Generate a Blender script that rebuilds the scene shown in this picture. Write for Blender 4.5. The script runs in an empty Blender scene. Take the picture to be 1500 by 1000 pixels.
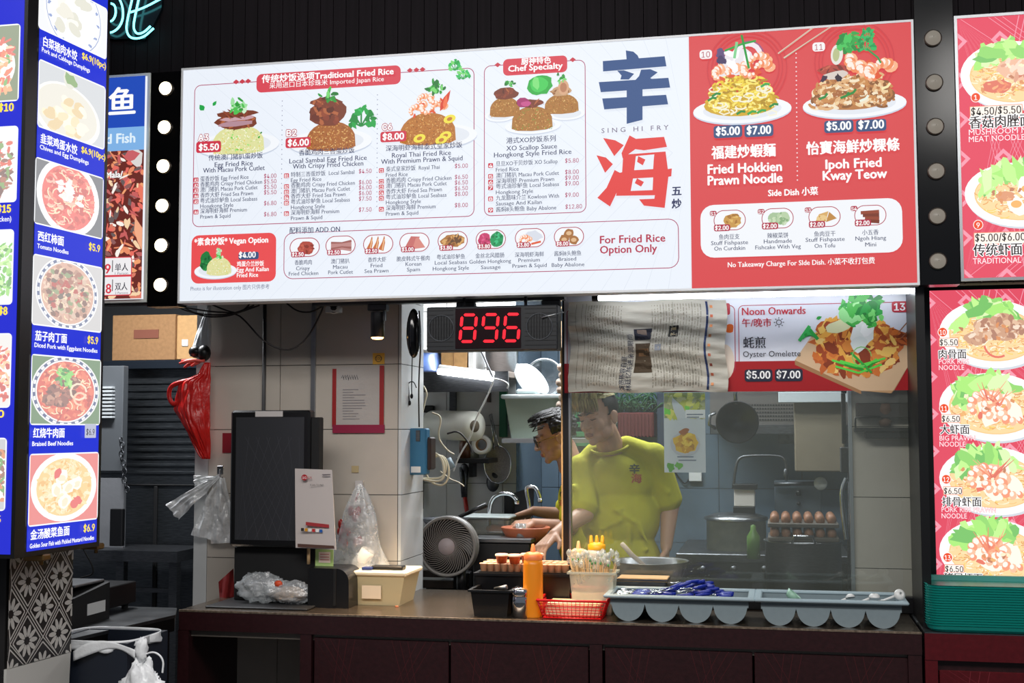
import bpy, math, random
from mathutils import Vector, Matrix, Euler
from mathutils.bvhtree import BVHTree
R=random.Random(7)
S=bpy.context.scene
COL=S.collection
# ---------------------------------------------------------------- camera, world, light, exposure
FPX=1829.5; YAW=.2094; PIT=.0701; ROL=-.002
CAM=Vector((0,-4.4587,1.5797))
_cy,_sy,_cp,_sp=math.cos(YAW),math.sin(YAW),math.cos(PIT),math.sin(PIT)
FW=Vector((-_sy*_cp,_cy*_cp,_sp)); _r=Vector((_cy,_sy,0)); _u=_r.cross(FW)
RT=_r*math.cos(ROL)+_u*math.sin(ROL); UP=_u*math.cos(ROL)-_r*math.sin(ROL)
cd=bpy.data.cameras.new('camera'); cam=bpy.data.objects.new('camera',cd); COL.objects.link(cam)
cd.sensor_width=36; cd.lens=FPX*36/1500; cd.clip_start=.05; cd.clip_end=100
cam.matrix_world=Matrix(((RT.x,UP.x,-FW.x,CAM.x),(RT.y,UP.y,-FW.y,CAM.y),(RT.z,UP.z,-FW.z,CAM.z),(0,0,0,1)))
S.camera=cam
S.view_settings.view_transform='Standard'; S.view_settings.look='None'
S.view_settings.exposure=0; S.view_settings.gamma=1; S.view_settings.use_curve_mapping=False
W=bpy.data.worlds.new('hall'); S.world=W; W.use_nodes=True
W.node_tree.nodes['Background'].inputs[0].default_value=(.55,.6,.7,1)
W.node_tree.nodes['Background'].inputs[1].default_value=.22
def area(name,loc,rot,sx,sy,power,color):
    l=bpy.data.lights.new(name,'AREA'); l.shape='RECTANGLE'; l.size=sx; l.size_y=sy; l.energy=power; l.color=color
    o=bpy.data.objects.new(name,l); COL.objects.link(o); o.location=loc; o.rotation_euler=rot; return o
area('hall_ceiling_light',(-1.2,-3.2,3.7),(math.radians(28),0,0),3.5,.8,120,(1,.97,.93))
area('hall_ceiling_light',(2.2,-3.6,3.7),(math.radians(28),0,0),2.5,.8,50,(1,.97,.93))
area('kitchen_ceiling_light',(-1.0,1.55,2.52),(0,0,0),1.3,.15,54,(.93,.97,1))
area('kitchen_ceiling_light',(.15,1.3,2.52),(0,0,0),1.2,.15,12,(.95,.97,1))
area('passage_ceiling_light',(-2.9,.5,2.6),(0,0,0),.6,.15,38,(.95,.97,1))
# ---------------------------------------------------------------- photo geometry: pixel ray onto a real plane
def ray(px,py): return FW+RT*((px-750)/FPX)-UP*((py-500)/FPX)
def PY(px,py,y): d=ray(px,py); return CAM+d*((y-CAM.y)/d.y)
def PZ(px,py,z): d=ray(px,py); return CAM+d*((z-CAM.z)/d.z)
def PX(px,py,x): d=ray(px,py); return CAM+d*((x-CAM.x)/d.x)
def sc(y): return (y-CAM.y)/.98/FPX          # metres per pixel near the plane y
def lin(c):
    if isinstance(c,str): c=tuple(int(c[i:i+2],16) for i in (0,2,4))
    f=lambda v:(v/255)/12.92 if v<=10 else (((v/255)+.055)/1.055)**2.4
    return (f(c[0]),f(c[1]),f(c[2]),1)
# ---------------------------------------------------------------- materials
MT={}
def mat(name,col,rough=.5,metal=0,bump=0,scale=30,var=.0,emit=0,trans=0,alpha=1,stretch=(1,1,1),spec=.5,coat=0):
    if name in MT: return MT[name]
    m=bpy.data.materials.new(name); m.use_nodes=True; nt=m.node_tree; b=nt.nodes['Principled BSDF']; L=nt.links
    c=lin(col); b.inputs['Base Color'].default_value=c; b.inputs['Roughness'].default_value=rough
    b.inputs['Metallic'].default_value=metal; b.inputs['Specular IOR Level'].default_value=spec
    if coat: b.inputs['Coat Weight'].default_value=coat
    if trans: b.inputs['Transmission Weight'].default_value=trans
    if alpha<1: b.inputs['Alpha'].default_value=alpha
    if emit: b.inputs['Emission Color'].default_value=c; b.inputs['Emission Strength'].default_value=emit; b.inputs['Base Color'].default_value=tuple(v*.06 for v in c[:3])+(1,)
    if bump or var:
        tc=nt.nodes.new('ShaderNodeTexCoord'); mp=nt.nodes.new('ShaderNodeMapping'); mp.inputs['Scale'].default_value=stretch
        n=nt.nodes.new('ShaderNodeTexNoise'); n.inputs['Scale'].default_value=scale; n.inputs['Detail'].default_value=5
        L.new(tc.outputs['Object'],mp.inputs[0]); L.new(mp.outputs[0],n.inputs['Vector'])
        if bump:
            bp=nt.nodes.new('ShaderNodeBump'); bp.inputs['Strength'].default_value=bump; bp.inputs['Distance'].default_value=.01
            L.new(n.outputs['Fac'],bp.inputs['Height']); L.new(bp.outputs[0],b.inputs['Normal'])
        if var:
            r=nt.nodes.new('ShaderNodeValToRGB'); r.color_ramp.elements[0].position=.3; r.color_ramp.elements[1].position=.7
            r.color_ramp.elements[0].color=tuple(v*(1-var) for v in c[:3])+(1,)
            r.color_ramp.elements[1].color=tuple(min(1,v*(1+var*.6)) for v in c[:3])+(1,)
            L.new(n.outputs['Fac'],r.inputs[0]); L.new(r.outputs[0],b.inputs['Base Color'])
    MT[name]=m; return m
def attrmat(name,emit=1,rough=.4):
    if name in MT: return MT[name]
    m=bpy.data.materials.new(name); m.use_nodes=True; nt=m.node_tree; b=nt.nodes['Principled BSDF']
    a=nt.nodes.new('ShaderNodeAttribute'); a.attribute_name='ink'; b.inputs['Roughness'].default_value=rough
    if emit:
        nt.links.new(a.outputs['Color'],b.inputs['Emission Color']); b.inputs['Emission Strength'].default_value=emit
        b.inputs['Base Color'].default_value=(.02,.02,.02,1); b.inputs['Specular IOR Level'].default_value=.2
        m.cycles.emission_sampling='NONE'
    else: nt.links.new(a.outputs['Color'],b.inputs['Base Color'])
    MT[name]=m; return m
def film(name,col,haze,gloss=.06,wr=0):
    """thin clear sheet: see-through, a little gloss, a little milky diffuse, optional crumple"""
    if name in MT: return MT[name]
    m=bpy.data.materials.new(name); m.use_nodes=True; nt=m.node_tree; nt.nodes.clear(); L=nt.links; N=nt.nodes.new
    o=N('ShaderNodeOutputMaterial'); t=N('ShaderNodeBsdfTransparent'); d=N('ShaderNodeBsdfDiffuse'); g=N('ShaderNodeBsdfGlossy')
    d.inputs[0].default_value=lin(col); t.inputs[0].default_value=(.96,.98,.97,1); g.inputs['Roughness'].default_value=.03 if not wr else .18
    m1=N('ShaderNodeMixShader'); m2=N('ShaderNodeMixShader'); m2.inputs[0].default_value=gloss
    tc=N('ShaderNodeTexCoord'); n=N('ShaderNodeTexNoise'); n.inputs['Scale'].default_value=3 if not wr else 28; n.inputs['Detail'].default_value=6
    mr=N('ShaderNodeMapRange'); mr.inputs[1].default_value=.3; mr.inputs[2].default_value=.7; mr.inputs[3].default_value=haze*.7; mr.inputs[4].default_value=haze*1.3
    L.new(tc.outputs['Object'],n.inputs['Vector']); L.new(n.outputs['Fac'],mr.inputs[0]); L.new(mr.outputs[0],m1.inputs[0])
    L.new(t.outputs[0],m1.inputs[1]); L.new(d.outputs[0],m1.inputs[2]); L.new(m1.outputs[0],m2.inputs[1]); L.new(g.outputs[0],m2.inputs[2])
    if wr:
        bp=N('ShaderNodeBump'); bp.inputs['Strength'].default_value=wr; bp.inputs['Distance'].default_value=.02
        L.new(n.outputs['Fac'],bp.inputs['Height']); L.new(bp.outputs[0],g.inputs['Normal']); L.new(bp.outputs[0],d.inputs['Normal'])
    L.new(m2.outputs[0],o.inputs[0]); MT[name]=m; return m
BLACK=mat('black plastic',(14,14,16),.35); MATTE=mat('matte black',(11,11,13),.7)
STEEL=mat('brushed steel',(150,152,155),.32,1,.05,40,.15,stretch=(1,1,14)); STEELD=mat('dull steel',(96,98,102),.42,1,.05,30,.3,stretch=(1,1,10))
CHROME=mat('chrome',(215,218,222),.12,1); ALU=mat('aluminium',(175,178,182),.35,1)
WHITE=mat('white plastic',(215,216,214),.4); TILE=mat('cream glazed tile',(188,180,170),.22,0,.03,6,.06)
TILEW=mat('white glazed tile',(202,204,204),.2,0,.03,6,.06); TILEB=mat('blue lit glazed tile',(84,100,114),.25,0,.03,6,.1)  # blue of the back wall tile is the lighting's tint put into its colour
GROUT=mat('grout',(70,68,66),.9); MAROON=mat('maroon enamel',(44,17,20),.38,0,.05,60,.25); MAROON2=mat('red enamel',(86,14,22),.35,0,.03,60,.15)
WOODP=mat('pale wood',(196,160,112),.6,0,.1,20,.2,stretch=(1,8,1)); CARD=mat('cardboard',(150,112,74),.85,0,.06,60,.15)
RUB=mat('black rubber',(18,18,18),.8); CREAMW=mat('cream cable',(205,196,170),.5)
# ---------------------------------------------------------------- mesh builder
class MB:
    def __init__(s): s.v=[]; s.f=[]; s.sm=[]
    def add(s,vs,fs,smooth=False):
        b=len(s.v); s.v+=[Vector(p) for p in vs]; s.f+=[tuple(b+i for i in f) for f in fs]; s.sm+=[smooth]*len(fs); return s
    def hexa(s,p): # 8 points: bottom 4 ccw, top 4
        return s.add(p,[(3,2,1,0),(4,5,6,7),(0,1,5,4),(1,2,6,5),(2,3,7,6),(3,0,4,7)])
    def box(s,x0,x1,y0,y1,z0,z1,b=0):
        if b:
            b=min(b,(x1-x0)*.45,(y1-y0)*.45,(z1-z0)*.45)
            pts=[];
            for z,i in ((z0,b),(z0+b,0),(z1-b,0),(z1,b)):
                pts+=[(x0+i+ (0 if i else b),y0+i,z),(x1-i-(0 if i else b),y0+i,z),(x1-i,y0+i+(0 if i else b),z),(x1-i,y1-i-(0 if i else b),z),
                      (x1-i-(0 if i else b),y1-i,z),(x0+i+(0 if i else b),y1-i,z),(x0+i,y1-i-(0 if i else b),z),(x0+i,y0+i+(0 if i else b),z)]
            fs=[tuple(range(7,-1,-1)),tuple(range(24,32))]
            for k in range(3):
                for j in range(8): fs.append((k*8+j,k*8+(j+1)%8,k*8+8+(j+1)%8,k*8+8+j))
            return s.add(pts,fs)
        return s.hexa([(x0,y0,z0),(x1,y0,z0),(x1,y1,z0),(x0,y1,z0),(x0,y0,z1),(x1,y0,z1),(x1,y1,z1),(x0,y1,z1)])
    def obox(s,c,ax,hx,hy,hz):
        c=Vector(c); X,Y,Z=ax
        return s.hexa([c+X*a*hx+Y*b*hy+Z*d*hz for d in (-1,1) for a,b in ((-1,-1),(1,-1),(1,1),(-1,1))])
    def tube(s,path,r,n=8,cap=True,closed=False):
        path=[Vector(p) for p in path]; m=len(path); rs=r if isinstance(r,(list,tuple)) else [r]*m
        vs=[]; t0=(path[1]-path[0]).normalized(); up=Vector((0,0,1)) if abs(t0.z)<.9 else Vector((0,1,0)); a=t0.cross(up).normalized()
        for i,p in enumerate(path):
            if closed: t=path[(i+1)%m]-path[i-1]
            else: t=path[min(i+1,m-1)]-path[max(i-1,0)]
            t.normalize(); a=(a-t*a.dot(t)).normalized(); b=t.cross(a)
            vs+=[p+(a*math.cos(k*2*math.pi/n)+b*math.sin(k*2*math.pi/n))*rs[i] for k in range(n)]
        fs=[]
        for i in range(m if closed else m-1):
            j=(i+1)%m
            for k in range(n): fs.append((i*n+k,i*n+(k+1)%n,j*n+(k+1)%n,j*n+k))
        if cap and not closed: fs+=[tuple(range(n-1,-1,-1)),tuple(range((m-1)*n,m*n))]
        return s.add(vs,fs,True)
    def lathe(s,c,prof,n=24,axis='z',mx=None):
        """prof: (radius, height) list around axis through c"""
        c=Vector(c); vs=[]
        for r,h in prof:
            for k in range(n):
                a=k*2*math.pi/n; x,y=r*math.cos(a),r*math.sin(a)
                p=Vector((x,y,h)) if axis=='z' else (Vector((x,-h,y)) if axis=='y' else Vector((h,x,y)))
                if mx: p=mx@p
                vs.append(c+p)
        fs=[(i*n+k,i*n+(k+1)%n,(i+1)*n+(k+1)%n,(i+1)*n+k) for i in range(len(prof)-1) for k in range(n)]
        return s.add(vs,fs,True)
    def ball(s,c,r,nu=12,nv=8,mx=None):
        if not isinstance(r,(tuple,list)): r=(r,r,r)
        c=Vector(c); vs=[]
        for i in range(nv+1):
            t=math.pi*i/nv
            for k in range(nu):
                a=k*2*math.pi/nu; p=Vector((r[0]*math.sin(t)*math.cos(a),r[1]*math.sin(t)*math.sin(a),-r[2]*math.cos(t)))
                if mx: p=mx@p
                vs.append(c+p)
        return s.add(vs,[(i*nu+k,i*nu+(k+1)%nu,(i+1)*nu+(k+1)%nu,(i+1)*nu+k) for i in range(nv) for k in range(nu)],True)
    def grid(s,fn,nu,nv,smooth=True):
        vs=[fn(i/nu,j/nv) for j in range(nv+1) for i in range(nu+1)]
        return s.add(vs,[(j*(nu+1)+i,j*(nu+1)+i+1,(j+1)*(nu+1)+i+1,(j+1)*(nu+1)+i) for j in range(nv) for i in range(nu)],smooth)
    def prism(s,poly,d): # poly: list of Vector, d: extrude vector
        n=len(poly); d=Vector(d); vs=[Vector(p) for p in poly]+[Vector(p)+d for p in poly]
        return s.add(vs,[tuple(range(n)),tuple(range(2*n-1,n-1,-1))]+[(i,i+n,(i+1)%n+n,(i+1)%n) for i in range(n)])
    def build(s,name,m,parent=None):
        me=bpy.data.meshes.new(name); me.from_pydata(s.v,[],s.f); me.polygons.foreach_set('use_smooth',s.sm); me.materials.append(m); me.validate(); me.update()
        o=bpy.data.objects.new(name,me); COL.objects.link(o)
        if parent: adopt(o,parent)
        return o
def wloc(o):
    v=Vector(o.location)
    while o.parent: o=o.parent; v+=Vector(o.location)
    return v
def adopt(o,p):
    o.parent=p
    r=p
    while r.parent: r=r.parent
    if p.parent is None: o.matrix_parent_inverse=Matrix.Translation(-Vector(p.location))
def thing(name,label,cat,loc=(0,0,0),group=None):
    o=bpy.data.objects.new(name,None); o.empty_display_size=.05; COL.objects.link(o); o.location=loc; tag(o,label,cat,group); return o
def tag(o,label,cat,group=None):
    o['label']=label; o['category']=cat
    if group: o['group']=group
    return o
def struct(o): o['kind']='structure'; return o
def stuff(o): o['kind']='stuff'; return o
def Bx(*a,**k): return MB().box(*a,**k)
def solid(o,t):
    m=o.modifiers.new('thick','SOLIDIFY'); m.thickness=t; return o
def dup(root,d,label=None):
    """copy a thing with its parts and sub-parts, shifted by d"""
    r=root.copy(); COL.objects.link(r); r.location=Vector(root.location)+Vector(d)
    if label: r['label']=label
    for ch in list(root.children):
        c=ch.copy(); COL.objects.link(c); c.parent=r; c.matrix_parent_inverse=ch.matrix_parent_inverse.copy()
        for g in list(ch.children):
            e=g.copy(); COL.objects.link(e); e.parent=c; e.matrix_parent_inverse=g.matrix_parent_inverse.copy()
    return r
# ---------------------------------------------------------------- flat print: inked polygons on a real board
GL={}
try: FONT=bpy.data.fonts.load(bpy.utils.system_resource('DATAFILES',path='fonts')+'/Inter.woff2')
except Exception: FONT=None
def glyphs(s,bold,space=1):
    k=(s,bold,space)
    if k in GL: return GL[k]
    c=bpy.data.curves.new('t','FONT'); c.body=s; c.size=1; lat=FONT and all(ch in '0123456789$./ABCS' for ch in s); c.font=FONT if lat else c.font; c.size=1.34 if lat else 1; c.resolution_u=2; c.space_character=space
    o=bpy.data.objects.new('t',c); COL.objects.link(o)
    dg=bpy.context.evaluated_depsgraph_get(); me=o.evaluated_get(dg).to_mesh()
    v=[(p.co.x,p.co.y) for p in me.vertices]; f=[tuple(p.vertices) for p in me.polygons]
    o.evaluated_get(dg).to_mesh_clear(); bpy.data.objects.remove(o); bpy.data.curves.remove(c)
    x0=min(p[0] for p in v); x1=max(p[0] for p in v)
    GL[k]=([((p[0]-x0),p[1]) for p in v],f,x1-x0); return GL[k]
class Print:
    """u runs along the board, v is up; pixels of the photo are taken onto the board's plane"""
    def __init__(s,P0,u,y=None):
        s.P=Vector(P0); s.u=Vector(u).normalized(); s.n=Vector((s.u.y,-s.u.x,0)); s.d=.0006; s.reset()
    def reset(s): s.vs=[]; s.fs=[]; s.cs=[]; s.clip=None; s.wash=0
    def uv(s,px,py):
        d=ray(px,py); t=(s.P-CAM).dot(s.n)/d.dot(s.n); q=CAM+d*t-s.P; return q.dot(s.u),q.z
    def frame(s,px,py): # local px frame on the board
        a=s.uv(px,py); b=s.uv(px+2,py); c=s.uv(px,py+2); return a,(b[0]-a[0])/2,(a[1]-c[1])/2
    def poly(s,pts,col,fs=None,step=4e-6):
        if s.clip:
            x0,x1,y0,y1=s.clip
            if fs is None:
                for ax,lo,sg in ((0,x0,1),(0,x1,-1),(1,y0,1),(1,y1,-1)):
                    out=[]
                    for i in range(len(pts)):
                        a,b=pts[i-1],pts[i]; ia=(a[ax]-lo)*sg>=0; ib=(b[ax]-lo)*sg>=0
                        if ia!=ib:
                            t=(lo-a[ax])/(b[ax]-a[ax]); out.append((a[0]+(b[0]-a[0])*t,a[1]+(b[1]-a[1])*t))
                        if ib: out.append(b)
                    pts=out
                    if len(pts)<3: return
            else: pts=[(min(max(p[0],x0),x1),min(max(p[1],y0),y1)) for p in pts]
        b=len(s.vs); s.d+=step
        s.vs+=[s.P+s.u*p[0]+Vector((0,0,p[1]))+s.n*s.d for p in pts]
        c=col if len(col)==4 and not isinstance(col,str) else lin(col)
        if s.wash: c=tuple(v+(1-v)*s.wash for v in c[:3])+(1,)
        if fs is None: fs=[tuple(range(len(pts)))]
        for f in fs: s.fs.append(tuple(b+i for i in f)); s.cs.append(c)
    def rect(s,x0,y0,x1,y1,col,r=0,line=0):
        (u0,v1),(u1,v0)=s.uv(x0,y0),s.uv(x1,y1); k=s.frame(x0,y0)[2]; r*=k
        def rr(i):
            rad=max(r-i,0); o=[]
            if not r: return [(u0+i,v0+i),(u1-i,v0+i),(u1-i,v1-i),(u0+i,v1-i)]
            for cx,cy,a0 in ((u1-r,v0+r,-90),(u1-r,v1-r,0),(u0+r,v1-r,90),(u0+r,v0+r,180)):
                for q in range(6):
                    a=math.radians(a0+q*18); o.append((cx+rad*math.cos(a),cy+rad*math.sin(a)))
            return o
        if line:
            A=rr(0); B=rr(line*k); n=len(A); s.poly(A+B,col,[(i,(i+1)%n,(i+1)%n+n,i+n) for i in range(n)])
        else: s.poly(rr(0),col)
    def pxpoly(s,pts,col): s.poly([s.uv(*p) for p in pts],col)
    def text(s,t,x0,y,x1,em,col,bold=0,out=None,space=1,ow=.05):
        cjk=any(ord(c)>0x2e80 for c in t)
        v,f,w=glyphs(t,0,space); (u0,v0),su,sv=s.frame(x0,y); u1=s.uv(x1,y)[0]; k=(u1-u0)/w; h=em*sv
        def put(dx,dy,c): s.poly([(u0+p[0]*k+dx*h,v0+p[1]*h+dy*h) for p in v],c,f)
        if out:
            for i in range(8): put(ow*math.cos(i*.785),ow*math.sin(i*.785),out)
        if bold>=.008:
            b=bold*1.15
            for dx,dy in ((-b,0),(b,0),(0,b*.7),(0,-b*.7)) if bold>.015 else ((-b,0),(b,0)): put(dx,dy,col)
        else: put(0,0,col)
    def ctext(s,t,cx,y,w,em,col,**k): s.text(t,cx-w/2,y,cx+w/2,em,col,**k)
    # ---- local drawing, in photo pixels about a centre (b up)
    def at(s,px,py): s.o,s.su,s.sv=s.frame(px,py); return s
    def L(s,pts,col): s.poly([(s.o[0]+a*s.su,s.o[1]+b*s.sv) for a,b in pts],col)
    def ell(s,a,b,ra,rb,col,rot=0,n=20):
        c_,s_=math.cos(rot),math.sin(rot)
        s.L([(a+ra*math.cos(t)*c_-rb*math.sin(t)*s_,b+ra*math.cos(t)*s_+rb*math.sin(t)*c_) for t in [i*2*math.pi/n for i in range(n)]],col)
    def blob(s,a,b,ra,rb,col,j=.2,n=12,rot=None):
        rot=R.uniform(0,6.28) if rot is None else rot; c_,s_=math.cos(rot),math.sin(rot); pts=[]
        for i in range(n):
            t=i*2*math.pi/n; k=1+R.uniform(-j,j); x,y=ra*k*math.cos(t),rb*k*math.sin(t); pts.append((a+x*c_-y*s_,b+x*s_+y*c_))
        s.L(pts,col)
    def strip(s,pts,w,col):
        V=[]; m=len(pts)
        for i,p in enumerate(pts):
            q0=pts[max(i-1,0)]; q1=pts[min(i+1,m-1)]; dx,dy=q1[0]-q0[0],q1[1]-q0[1]; l=math.hypot(dx,dy) or 1
            ww=w(i/(m-1)) if callable(w) else w; V.append((p[0]-dy/l*ww/2,p[1]+dx/l*ww/2)); V.append((p[0]+dy/l*ww/2,p[1]-dx/l*ww/2))
        s.poly([(s.o[0]+a*s.su,s.o[1]+b*s.sv) for a,b in V],col,[(2*i,2*i+1,2*i+3,2*i+2) for i in range(m-1)])
    def arc(s,a,b,r,a0,a1,w,col,n=8,e=1): s.strip([(a+r*math.cos(a0+(a1-a0)*i/n),b+e*r*math.sin(a0+(a1-a0)*i/n)) for i in range(n+1)],w,col)
    def build(s,name,m,parent):
        me=bpy.data.meshes.new(name); me.from_pydata(s.vs,[],s.fs); at_=me.attributes.new('ink','FLOAT_COLOR','FACE')
        at_.data.foreach_set('color',[x for c in s.cs for x in c]); me.materials.append(m); me.update()
        o=bpy.data.objects.new(name,me); COL.objects.link(o); adopt(o,parent); s.reset()
        if 'print' in name or 'writing' in name or 'pattern' in name: o['kind']='stuff'
        return o
def pick(c): return R.choice(c)
# food pictures (flat print) ------------------------------------------------
def plate(p,a,b,ra,rb,rim='c9d2e2'):
    p.ell(a,b-rb*.09,ra,rb,rim,n=32); p.ell(a,b,ra,rb*.97,'f3f6fb',n=32); p.ell(a,b+.5,ra*.8,rb*.75,'e3e8f0',n=28)
def inside(a,b,w,h):
    while True:
        x=R.uniform(-1,1); y=R.uniform(0,1)
        if abs(x)**2.4+(max(0,y-.1)/.9)**2.2<.95: return a+x*w*.97,b+y*h
def mound(p,a,b,w,h,base,cols,n=240,g=1.5):
    pts=[(a-w,b),(a-w*.98,b+h*.3)]+[(a+w*math.cos(t),b+h*.28+h*.72*math.sin(t)) for t in [math.pi-i*math.pi/12 for i in range(1,12)]]+[(a+w*.98,b+h*.3),(a+w,b),(a+w*.7,b-h*.1),(a,b-h*.14),(a-w*.7,b-h*.1)]
    p.L(pts,base)
    for _ in range(n):
        x,y=inside(a,b-h*.08,w,h*1.04); p.blob(x,y,g*R.uniform(.7,1.3),g*.42,pick(cols),.1,5)
def noodles(p,a,b,w,h,cols,n=90,t=1.7):
    for _ in range(n):
        x,y=inside(a,b,w,h); r=R.uniform(3,9)*w/50; a0=R.uniform(0,6.28)
        c=pick(cols); p.arc(x*.9+a*.1,y*.92+b*.08,r,a0,a0+R.uniform(1,2.6),t,c,6,.6)
def herb(p,a,b,r,n=14,cols=('2f9a3c','4fc052','1f7a33','7ad873')):
    for _ in range(n):
        t=R.uniform(0,6.28); d=R.uniform(0,r); x,y=a+d*math.cos(t),b+d*math.sin(t)*.8
        p.blob(x,y,r*R.uniform(.2,.42),r*R.uniform(.12,.26),pick(cols),.35,8)
def leaf(p,a,b,l,w,rot,col):
    c_,s_=math.cos(rot),math.sin(rot); q=[(0,0),(.3,.5),(.6,.45),(1,0),(.6,-.45),(.3,-.5)]
    p.L([(a+x*l*c_-y*w*s_,b+x*l*s_+y*w*c_) for x,y in q],col)
def cilantro(p,a,b,r,cols=('2fa548','1f8f3c','4cc864')):
    for k in range(5):
        t=math.pi*.5+(k-2)*.9; x,y=a+r*.55*math.cos(t),b+r*.55*math.sin(t); p.strip([(a,b-r*.4),(x,y)],r*.1,cols[1])
        for j in range(4): p.blob(x+R.uniform(-.2,.2)*r,y+R.uniform(-.2,.2)*r,r*.24,r*.16,pick(cols),.35,8)
def prawn(p,a,b,r,rot,w=None,flip=1):
    w=(w or r*.75)*1.5
    for i in range(6):
        t0=rot+flip*i*.55; x,y=a+r*math.cos(t0),b+r*math.sin(t0)*.8; k=1-.1*i
        p.ell(x,y,w*.62*k,w*.5*k,'f08a58' if i%2 else 'f7b58c',t0,10); p.ell(x-.1*w,y+.12*w,w*.36*k,w*.3*k,'fdeee4',t0,8)
    t0=rot+flip*3.4; p.blob(a+r*math.cos(t0),b+r*math.sin(t0)*.8,w*.4,w*.2,'e0552c',.3,7)
def meat(p,a,b,w,h,cols,n=26,s=.3):
    p.blob(a,b,w,h,cols[0],.12,16,0)
    for _ in range(n):
        t=R.uniform(0,6.28); d=math.sqrt(R.random())*.85; p.blob(a+w*d*math.cos(t),b+h*d*math.sin(t),w*s*R.uniform(.4,1),h*s*R.uniform(.4,1),pick(cols),.3,8)
BR_=['7a3a26','94472c','5e2a1c','b3643c','8a3f2a']; RICEY=['e9e2a8','f4f1cf','d9dd8e','fdfbe6','b9d478','e8c95a']; RICEB=['a8642f','c07f3f','8c4f24','d9a35e','b5722f','e8c07a']
RICET=['c47a32','a96224','dca052','8f5524','e3b872']; LET=['4fae3c','7fd05a','2f8a2f','a6e27c']
NOO=['f2d84a','e8c730','fbee8a','d8b428','f7e36a','c9a022']; KWAY=['c98a4e','e0b07c','a9683a','efd0a0','b87a44','8c5a30','f3e2c4']
def pricepill(p,x0,y0,x1,y1,t,em,col='c8283c',r=3): 
    p.rect(x0,y0,x1,y1,col,r); h=y1-y0
# ================================================================= STRUCTURE
struct(Bx(-6,4,-7,4,-.05,0).build('floor',mat('dark floor tile',(60,58,56),.4,0,.05,8,.2)))
struct(Bx(-6,4,-.1+.2,4,2.62,2.7).build('ceiling',mat('ceiling paint',(120,120,122),.9)))
fas=MB(); x=-5.5
SL=mat('dark slatted laminate',(20,15,19),.75,0,.03,8,.3,stretch=(8,1,.3),spec=.15)
while x<3.6:
    fas.box(x,x+.0495,.015,.05,2.075,4.2); x+=.052
fb=struct(Bx(-5.5,3.6,.05,.1,2.075,4.2).build('wall_front',MATTE)); q=fas.build('slat',SL,fb); stuff(q)
struct(Bx(-5.5,-2.9,2.0,2.1,0,2.62).build('wall_left',mat('passage wall',(70,72,75),.6)))
# kitchen shell
def tiled(name,P0,u,w,z0,z1,tw,th,offu,offz,m,n,thick=.012):
    """structure wall with every tile as a part; P0 = left bottom, u = direction, n = outward normal"""
    P0=Vector(P0); u=Vector(u); n=Vector(n); H=z1-z0; Z=Vector((0,0,1))
    b=MB().obox(P0+u*w/2+Z*H/2-n*.03,(u,n,Z),w/2,.03,H/2).build(name,GROUT); struct(b); cache={}
    i=math.floor(-offu/tw)
    a=offu-math.ceil(offu/tw)*tw
    while a<w-1e-4:
        c=offz-math.ceil(offz/th)*th
        while c<H-1e-4:
            a0,a1=max(a,0)+.0015,min(a+tw,w)-.0015; c0,c1=max(c,0)+.0015,min(c+th,H)-.0015
            if a1-a0>.01 and c1-c0>.01:
                k=(round(a1-a0,4),round(c1-c0,4)); ce=P0+u*(a0+a1)/2+Z*(c0+c1)/2+n*thick/2
                if k not in cache:
                    o=MB().obox((0,0,0),(u,n,Z),(a1-a0)/2,thick/2,(c1-c0)/2).build('tile',m,b); cache[k]=o
                else: o=cache[k].copy(); COL.objects.link(o); o.parent=b
                o.matrix_parent_inverse=Matrix(); o.location=ce
            c+=th
        a+=tw
    return b
TH=.267; zj=PY(350,536,.45).z; xj=PY(410,600,.45).x
xl=PY(303,800,.45).x; xc=PY(583,640,.45).x
oz=(zj-.0)%TH
tiled('wall_pillar_left',(xl,.462,0),(1,0,0),xc-xl,0,2.62,xc-xj,TH,xj-xl,oz,TILE,(0,-1,0))
tiled('wall_pillar_return',(xc+.0005,.452,0),(0,1,0),.328,0,2.62,.5,TH,.5,oz,TILEW,(1,0,0))
struct(Bx(xl,xl+.02,.46,.9,0,2.62).build('wall_pillar_side',TILE))
x0=PY(1250,700,.45).x
tiled('wall_pillar_right',(x0,.50,0),(1,0,0),.6,0,2.62,.62,TH,.0,(PY(1300,728,.5).z)%TH,TILE,(0,-1,0))
struct(Bx(x0-.012,x0,.47,.52,.9,2.3).build('trim_1',ALU))
xb=PY(757,640,1.9).x
tiled('wall_back_left',(-2.4,1.9,0),(1,0,0),xb+2.4,0,2.62,.3,.3,.1,.1,TILEW,(0,-1,0))
tiled('wall_back_right',(xb,2.6,0),(1,0,0),2.8,0,2.62,.45,.3,.1,.05,TILEB,(0,-1,0))
struct(Bx(xb-.05,xb,1.89,2.6,0,2.62).build('wall_back_return',TILEB))
struct(Bx(1.5,1.6,.5,2.6,0,2.62).build('wall_right',TILEB))
struct(Bx(-2.42,-2.36,.46,2.2,0,2.62).build('wall_kitchen_left',TILEW))
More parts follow.
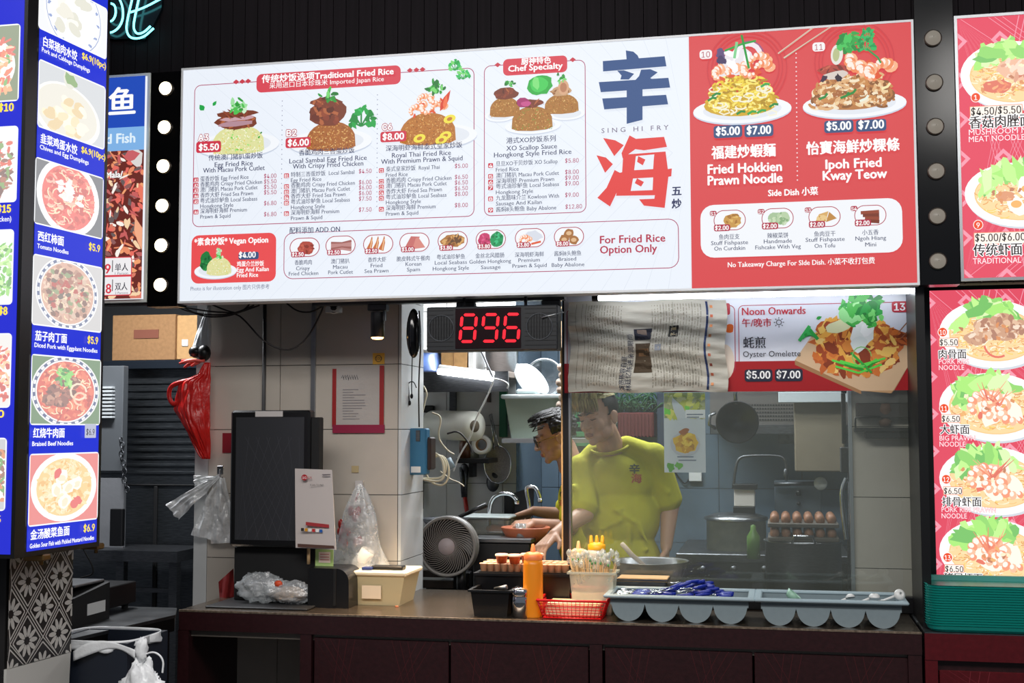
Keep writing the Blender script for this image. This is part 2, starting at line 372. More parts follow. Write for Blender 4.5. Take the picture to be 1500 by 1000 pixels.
# flower tiled pillar on the left ------------------------------------------------
pA=PZ(38,808,1.227); pB=PZ(150,792,1.227); du=(pB-pA); du.z=0; du.normalize()   # plane of the side menu
dn=Vector((du.y,-du.x,0))
FL=Print(pA-dn*.10,du)
a=FL.uv(12,900)[0]; b=FL.uv(106,850)[0]; z2=FL.P.z
pil=MB(); base0=FL.P+du*a; base1=FL.P+du*b
def at0(v,z): return Vector((v.x,v.y,z))
inw=-dn
pts=[at0(base0,0),at0(base1,0),at0(base1+inw*.8,0),at0(base0+inw*.8,0)]
pil.hexa([*[p-dn*.01 for p in pts],*[at0(p,3.4)-dn*.01 for p in pts]])
pillar=struct(pil.build('wall_pillar_corner',mat('black grout pillar',(24,22,22),.6)))
zt=PX(60,966,(base0+(base1-base0)*.5).x).z
TS=.19; nu=int((b-a)/TS)+1; tilem=attrmat('patterned cement tile',0,.35)
vtop=1.6-z2; vbot=zt-z2; wd='b9b6b0'; dk='201d1e'
PV=.178; PU=(FL.uv(87,844)[0]-FL.uv(41,851)[0])
v0=FL.uv(41,851)[1]; u0=FL.uv(41,851)[0]
FL.clip=(a,b,vbot,vtop)
FL.rect; FL.poly([(a,vbot),(b,vbot),(b,vtop),(a,vtop)],dk)
FL.o=(0,0); FL.su=FL.sv=1
for i in range(-6,10):
    for j in range(-8,10):
        for h in (0,1):
            cu=u0+(i+h*.5)*PU; cv=v0+(j+h*.5)*PV
            if cu<a-.1 or cu>b+.1 or cv<vbot-.15 or cv>vtop+.1: continue
            for k in (1,.84):
                q=[(cu+PU*.5*k,cv),(cu,cv+PV*.5*k),(cu-PU*.5*k,cv),(cu,cv-PV*.5*k)]
                for e in range(4):
                    A,B=q[e],q[(e+1)%4]; FL.strip([A,B],.0035 if k==1 else .0045,wd)
            for e in range(10):
                t=e*math.pi/5; FL.ell(cu+PU*.2*math.cos(t),cv+PU*.2*math.sin(t),PU*.125,PU*.05,wd,t,9)
            FL.ell(cu,cv,PU*.045,PU*.045,dk,0,8)
FL.build('patterned_tile',tilem,pillar)
tw=MB(); k=0
for zz in (0,zt/3,2*zt/3):
    MB().hexa([at0(base0,zz+.002)-dn*.01,at0(base1,zz+.002)-dn*.01,at0(base1,zz+.002)-dn*.02,at0(base0,zz+.002)-dn*.02,at0(base0,zz+zt/3-.002),at0(base1,zz+zt/3-.002),at0(base1,zz+zt/3-.002)-dn*.02,at0(base0,zz+zt/3-.002)-dn*.02]).build('tile',mat('white skirting tile',(190,188,182),.3),pillar)
# ================================================================= LIT SIGNS
LIT=attrmat('backlit print',1.0); LITB=attrmat('bright backlit print',1.12); PAPER=attrmat('printed board',0,.35)
def lightbox(name,label,xa,xb,za,zb,y=0,depth=.1,frame=.008,face=(232,238,247),fm=None,emit=1.0):
    t=thing(name,label,'sign',((xa+xb)/2,y+depth,za))
    Bx(xa,xb,y+.004,y+depth,za,zb).build('housing',fm or ALU,t)
    f=MB(); w=frame
    f.box(xa,xb,y-.004,y+.004,za,za+w).box(xa,xb,y-.004,y+.004,zb-w,zb).box(xa,xa+w,y-.004,y+.004,za+w,zb-w).box(xb-w,xb,y-.004,y+.004,za+w,zb-w)
    f.build('frame',fm or ALU,t)
    MB().box(xa+w,xb-w,y,y+.003,za+w,zb-w).build('panel',mat('lit face '+name+str(face),face,.4,emit=emit,spec=.2),t)
    return t
SX0,SX1,SZ0,SZ1=-2.2756,.4831,2.07,2.9992
sign=lightbox('menu_sign','long white and red backlit menu sign of fried rice dishes above the counter',SX0,SX1,SZ0,SZ1,0,.09,.008,(233,239,248),mat('white sign frame',(236,238,242),.4))
P=Print((0,0,0),(1,0,0)); RED='c93a4a'; REDD='b02c46'; NAVY='26305c'; GREYN='4c5470'; WH='ffffff'; NV='34507c'
# faint diagonal watermark bars of the sign
P.o=(0,0); P.su=P.sv=1
P.clip=(SX0+.01,P.uv(1008,60)[0],SZ0+.01,SZ1-.01)
for i in range(44):
    xx=SX0-.9+i*.08
    P.strip([(xx,SZ0-.0),(xx+.5,SZ0+.5),(xx,SZ0+1.0)] ,.003,'dfe6f0')
P.clip=None
P.build('watermark_print',LIT,sign)
ru=P.uv(1009,60)[0]; P.poly([(ru,SZ0+.008),(SX1-.008,SZ0+.008),(SX1-.008,SZ1-.008),(ru,SZ1-.008)],'d9484c'); 
P.build('red_field',LIT,sign)
# outlines and headers
P.rect(285,125,695,317,'b0476a',10,1.1); P.rect(709,96.5,859,311,'b0476a',10,1.1); P.rect(416,341,995,392.5,'b0476a',14,1.1)
P.rect(424,341,503,333,'e9eff8')
def z5(x,y): return x/4.545+270,y/4.545+220
def z7(x,y): return x/4.545+540,y/4.545+230
P.rect(376,109,587,123,'d84352',8); P.rect(737,87,831,105.5,'d84352',7)
for x,y in ((346,120),(355,119.4),(363.5,118.8),(600.5,103),(610,102.4),(619,101.7),(729,95),(839,87.5)):
    P.at(x,y).L([(-4.6,0),(0,-3.6),(4.6,0),(0,3.6)],RED)
P.rect(281,345,404,412,'e94d50',11)
P.rect(349.6,369.5,379,379.5,NV,3)
for y in range(24): 
    P.at(413.6-y*.06,148+y*7.1).ell(0,0,.8,.8,'8c8fa8',0,6); P.at(553-y*.04,139+y*7.1).ell(0,0,.8,.8,'8c8fa8',0,6)
P.build('outline_print',LIT,sign)
# dish pictures
def dishpart(parent,m=LIT): return P.build('dish_photo',m,parent)
P.at(348,212); plate(P,0,0,61,19); mound(P,1,-9,38,38,'dfe0a0',RICEY,300); 
for _ in range(10): P.blob(R.uniform(-34,36),R.uniform(-10,20),2,1.4,pick(LET),.3,6)
meat(P,-1,34,31,12,BR_,20); P.blob(0,39,24,4,'c9a0a8',.15,12,.05); P.blob(-3,31,26,4,'b58c98',.15,12,.03); meat(P,-1,45,30,5,BR_,12)
herb(P,0,58,14,24,('9fe0a0','4fc052','cfeecb','2f9a3c')); leaf(P,-50,53,11,8,2.2,'1fa548'); leaf(P,-37,59,9,5,.9,'1fa548'); dishpart(sign)
P.at(484,208); plate(P,0,0,61,19); cilantro(P,45,30,24,('1fa548','178a3c','35c060')); mound(P,1,-8,36,38,'a8642f',RICEB,320)
meat(P,-3,42,27,20,BR_,34); meat(P,-6,58,22,8,BR_,16); P.blob(-22,36,8,5,'6a2e20',.3); herb(P,-3,69,13,14); dishpart(sign)
P.at(635,200); plate(P,8,0,56,18); mound(P,-8,-7,41,42,'b97430',RICET,330)
for x,y in ((-20,-2),(18,0),(24,24),(12,-6)): P.ell(x,y,9,6,'f2e24a',.3); P.ell(x,y,4,2.6,'c47a32',.3)
for x,y,r,t in ((-25,38,8,1),(-8,42,9,2.2),(8,40,9,.4),(-14,54,7,1.2),(4,55,8,2.6)): prawn(P,x,y,r,t)
herb(P,4,70,13,26); leaf(P,10,36,34,9,1.1,'d8422c'); leaf(P,16,38,22,6,1.4,'f0744c'); dishpart(sign)
P.at(676,104); cilantro(P,-9,6,13,('35c060','1fa548','7ad873')); cilantro(P,3,-8,12,('35c060','1fa548','7ad873'))
P.at(733,160); plate(P,0,-10,22,9); mound(P,7,-9,22,26,'ab7636',RICEB,130,1.2); meat(P,8,22,18,9,BR_,14); herb(P,16,36,9,12)
P.at(823,156); plate(P,8,-12,26,9); mound(P,0,-8,25,26,'ab7636',RICEB,140,1.2); meat(P,0,22,16,7,['c9a078','b07e52','8f5c38'],10); P.ell(3,27,8,11,'d9a883'); P.ell(3,27,5,7,'b97f5c'); herb(P,0,42,9,10)
P.at(781,182); plate(P,0,-3,41,12); P.blob(10,56,19,15,'2fae44',.12,16,.2); P.blob(9,57,13,11,'46cc5a',.1,14,.2); P.blob(5,60,5,10,'7fe07c',.2,9,.1); mound(P,-1,-6,30,32,'ab7636',RICEB+['6aa03c'],220,1.2); meat(P,-4,30,20,6,BR_,12); P.blob(-14,32,11,7,'a62c6c',.2,10,.1); P.blob(-10,30,8,4,'c8508c',.2,10,.1); dishpart(sign)
P.at(317,397); plate(P,0,0,31,11.5); meat(P,-14,14,9,14,['1f7a3c','2c9a4c','0f5c30'],14); mound(P,5,-4,18,24,'e0dea0',RICEY,110,1.1); herb(P,5,24,9,14,('9fe0a0','4fc052','cfeecb')); dishpart(sign)
OV=[(447.5,362.6),(500,359.7),(555,357.8),(608,355.3),(664,353),(719.7,351),(777,348.8),(834,347)]
def oval(cx,cy,rx,ry,draw):
    P.at(cx,cy); o=[]
    def cap(k): return [( (rx-ry)*(1 if math.cos(t)>0 else -1)+(ry-k)*math.cos(t),(ry-k)*math.sin(t)) for t in [(i+.5)*2*math.pi/28 for i in range(28)]]
    P.L(cap(0),'b02c46'); P.L(cap(1.1),'f4f6fb'); draw()
def d0(): meat(P,2,-1,12,10,['b04a3c','c8604c','8c3428'],18)
def d1():
    for i in range(5): P.strip([(-14,4-i*3),(2,3-i*2),(16,6-i*3.4)],3.4,pick(['c08a86','a0605a','d9b0a8']))
def d2():
    for a_ in (-9,0,9): P.strip([(a_-5,-9),(a_-1,2),(a_,11)],lambda t:7*(1-t)+1,pick(['c8703c','d98a4c'])); P.strip([(a_-3,-9),(a_,7)],1.6,'f0c090')
def d3():
    P.L([(-15,-9),(0,-11),(8,8),(-5,9)],'c8706c'); P.L([(-3,-10),(16,-8),(6,7),(2,6)],'d98a80'); P.L([(-15,-9),(-13,-11),(1,-12),(0,-11)],'a85450')
def d4(): meat(P,0,0,17,9,['b07840','8c5a30','d9a868','6a4a30'],26)
def d5(): meat(P,-9,-1,9,10,['c83c6c','a02c54','e0608c'],12); meat(P,9,0,10,11,['1f9a5c','0f7a48','3cc080'],16)
def d6(): P.blob(6,3,12,8,'d8dde8',.2); prawn(P,-8,-3,6,.6); prawn(P,0,-6,5,1.4); P.strip([(2,-9),(16,-6)],3,'e0603c')
def d7():
    for a_,b_ in ((-7,-4),(7,-5),(0,5)): P.blob(a_,b_,7,7,'a8703c',.15); P.ell(a_,b_,4,3,'e0b88c')
for (cx,cy),f in zip(OV,(d0,d1,d2,d3,d4,d5,d6,d7)): oval(cx,cy,22,14,f)
def e0(): meat(P,4,-1,13,10,['c8984c','e0b868','a87430'],16)
def e1(): meat(P,-2,0,12,9,['a8c49c','c9dcb8','7fa878'],14,); meat(P,8,0,9,10,['b8d0a8','d0e0c0','8cb080'],12)
def e2(): P.L([(-14,-8),(2,-7),(6,8),(-8,4)],'d8ac68'); P.L([(2,-8),(18,-3),(7,7)],'c08a44'); meat(P,-4,-2,8,5,['e8c88c','c89850'],10)
def e3():
    for i in range(4): P.strip([(-14+i*3,4-i*4),(13,5-i*5)],5,pick(['94442c','b45c3c','7a3420']))
OV2=[(1069,323),(1139,320.3),(1207.6,318),(1274.6,315.8)]
P.rect(1026,301.5,1322.5,369.5,'f2f5fa',19)
for (cx,cy),f in zip(OV2,(e0,e1,e2,e3)): oval(cx,cy,23.5,15,f)
dishpart(sign)
# red half dish pictures
for cx,cy in ((1094,101),(1251,90)):
    P.at(cx,cy); P.clip=(ru,SX1-.01,SZ0,SZ1-.01)
    for r in (58,52,47): P.arc(0,0,r,0,6.283,1.8,'cc3c44',40)
    P.clip=None
P.at(1087,162); plate(P,0,0,72,20); 
P.ell(-2,8,54,17,'d0a826'); noodles(P,-1,2,54,54,NOO+['b08a1c'],420,3.0)
for _ in range(22): P.arc(R.uniform(-45,45),R.uniform(-8,36),8,R.uniform(0,6),R.uniform(6,8),2.2,'f3f0d8',5,.5)
for x,y in ((-50,16),(-44,22),(28,32),(8,-7),(22,-6),(-8,-6),(40,2)): P.strip([(x,y),(x+7,y+4),(x+13,y+3)],3.4,pick(['1f8a3c','2fa548']))
P.blob(-8,68,30,19,'e9e4ea',.15,14,.3); P.blob(-30,84,9,7,'5c4a7a',.3); P.blob(-29,74,7,6,'413260',.3); P.arc(10,78,18,0,3.1,7,'efe8ee',8); P.arc(11,78,22,0,3.1,1.6,'8c5c8c',8)
for x,y,r,t in ((26,68,12,0.2),(-30,54,9,1.6),(14,58,11,2.4),(32,58,10,.2),(-12,56,8,1)): prawn(P,x,y,r,t,9)
for i in range(5): P.blob(R.uniform(-20,10),R.uniform(62,86),9,5,'fbf8fa',.3)
P.strip([(-24,88),(0,96),(22,100)],3,'1fa03c'); P.strip([(1,110),(6,86),(11,60)],3.2,'149a38'); P.strip([(-6,100),(-10,76)],4,'7fd090')
P.clip=(ru,SX1-.01,SZ0,SZ1-.01); P.strip([(54,79),(104,127)],lambda t:2.4+3*t,'e0cdb8'); P.strip([(62,72),(130,127)],lambda t:2.4+3*t,'d8c4ae'); P.strip([(55,79),(104,126)],.8,'a87868'); P.strip([(63,71),(130,126)],.8,'a87868'); P.clip=None
dishpart(sign)
P.at(1251,154); plate(P,0,0,76,20); P.ell(-2,12,62,20,'b87a44'); noodles(P,-1,0,64,50,KWAY,420,4.0)
for x,y in ((-20,10),(-10,14),(8,4),(40,20),(-52,10)): P.strip([(x,y),(x+9,y+3),(x+13,y+8)],3.6,pick(['1f8a3c','e9f0e0','f4e8b0']))
meat(P,-28,52,24,7,['b04438','c8644c','7a2c24'],14); P.blob(-26,44,20,6,'d8ccc4',.2,12,.1); P.blob(-44,40,6,4,'3c2440',.3); P.blob(-22,40,6,4,'2c1c30',.3)
for x,y,r,t in ((8,62,13,2.6),(22,54,12,2.9),(44,48,12,.4),(30,44,9,2)): prawn(P,x,y,r,t,11)
P.ell(-24,74,9,15,'e6e4dc',-.1); P.ell(-25,74,5,10,'b8c08a',-.1)
for _ in range(2): herb(P,-4,92,18,18,('1f8a3c','2fa548','46c45c'))
cilantro(P,20,84,17,('149a50','2fb862','1f8a44')); cilantro(P,22,101,13,('149a50','2fb862')); P.strip([(20,80),(36,66),(40,58)],2.5,'1f9a4c'); dishpart(sign)
# small price tags
for (cx,cy),t in zip(OV,('$2.50','$2.50','$2.50','$3.00','$3.80','$3.80','$3.80','$8.00')):
    P.rect(cx-19,cy+7,cx+1,cy+14.5,REDD,3); P.text(t,cx-17.5,cy+13.6,cx-1,8,WH,.03)
for i,(cx,cy) in enumerate(OV2):
    P.rect(cx-23,cy+7,cx+1,cy+16,REDD,3); P.text('$2.00',cx-21,cy+15,cx-1.5,9,WH,.03)
    P.rect(cx-29,cy-13,cx-19,cy-6,REDD,2.5); P.text('S%d'%(i+1),cx-28,cy-6.6,cx-20,7,WH,.02)
P.rect(290,209,326,223.5,'cf3348',3.5); P.rect(420.5,203.5,457,216.5,'cf3348',3.5); P.rect(559,194.5,597,208,'cf3348',3.5)
P.text('$5.50',294,222,322.5,13.5,WH,.04); P.text('$6.00',424,215.4,454,13.5,WH,.04); P.text('$8.00',562.5,206.5,593,13.5,WH,.04)
P.text('A3',293,207.6,307.5,13,WH,.035,REDD,1,.1); P.text('B2',422,200.8,436,13,WH,.035,REDD,1,.1); P.text('C6',562,192,575.5,13,WH,.035,REDD,1,.1)
for x0,y0,x1,y1,t in ((1045.5,186,1087.5,202,'$5.00'),(1090.5,184.5,1133,200.5,'$7.00'),(1207,178.7,1250,194.5,'$5.00'),(1253.5,177.5,1298,192.5,'$7.00')):
    P.rect(x0,y0,x1,y1,NV,4); P.text(t,x0+4,y1-2.0,x1-4,17,WH,.035)
P.rect(1025,75.5,1043.5,87.5,'f4f1f2',4.5); P.text('10',1028,86.3,1040.5,12.5,REDD); P.rect(1189.8,64.5,1208.4,76.5,'f4f1f2',4.5); P.text('11',1193.5,75.5,1205,12.5,REDD)
P.text('$4.00',352.5,378.3,376.5,12,WH,.03)
for i in range(29): P.at(1166+i*.07,80+i*6.6).ell(0,0,1.1,1.1,'f4dde0',0,6)
P.build('price_print',LIT,sign)
# writing
T=P.text
T('传统炒饭选项Traditional Fried Rice',386,122.2,578,12.5,WH,.03); T('采用进口日本珍珠米 Imported Japan Rice',397,130.6,564,9.5,WH,.008)
T('厨神特色',765,95.8,808,10.5,WH,.03); T('Chef Specialty',746,106.6,825,12.5,WH,.03)
T('传统澳门猪扒蛋炒饭',308,236,387,9.6,NAVY,.01); T('Egg Fried Rice',317,245.8,372.5,10,NAVY,.01); T('With Macau Pork Cutlet',300,254.3,390,10,NAVY,.01)
T('香脆鸡肉三峇蛋炒饭',440,228.5,521,9.6,NAVY,.01); T('Local Sambal Egg Fried Rice',426,240.7,539,10,NAVY,.01); T('With Crispy Fried Chicken',431,248.4,534,10,NAVY,.01)
T('深海明虾海鲜泰式皇家炒饭',567,222.3,678.5,9.6,NAVY,.01); T('Royal Thai Fried Rice',576,232.2,662,10,NAVY,.01); T('With Premium Prawn & Squid',560,241.5,679,10,NAVY,.01)
T('港式XO炒饭系列',743,211,815,9.8,NAVY,.01); T('XO Scallop Sauce',743,222,817,10,NAVY,.01); T('Hongkong Style Fried Rice',725,231.8,838,10,NAVY,.01)
def rows(z,x,rs,px0,px1,bx,names,bys):
    for t,x1,y in rs:
        a_,b_=z(x,y); T(t,a_,b_,z(x1,y)[0],8.3,GREYN,.009)
    for i,(n,y) in enumerate(zip(names,bys)):
        a_,b_=z(bx,y); P.rect(a_-.2,b_-3.3,a_+7,b_+3.3,'cc3348',1.2); T(n,a_+1,b_+2.8,a_+6,7,WH,.02)
def prices(z,x0,x1,ps):
    for t,y in ps: a_,b_=z(x0,y); T(t,a_,b_,z(x1,y)[0],9,'b0315c',.008)
rows(z5,118,[('蛋香炒饭 Egg Fried Rice',438,210),('香脆鸡肉 Crispy Fried Chicken',528,246),('澳门猪扒 Macau Pork Cutlet',498,281),('香炸大虾 Fried Sea Prawn',468,318),('粤式油珍鲈鱼 Local Seabass',496,355),('Hongkong Style',337,390),('深海明虾海鲜 Premium',427,424),('Prawn & Squid',318,460)],0,0,74,('A1','A2','A3','A4','A5','A6'),(203,238,273,309,347,416))
prices(z5,541,623,(('$4.00',192),('$5.50',228),('$5.50',264),('$5.50',300),('$6.80',372),('$6.80',445)))
rows(z5,720,[('特制三峇蛋炒饭  Local Sambal',1141,182),('Egg Fried Rice',922,218),('香脆鸡肉 Crispy Fried Chicken',1144,253),('澳门猪扒 Macau Pork Cutlet',1112,290),('香炸大虾 Fried Sea Prawn',1083,325),('粤式油珍鲈鱼 Local Seabass',1111,362),('Hongkong Style',945,398),('深海明虾海鲜 Premium',1040,434),('Prawn & Squid',928,470)],0,0,675,('B1','B2','B3','B4','B5','B6'),(175,247,284,320,356,426))
prices(z5,1171,1255,(('$4.50',160),('$6.00',233),('$6.00',268),('$6.00',305),('$7.50',342),('$7.50',415)))
rows(z7,124,[('泰式皇家炒饭  Royal Thai',480,100),('Fried Rice',268,138),('香脆鸡肉 Crispy Fried Chicken',558,175),('澳门猪扒 Macau Pork Cutlet',527,210),('香炸大虾 Fried Sea Prawn',495,248),('粤式油珍鲈鱼 Local Seabass',525,285),('Hongkong Style',355,320),('深海明虾海鲜 Premium',453,358),('Prawn & Squid',338,395)],0,0,78,('C1','C2','C3','C4','C5','C6'),(95,168,205,243,280,352))
prices(z7,581,667,(('$5.00',80),('$6.50',153),('$6.50',190),('$6.50',228),('$8.00',265),('$8.00',340)))
rows(z7,854,[('旦旦XO干贝炒饭 XO Scallop',1263,65),('Fried Rice',1005,103),('澳门猪扒 Macau Pork Cutlet',1272,142),('深海明虾 Premium Prawn',1240,180),('粤式油珍鲈鱼 Local Seabass',1272,215),('Hongkong Style',1100,253),('九龙腊味介兰 Kowloon With',1272,292),('Sausage And Kailan',1158,328),('酱焖8头鲍鱼 Baby Abalone',1254,368)],0,0,803,('4','5','6','7','8','9'),(62,134,172,210,283,358))
prices(z7,1313,1403,(('$5.80',45),('$8.00',120),('$9.00',158),('$9.00',196),('$9.00',272))); prices(z7,1315,1425,(('$12.80',350),))
T('*素食炒饭* Vegan Option',287.6,359.6,395,12,WH,.03); T('鸡蛋介兰炒饭',349.6,390.6,389,8.4,WH,.02); T('Egg And Kailan',349.6,398.8,396,9,WH,.02); T('Fried Rice',349.6,406.8,380.5,9,WH,.02)
T('Photo is for illustration only 图片只供参考',282,426.2,397,8,'6a7290',0); T('配料添加 ADD ON',426.6,342.6,500,10.5,NAVY,.01)
def cap(lines,em=8):
    for t,x0,x1,y in lines: T(t,x0,y,x1,em,GREYN,.009)
cap([('香脆鸡肉',434,459,388.3),('Crispy',436,456,396.5),('Fried Chicken',425.5,468.5,404.4),('澳门猪扒',487,514,386.5),('Macau',490,511,394.5),('Pork Cutlet',483,519,402.4),
('香炸大虾',541,567.5,384.2),('Fried',545,562,392.4),('Sea Prawn',536,571,400.5),('脆皮韩式午餐肉',583,631,383),('Korean',596,619,390.3),('Spam',598,617,398.3),
('粤试油珍鲈鱼',641.6,682.6,380.3),('Local Seabass',638.6,685.6,388.4),('Hongkong Style',635.7,688.5,397),('金丝北风腊肠',698,740,378.5),('Golden Hongkong',689,750,387),('Sausage',706,734.5,395),
('深海明虾海鲜',755.6,798,377),('Premium',760.7,792,384.7),('Prawn & Squid',752,802,393),('酱焖8头鲍鱼',813,852.4,375.3),('Braised',819,845,383),('Baby Abalone',809.5,857,391.7)])
cap([('鱼肉豆支',1053.6,1083.5,351.3),('Stuff Fishpaste',1042,1096,360),('On Curdskin',1046.6,1091.7,368.4-.4),('辣椒菜饼',1124,1154.7,349.3),('Handmade',1119,1160,357.5),('Fishcake With Veg',1106.6,1173,366.3),
('鱼肉豆干',1192.5,1223.5,347),('Stuff Fishpaste',1180,1237,355.3),('On Tofu',1193,1223,364),('小五香',1262.5,1286.5,344.7),('Ngoh Hiang',1252.7,1297.5,353.2),('Mini',1267,1283,362)],8.6)
T('For Fried Rice',880,357.6,975,16,'b5304c',.02); T('Option Only',880,372.2,963,16,'b5304c',.02)
T('SING HI FRY',882,196.4,980,10,'6a5a78',0,None,1.6)
T('福建炒蝦麵',1043,232.8,1136,20.5,WH,.028); T('Fried Hokkien',1037.5,256,1145,19.5,WH,.028); T('Prawn Noodle',1037.5,272.5,1146,19.5,WH,.028)
T('怡寶海鮮炒粿條',1181.5,226.6,1317,20.5,WH,.028); T('Ipoh Fried',1209.5,248.8,1290.5,19.5,WH,.028); T('Kway Teow',1205.5,265.4,1298.6,19.5,WH,.028)
T('Side Dish 小菜',1125.5,288.4,1198,13,WH,.028); T('No Takeaway Charge For SIde Dish. 小菜不收打包费',1066.5,392.2,1281,10.5,WH,.015)
T('五',985,286.6,998.5,15,NAVY,.03); T('炒',985,305.2,998.5,15,NAVY,.03)
P.build('menu_writing',LIT,sign)
def zl(pts): return [(860+x/2.381,20+y/2.381) for x,y in pts]
BL='2c4f86'; RL='e2403e'
for q in ([(137,133),(163,137),(178,150),(184,164),(140,167)],[(57,170),(272,153),(278,188),(58,206)],[(107,203),(130,202),(166,214),(147,234),(118,234),(122,220)],[(190,200),(222,198),(248,209),(222,229),(236,236),(170,236),(183,222)],
          [(43,243),(285,228),(291,262),(50,278)],[(140,262),(195,260),(195,374),(140,388)],[(55,300),(277,287),(284,320),(62,338)]): P.pxpoly(zl(q),BL)
for q in ([(58,437),(100,445),(130,462),(97,500)],[(35,497),(68,505),(92,528),(65,558)],[(98,548),(120,560),(118,600),(82,675),(38,645),(70,610)],
          [(150,428),(172,440),(270,433),(280,468),(200,480),(170,476),(126,508),(122,490)],
          [(128,495),(275,484),(283,545),(297,543),(295,570),(285,572),(272,680),(200,672),(183,650),(236,648),(238,636),(103,638),(113,582),(106,560),(124,556)]): P.pxpoly(zl(q),RL)
for q in ([(172,500),(236,494),(234,512),(232,545),(166,549)],[(162,578),(232,574),(230,618),(154,621)]): P.pxpoly(zl(q),'e9eff8')
for q in ([(180,500),(205,512),(196,532),(176,520)],[(176,577),(200,590),(190,606),(168,594)]): P.pxpoly(zl(q),RL)
P.build('stall_logo',LIT,sign)
# bulb columns ---------------------------------------------------------------
WARM=mat('lit bulb',(255,236,190),.4,emit=6); OFF=mat('frosted bulb faint glow',(205,195,180),.4,emit=.35)  # unlit bulbs get a faint glow put into their material
def bulbcol(label,grp,xa,xb,za,zb,pts,r,lit,what):
    t=thing('bulb_panel',label,'panel',((xa+xb)/2,.08,za)); Bx(xa,xb,.0,.08,za,zb).build('backing',mat('gloss black panel',(8,8,10),.15),t)
    for i,(px,py) in enumerate(pts):
        c=PY(px,py,-.012); b=thing('round_bulb',what.format(('topmost','second from top','third from top','fourth from top','fifth from top','lowest')[i]),'lamp',c,grp)
        MB().lathe((c.x,.0,c.z),[(r*1.15,0),(r*1.15,.008),(r,.01)],20,'y').build('socket_ring',mat('bulb ring',(120,110,100),.3,.8),b)
        MB().lathe((c.x,.0,c.z),[(r,.006),(r*.95,.015),(r*.7,.024),(.001,.028)],20,'y').build('bulb_glass',WARM if lit else OFF,b)
LB=[(242,129),(240.3,186),(238.6,243),(237,301),(235.5,359),(234.3,417)]
xa=PY(219,250,0).x; bulbcol('black gloss panel with six lit bulbs left of the white sign',None,xa,SX0-.004,SZ0-.01,2.99,LB,.026,True,'glowing warm round bulb on the left black panel, {}')
RB=[(1367,55),(1369,120),(1370.5,184.5),(1372,250),(1373.5,316),(1374.5,382)]
xb_=PY(1396.5,24,0).x; bulbcol('black gloss panel with six unlit bulbs right of the red menu panel',None,SX1+.004,xb_-.002,SZ0,3.4,RB,.026,False,'unlit frosted round bulb on the right black panel, {}')
# fish sign ---------------------------------------------------------------
fz=PY(190,443,0).z; ft=PY(219,107,0).z; fx0=-2.75; fx1=xa-.002
fish=lightbox('fish_sign','blue backlit fish dish sign left of the glowing bulbs',fx0,fx1,fz,ft,0,.09,.012,(240,244,250),mat('white sign edge',(232,240,238),.4))
uu=lambda x,y:P.uv(x,y)
v1=uu(200,187)[1]; v2=uu(200,221)[1]; f0,f1=fx0+.014,fx1-.014
P.poly([(f0,v1),(f1,v1),(f1,ft-.014),(f0,ft-.014)],'1f4bb8'); P.poly([(f0,v2),(f1,v2),(f1,v1),(f0,v1)],'7fb2e6'); P.poly([(f0,fz+.014),(f1,fz+.014),(f1,v2),(f0,v2)],'6a2a24')
P.wash=.1; P.clip=(f0,f1,fz+.014,v2); P.at(175,330)
for _ in range(420): P.blob(R.uniform(-70,38),R.uniform(-112,110),R.uniform(3,9),R.uniform(1,4),pick(['e8492c','f2944c','c22c28','f6d0a0','7a1f1c','fbf3ea','d86038','401818','e87a3c','b8322c']),.3,7)
P.blob(25,98,16,10,'d8d4d0',.2); leaf(P,8,98,24,16,.2,'c22c38'); leaf(P,30,60,50,12,-1.2,'e85a2c'); leaf(P,26,10,60,12,-1.3,'f2a070')
P.clip=None; P.build('dish_photo',LIT,fish)
P.text('鱼',163,168,201,44,WH,.022); P.text('d Fish',159,212,201,20,'dff0fb',.03); P.text('Mala/',159,262,183,13,WH,.03,'181818')
P.rect(150,378,196,433,'f0eef0',4); P.rect(150,378,196,433,'d8404c',4,1.4); P.rect(150,404,196,405.6,'d8404c')
P.text('9',157.5,401,165,19,'d83a48',.03); P.text('.8',155,430,166,19,'d83a48',.03); P.rect(168,382,168.8,399,'333333'); P.rect(168,410,168.8,427,'333333')
P.text('单人',172,397,191,12.5,'303040',.01); P.text('1 Person',172,404-1,191,5,'606070'); P.text('双人',172,425,190,12.5,'303040',.01); P.text('2 Persons',172,431.5,191,5,'606070')
P.build('sign_writing',LIT,fish)
struct(Bx(-2.4,1.3,.1,.44,2.13,2.2).build('trim_3',MATTE))
# neon sign ---------------------------------------------------------------
neo=thing('neon_sign','cyan neon handwriting sign on the dark fascia, top left','sign',PY(200,20,0))
NEO=mat('cyan neon',(120,245,255),.3,emit=3.2); 
def npath(pts): return [PY(x/2.222,y/2.222,-.03) for x,y in pts]
def smoothp(pts,k=3):
    for _ in range(k):
        o=[pts[0]]
        for i in range(len(pts)-1): o+=[pts[i]*.75+pts[i+1]*.25,pts[i]*.25+pts[i+1]*.75]
        pts=o+[pts[-1]]
    return pts
Bp=[PY(x/2.222,y/2.222,-.004) for x,y in ((300,-160),(540,-160),(525,30),(500,80),(470,130),(420,125),(375,128),(320,120))]
MB().prism(Bp,(0,.014,0)).build('backing_board',mat('smoked acrylic',(10,24,30),.15),neo)
for pts in ([(480,-120),(455,-20),(440,50),(433,90),(445,112),(468,106),(490,85)],[(425,40),(470,25),(525,-5)],[(455,-120),(432,-10),(415,60),(410,100),(425,126),(465,124),(500,92)],[(300,60),(350,112),(385,95),(402,60),(398,10),(370,-30),(330,-20),(300,20)],[(330,50),(360,75),(378,50),(375,15),(355,10)]):
    MB().tube(smoothp(npath(pts)),.0042,8).build('neon_tube',NEO,neo)
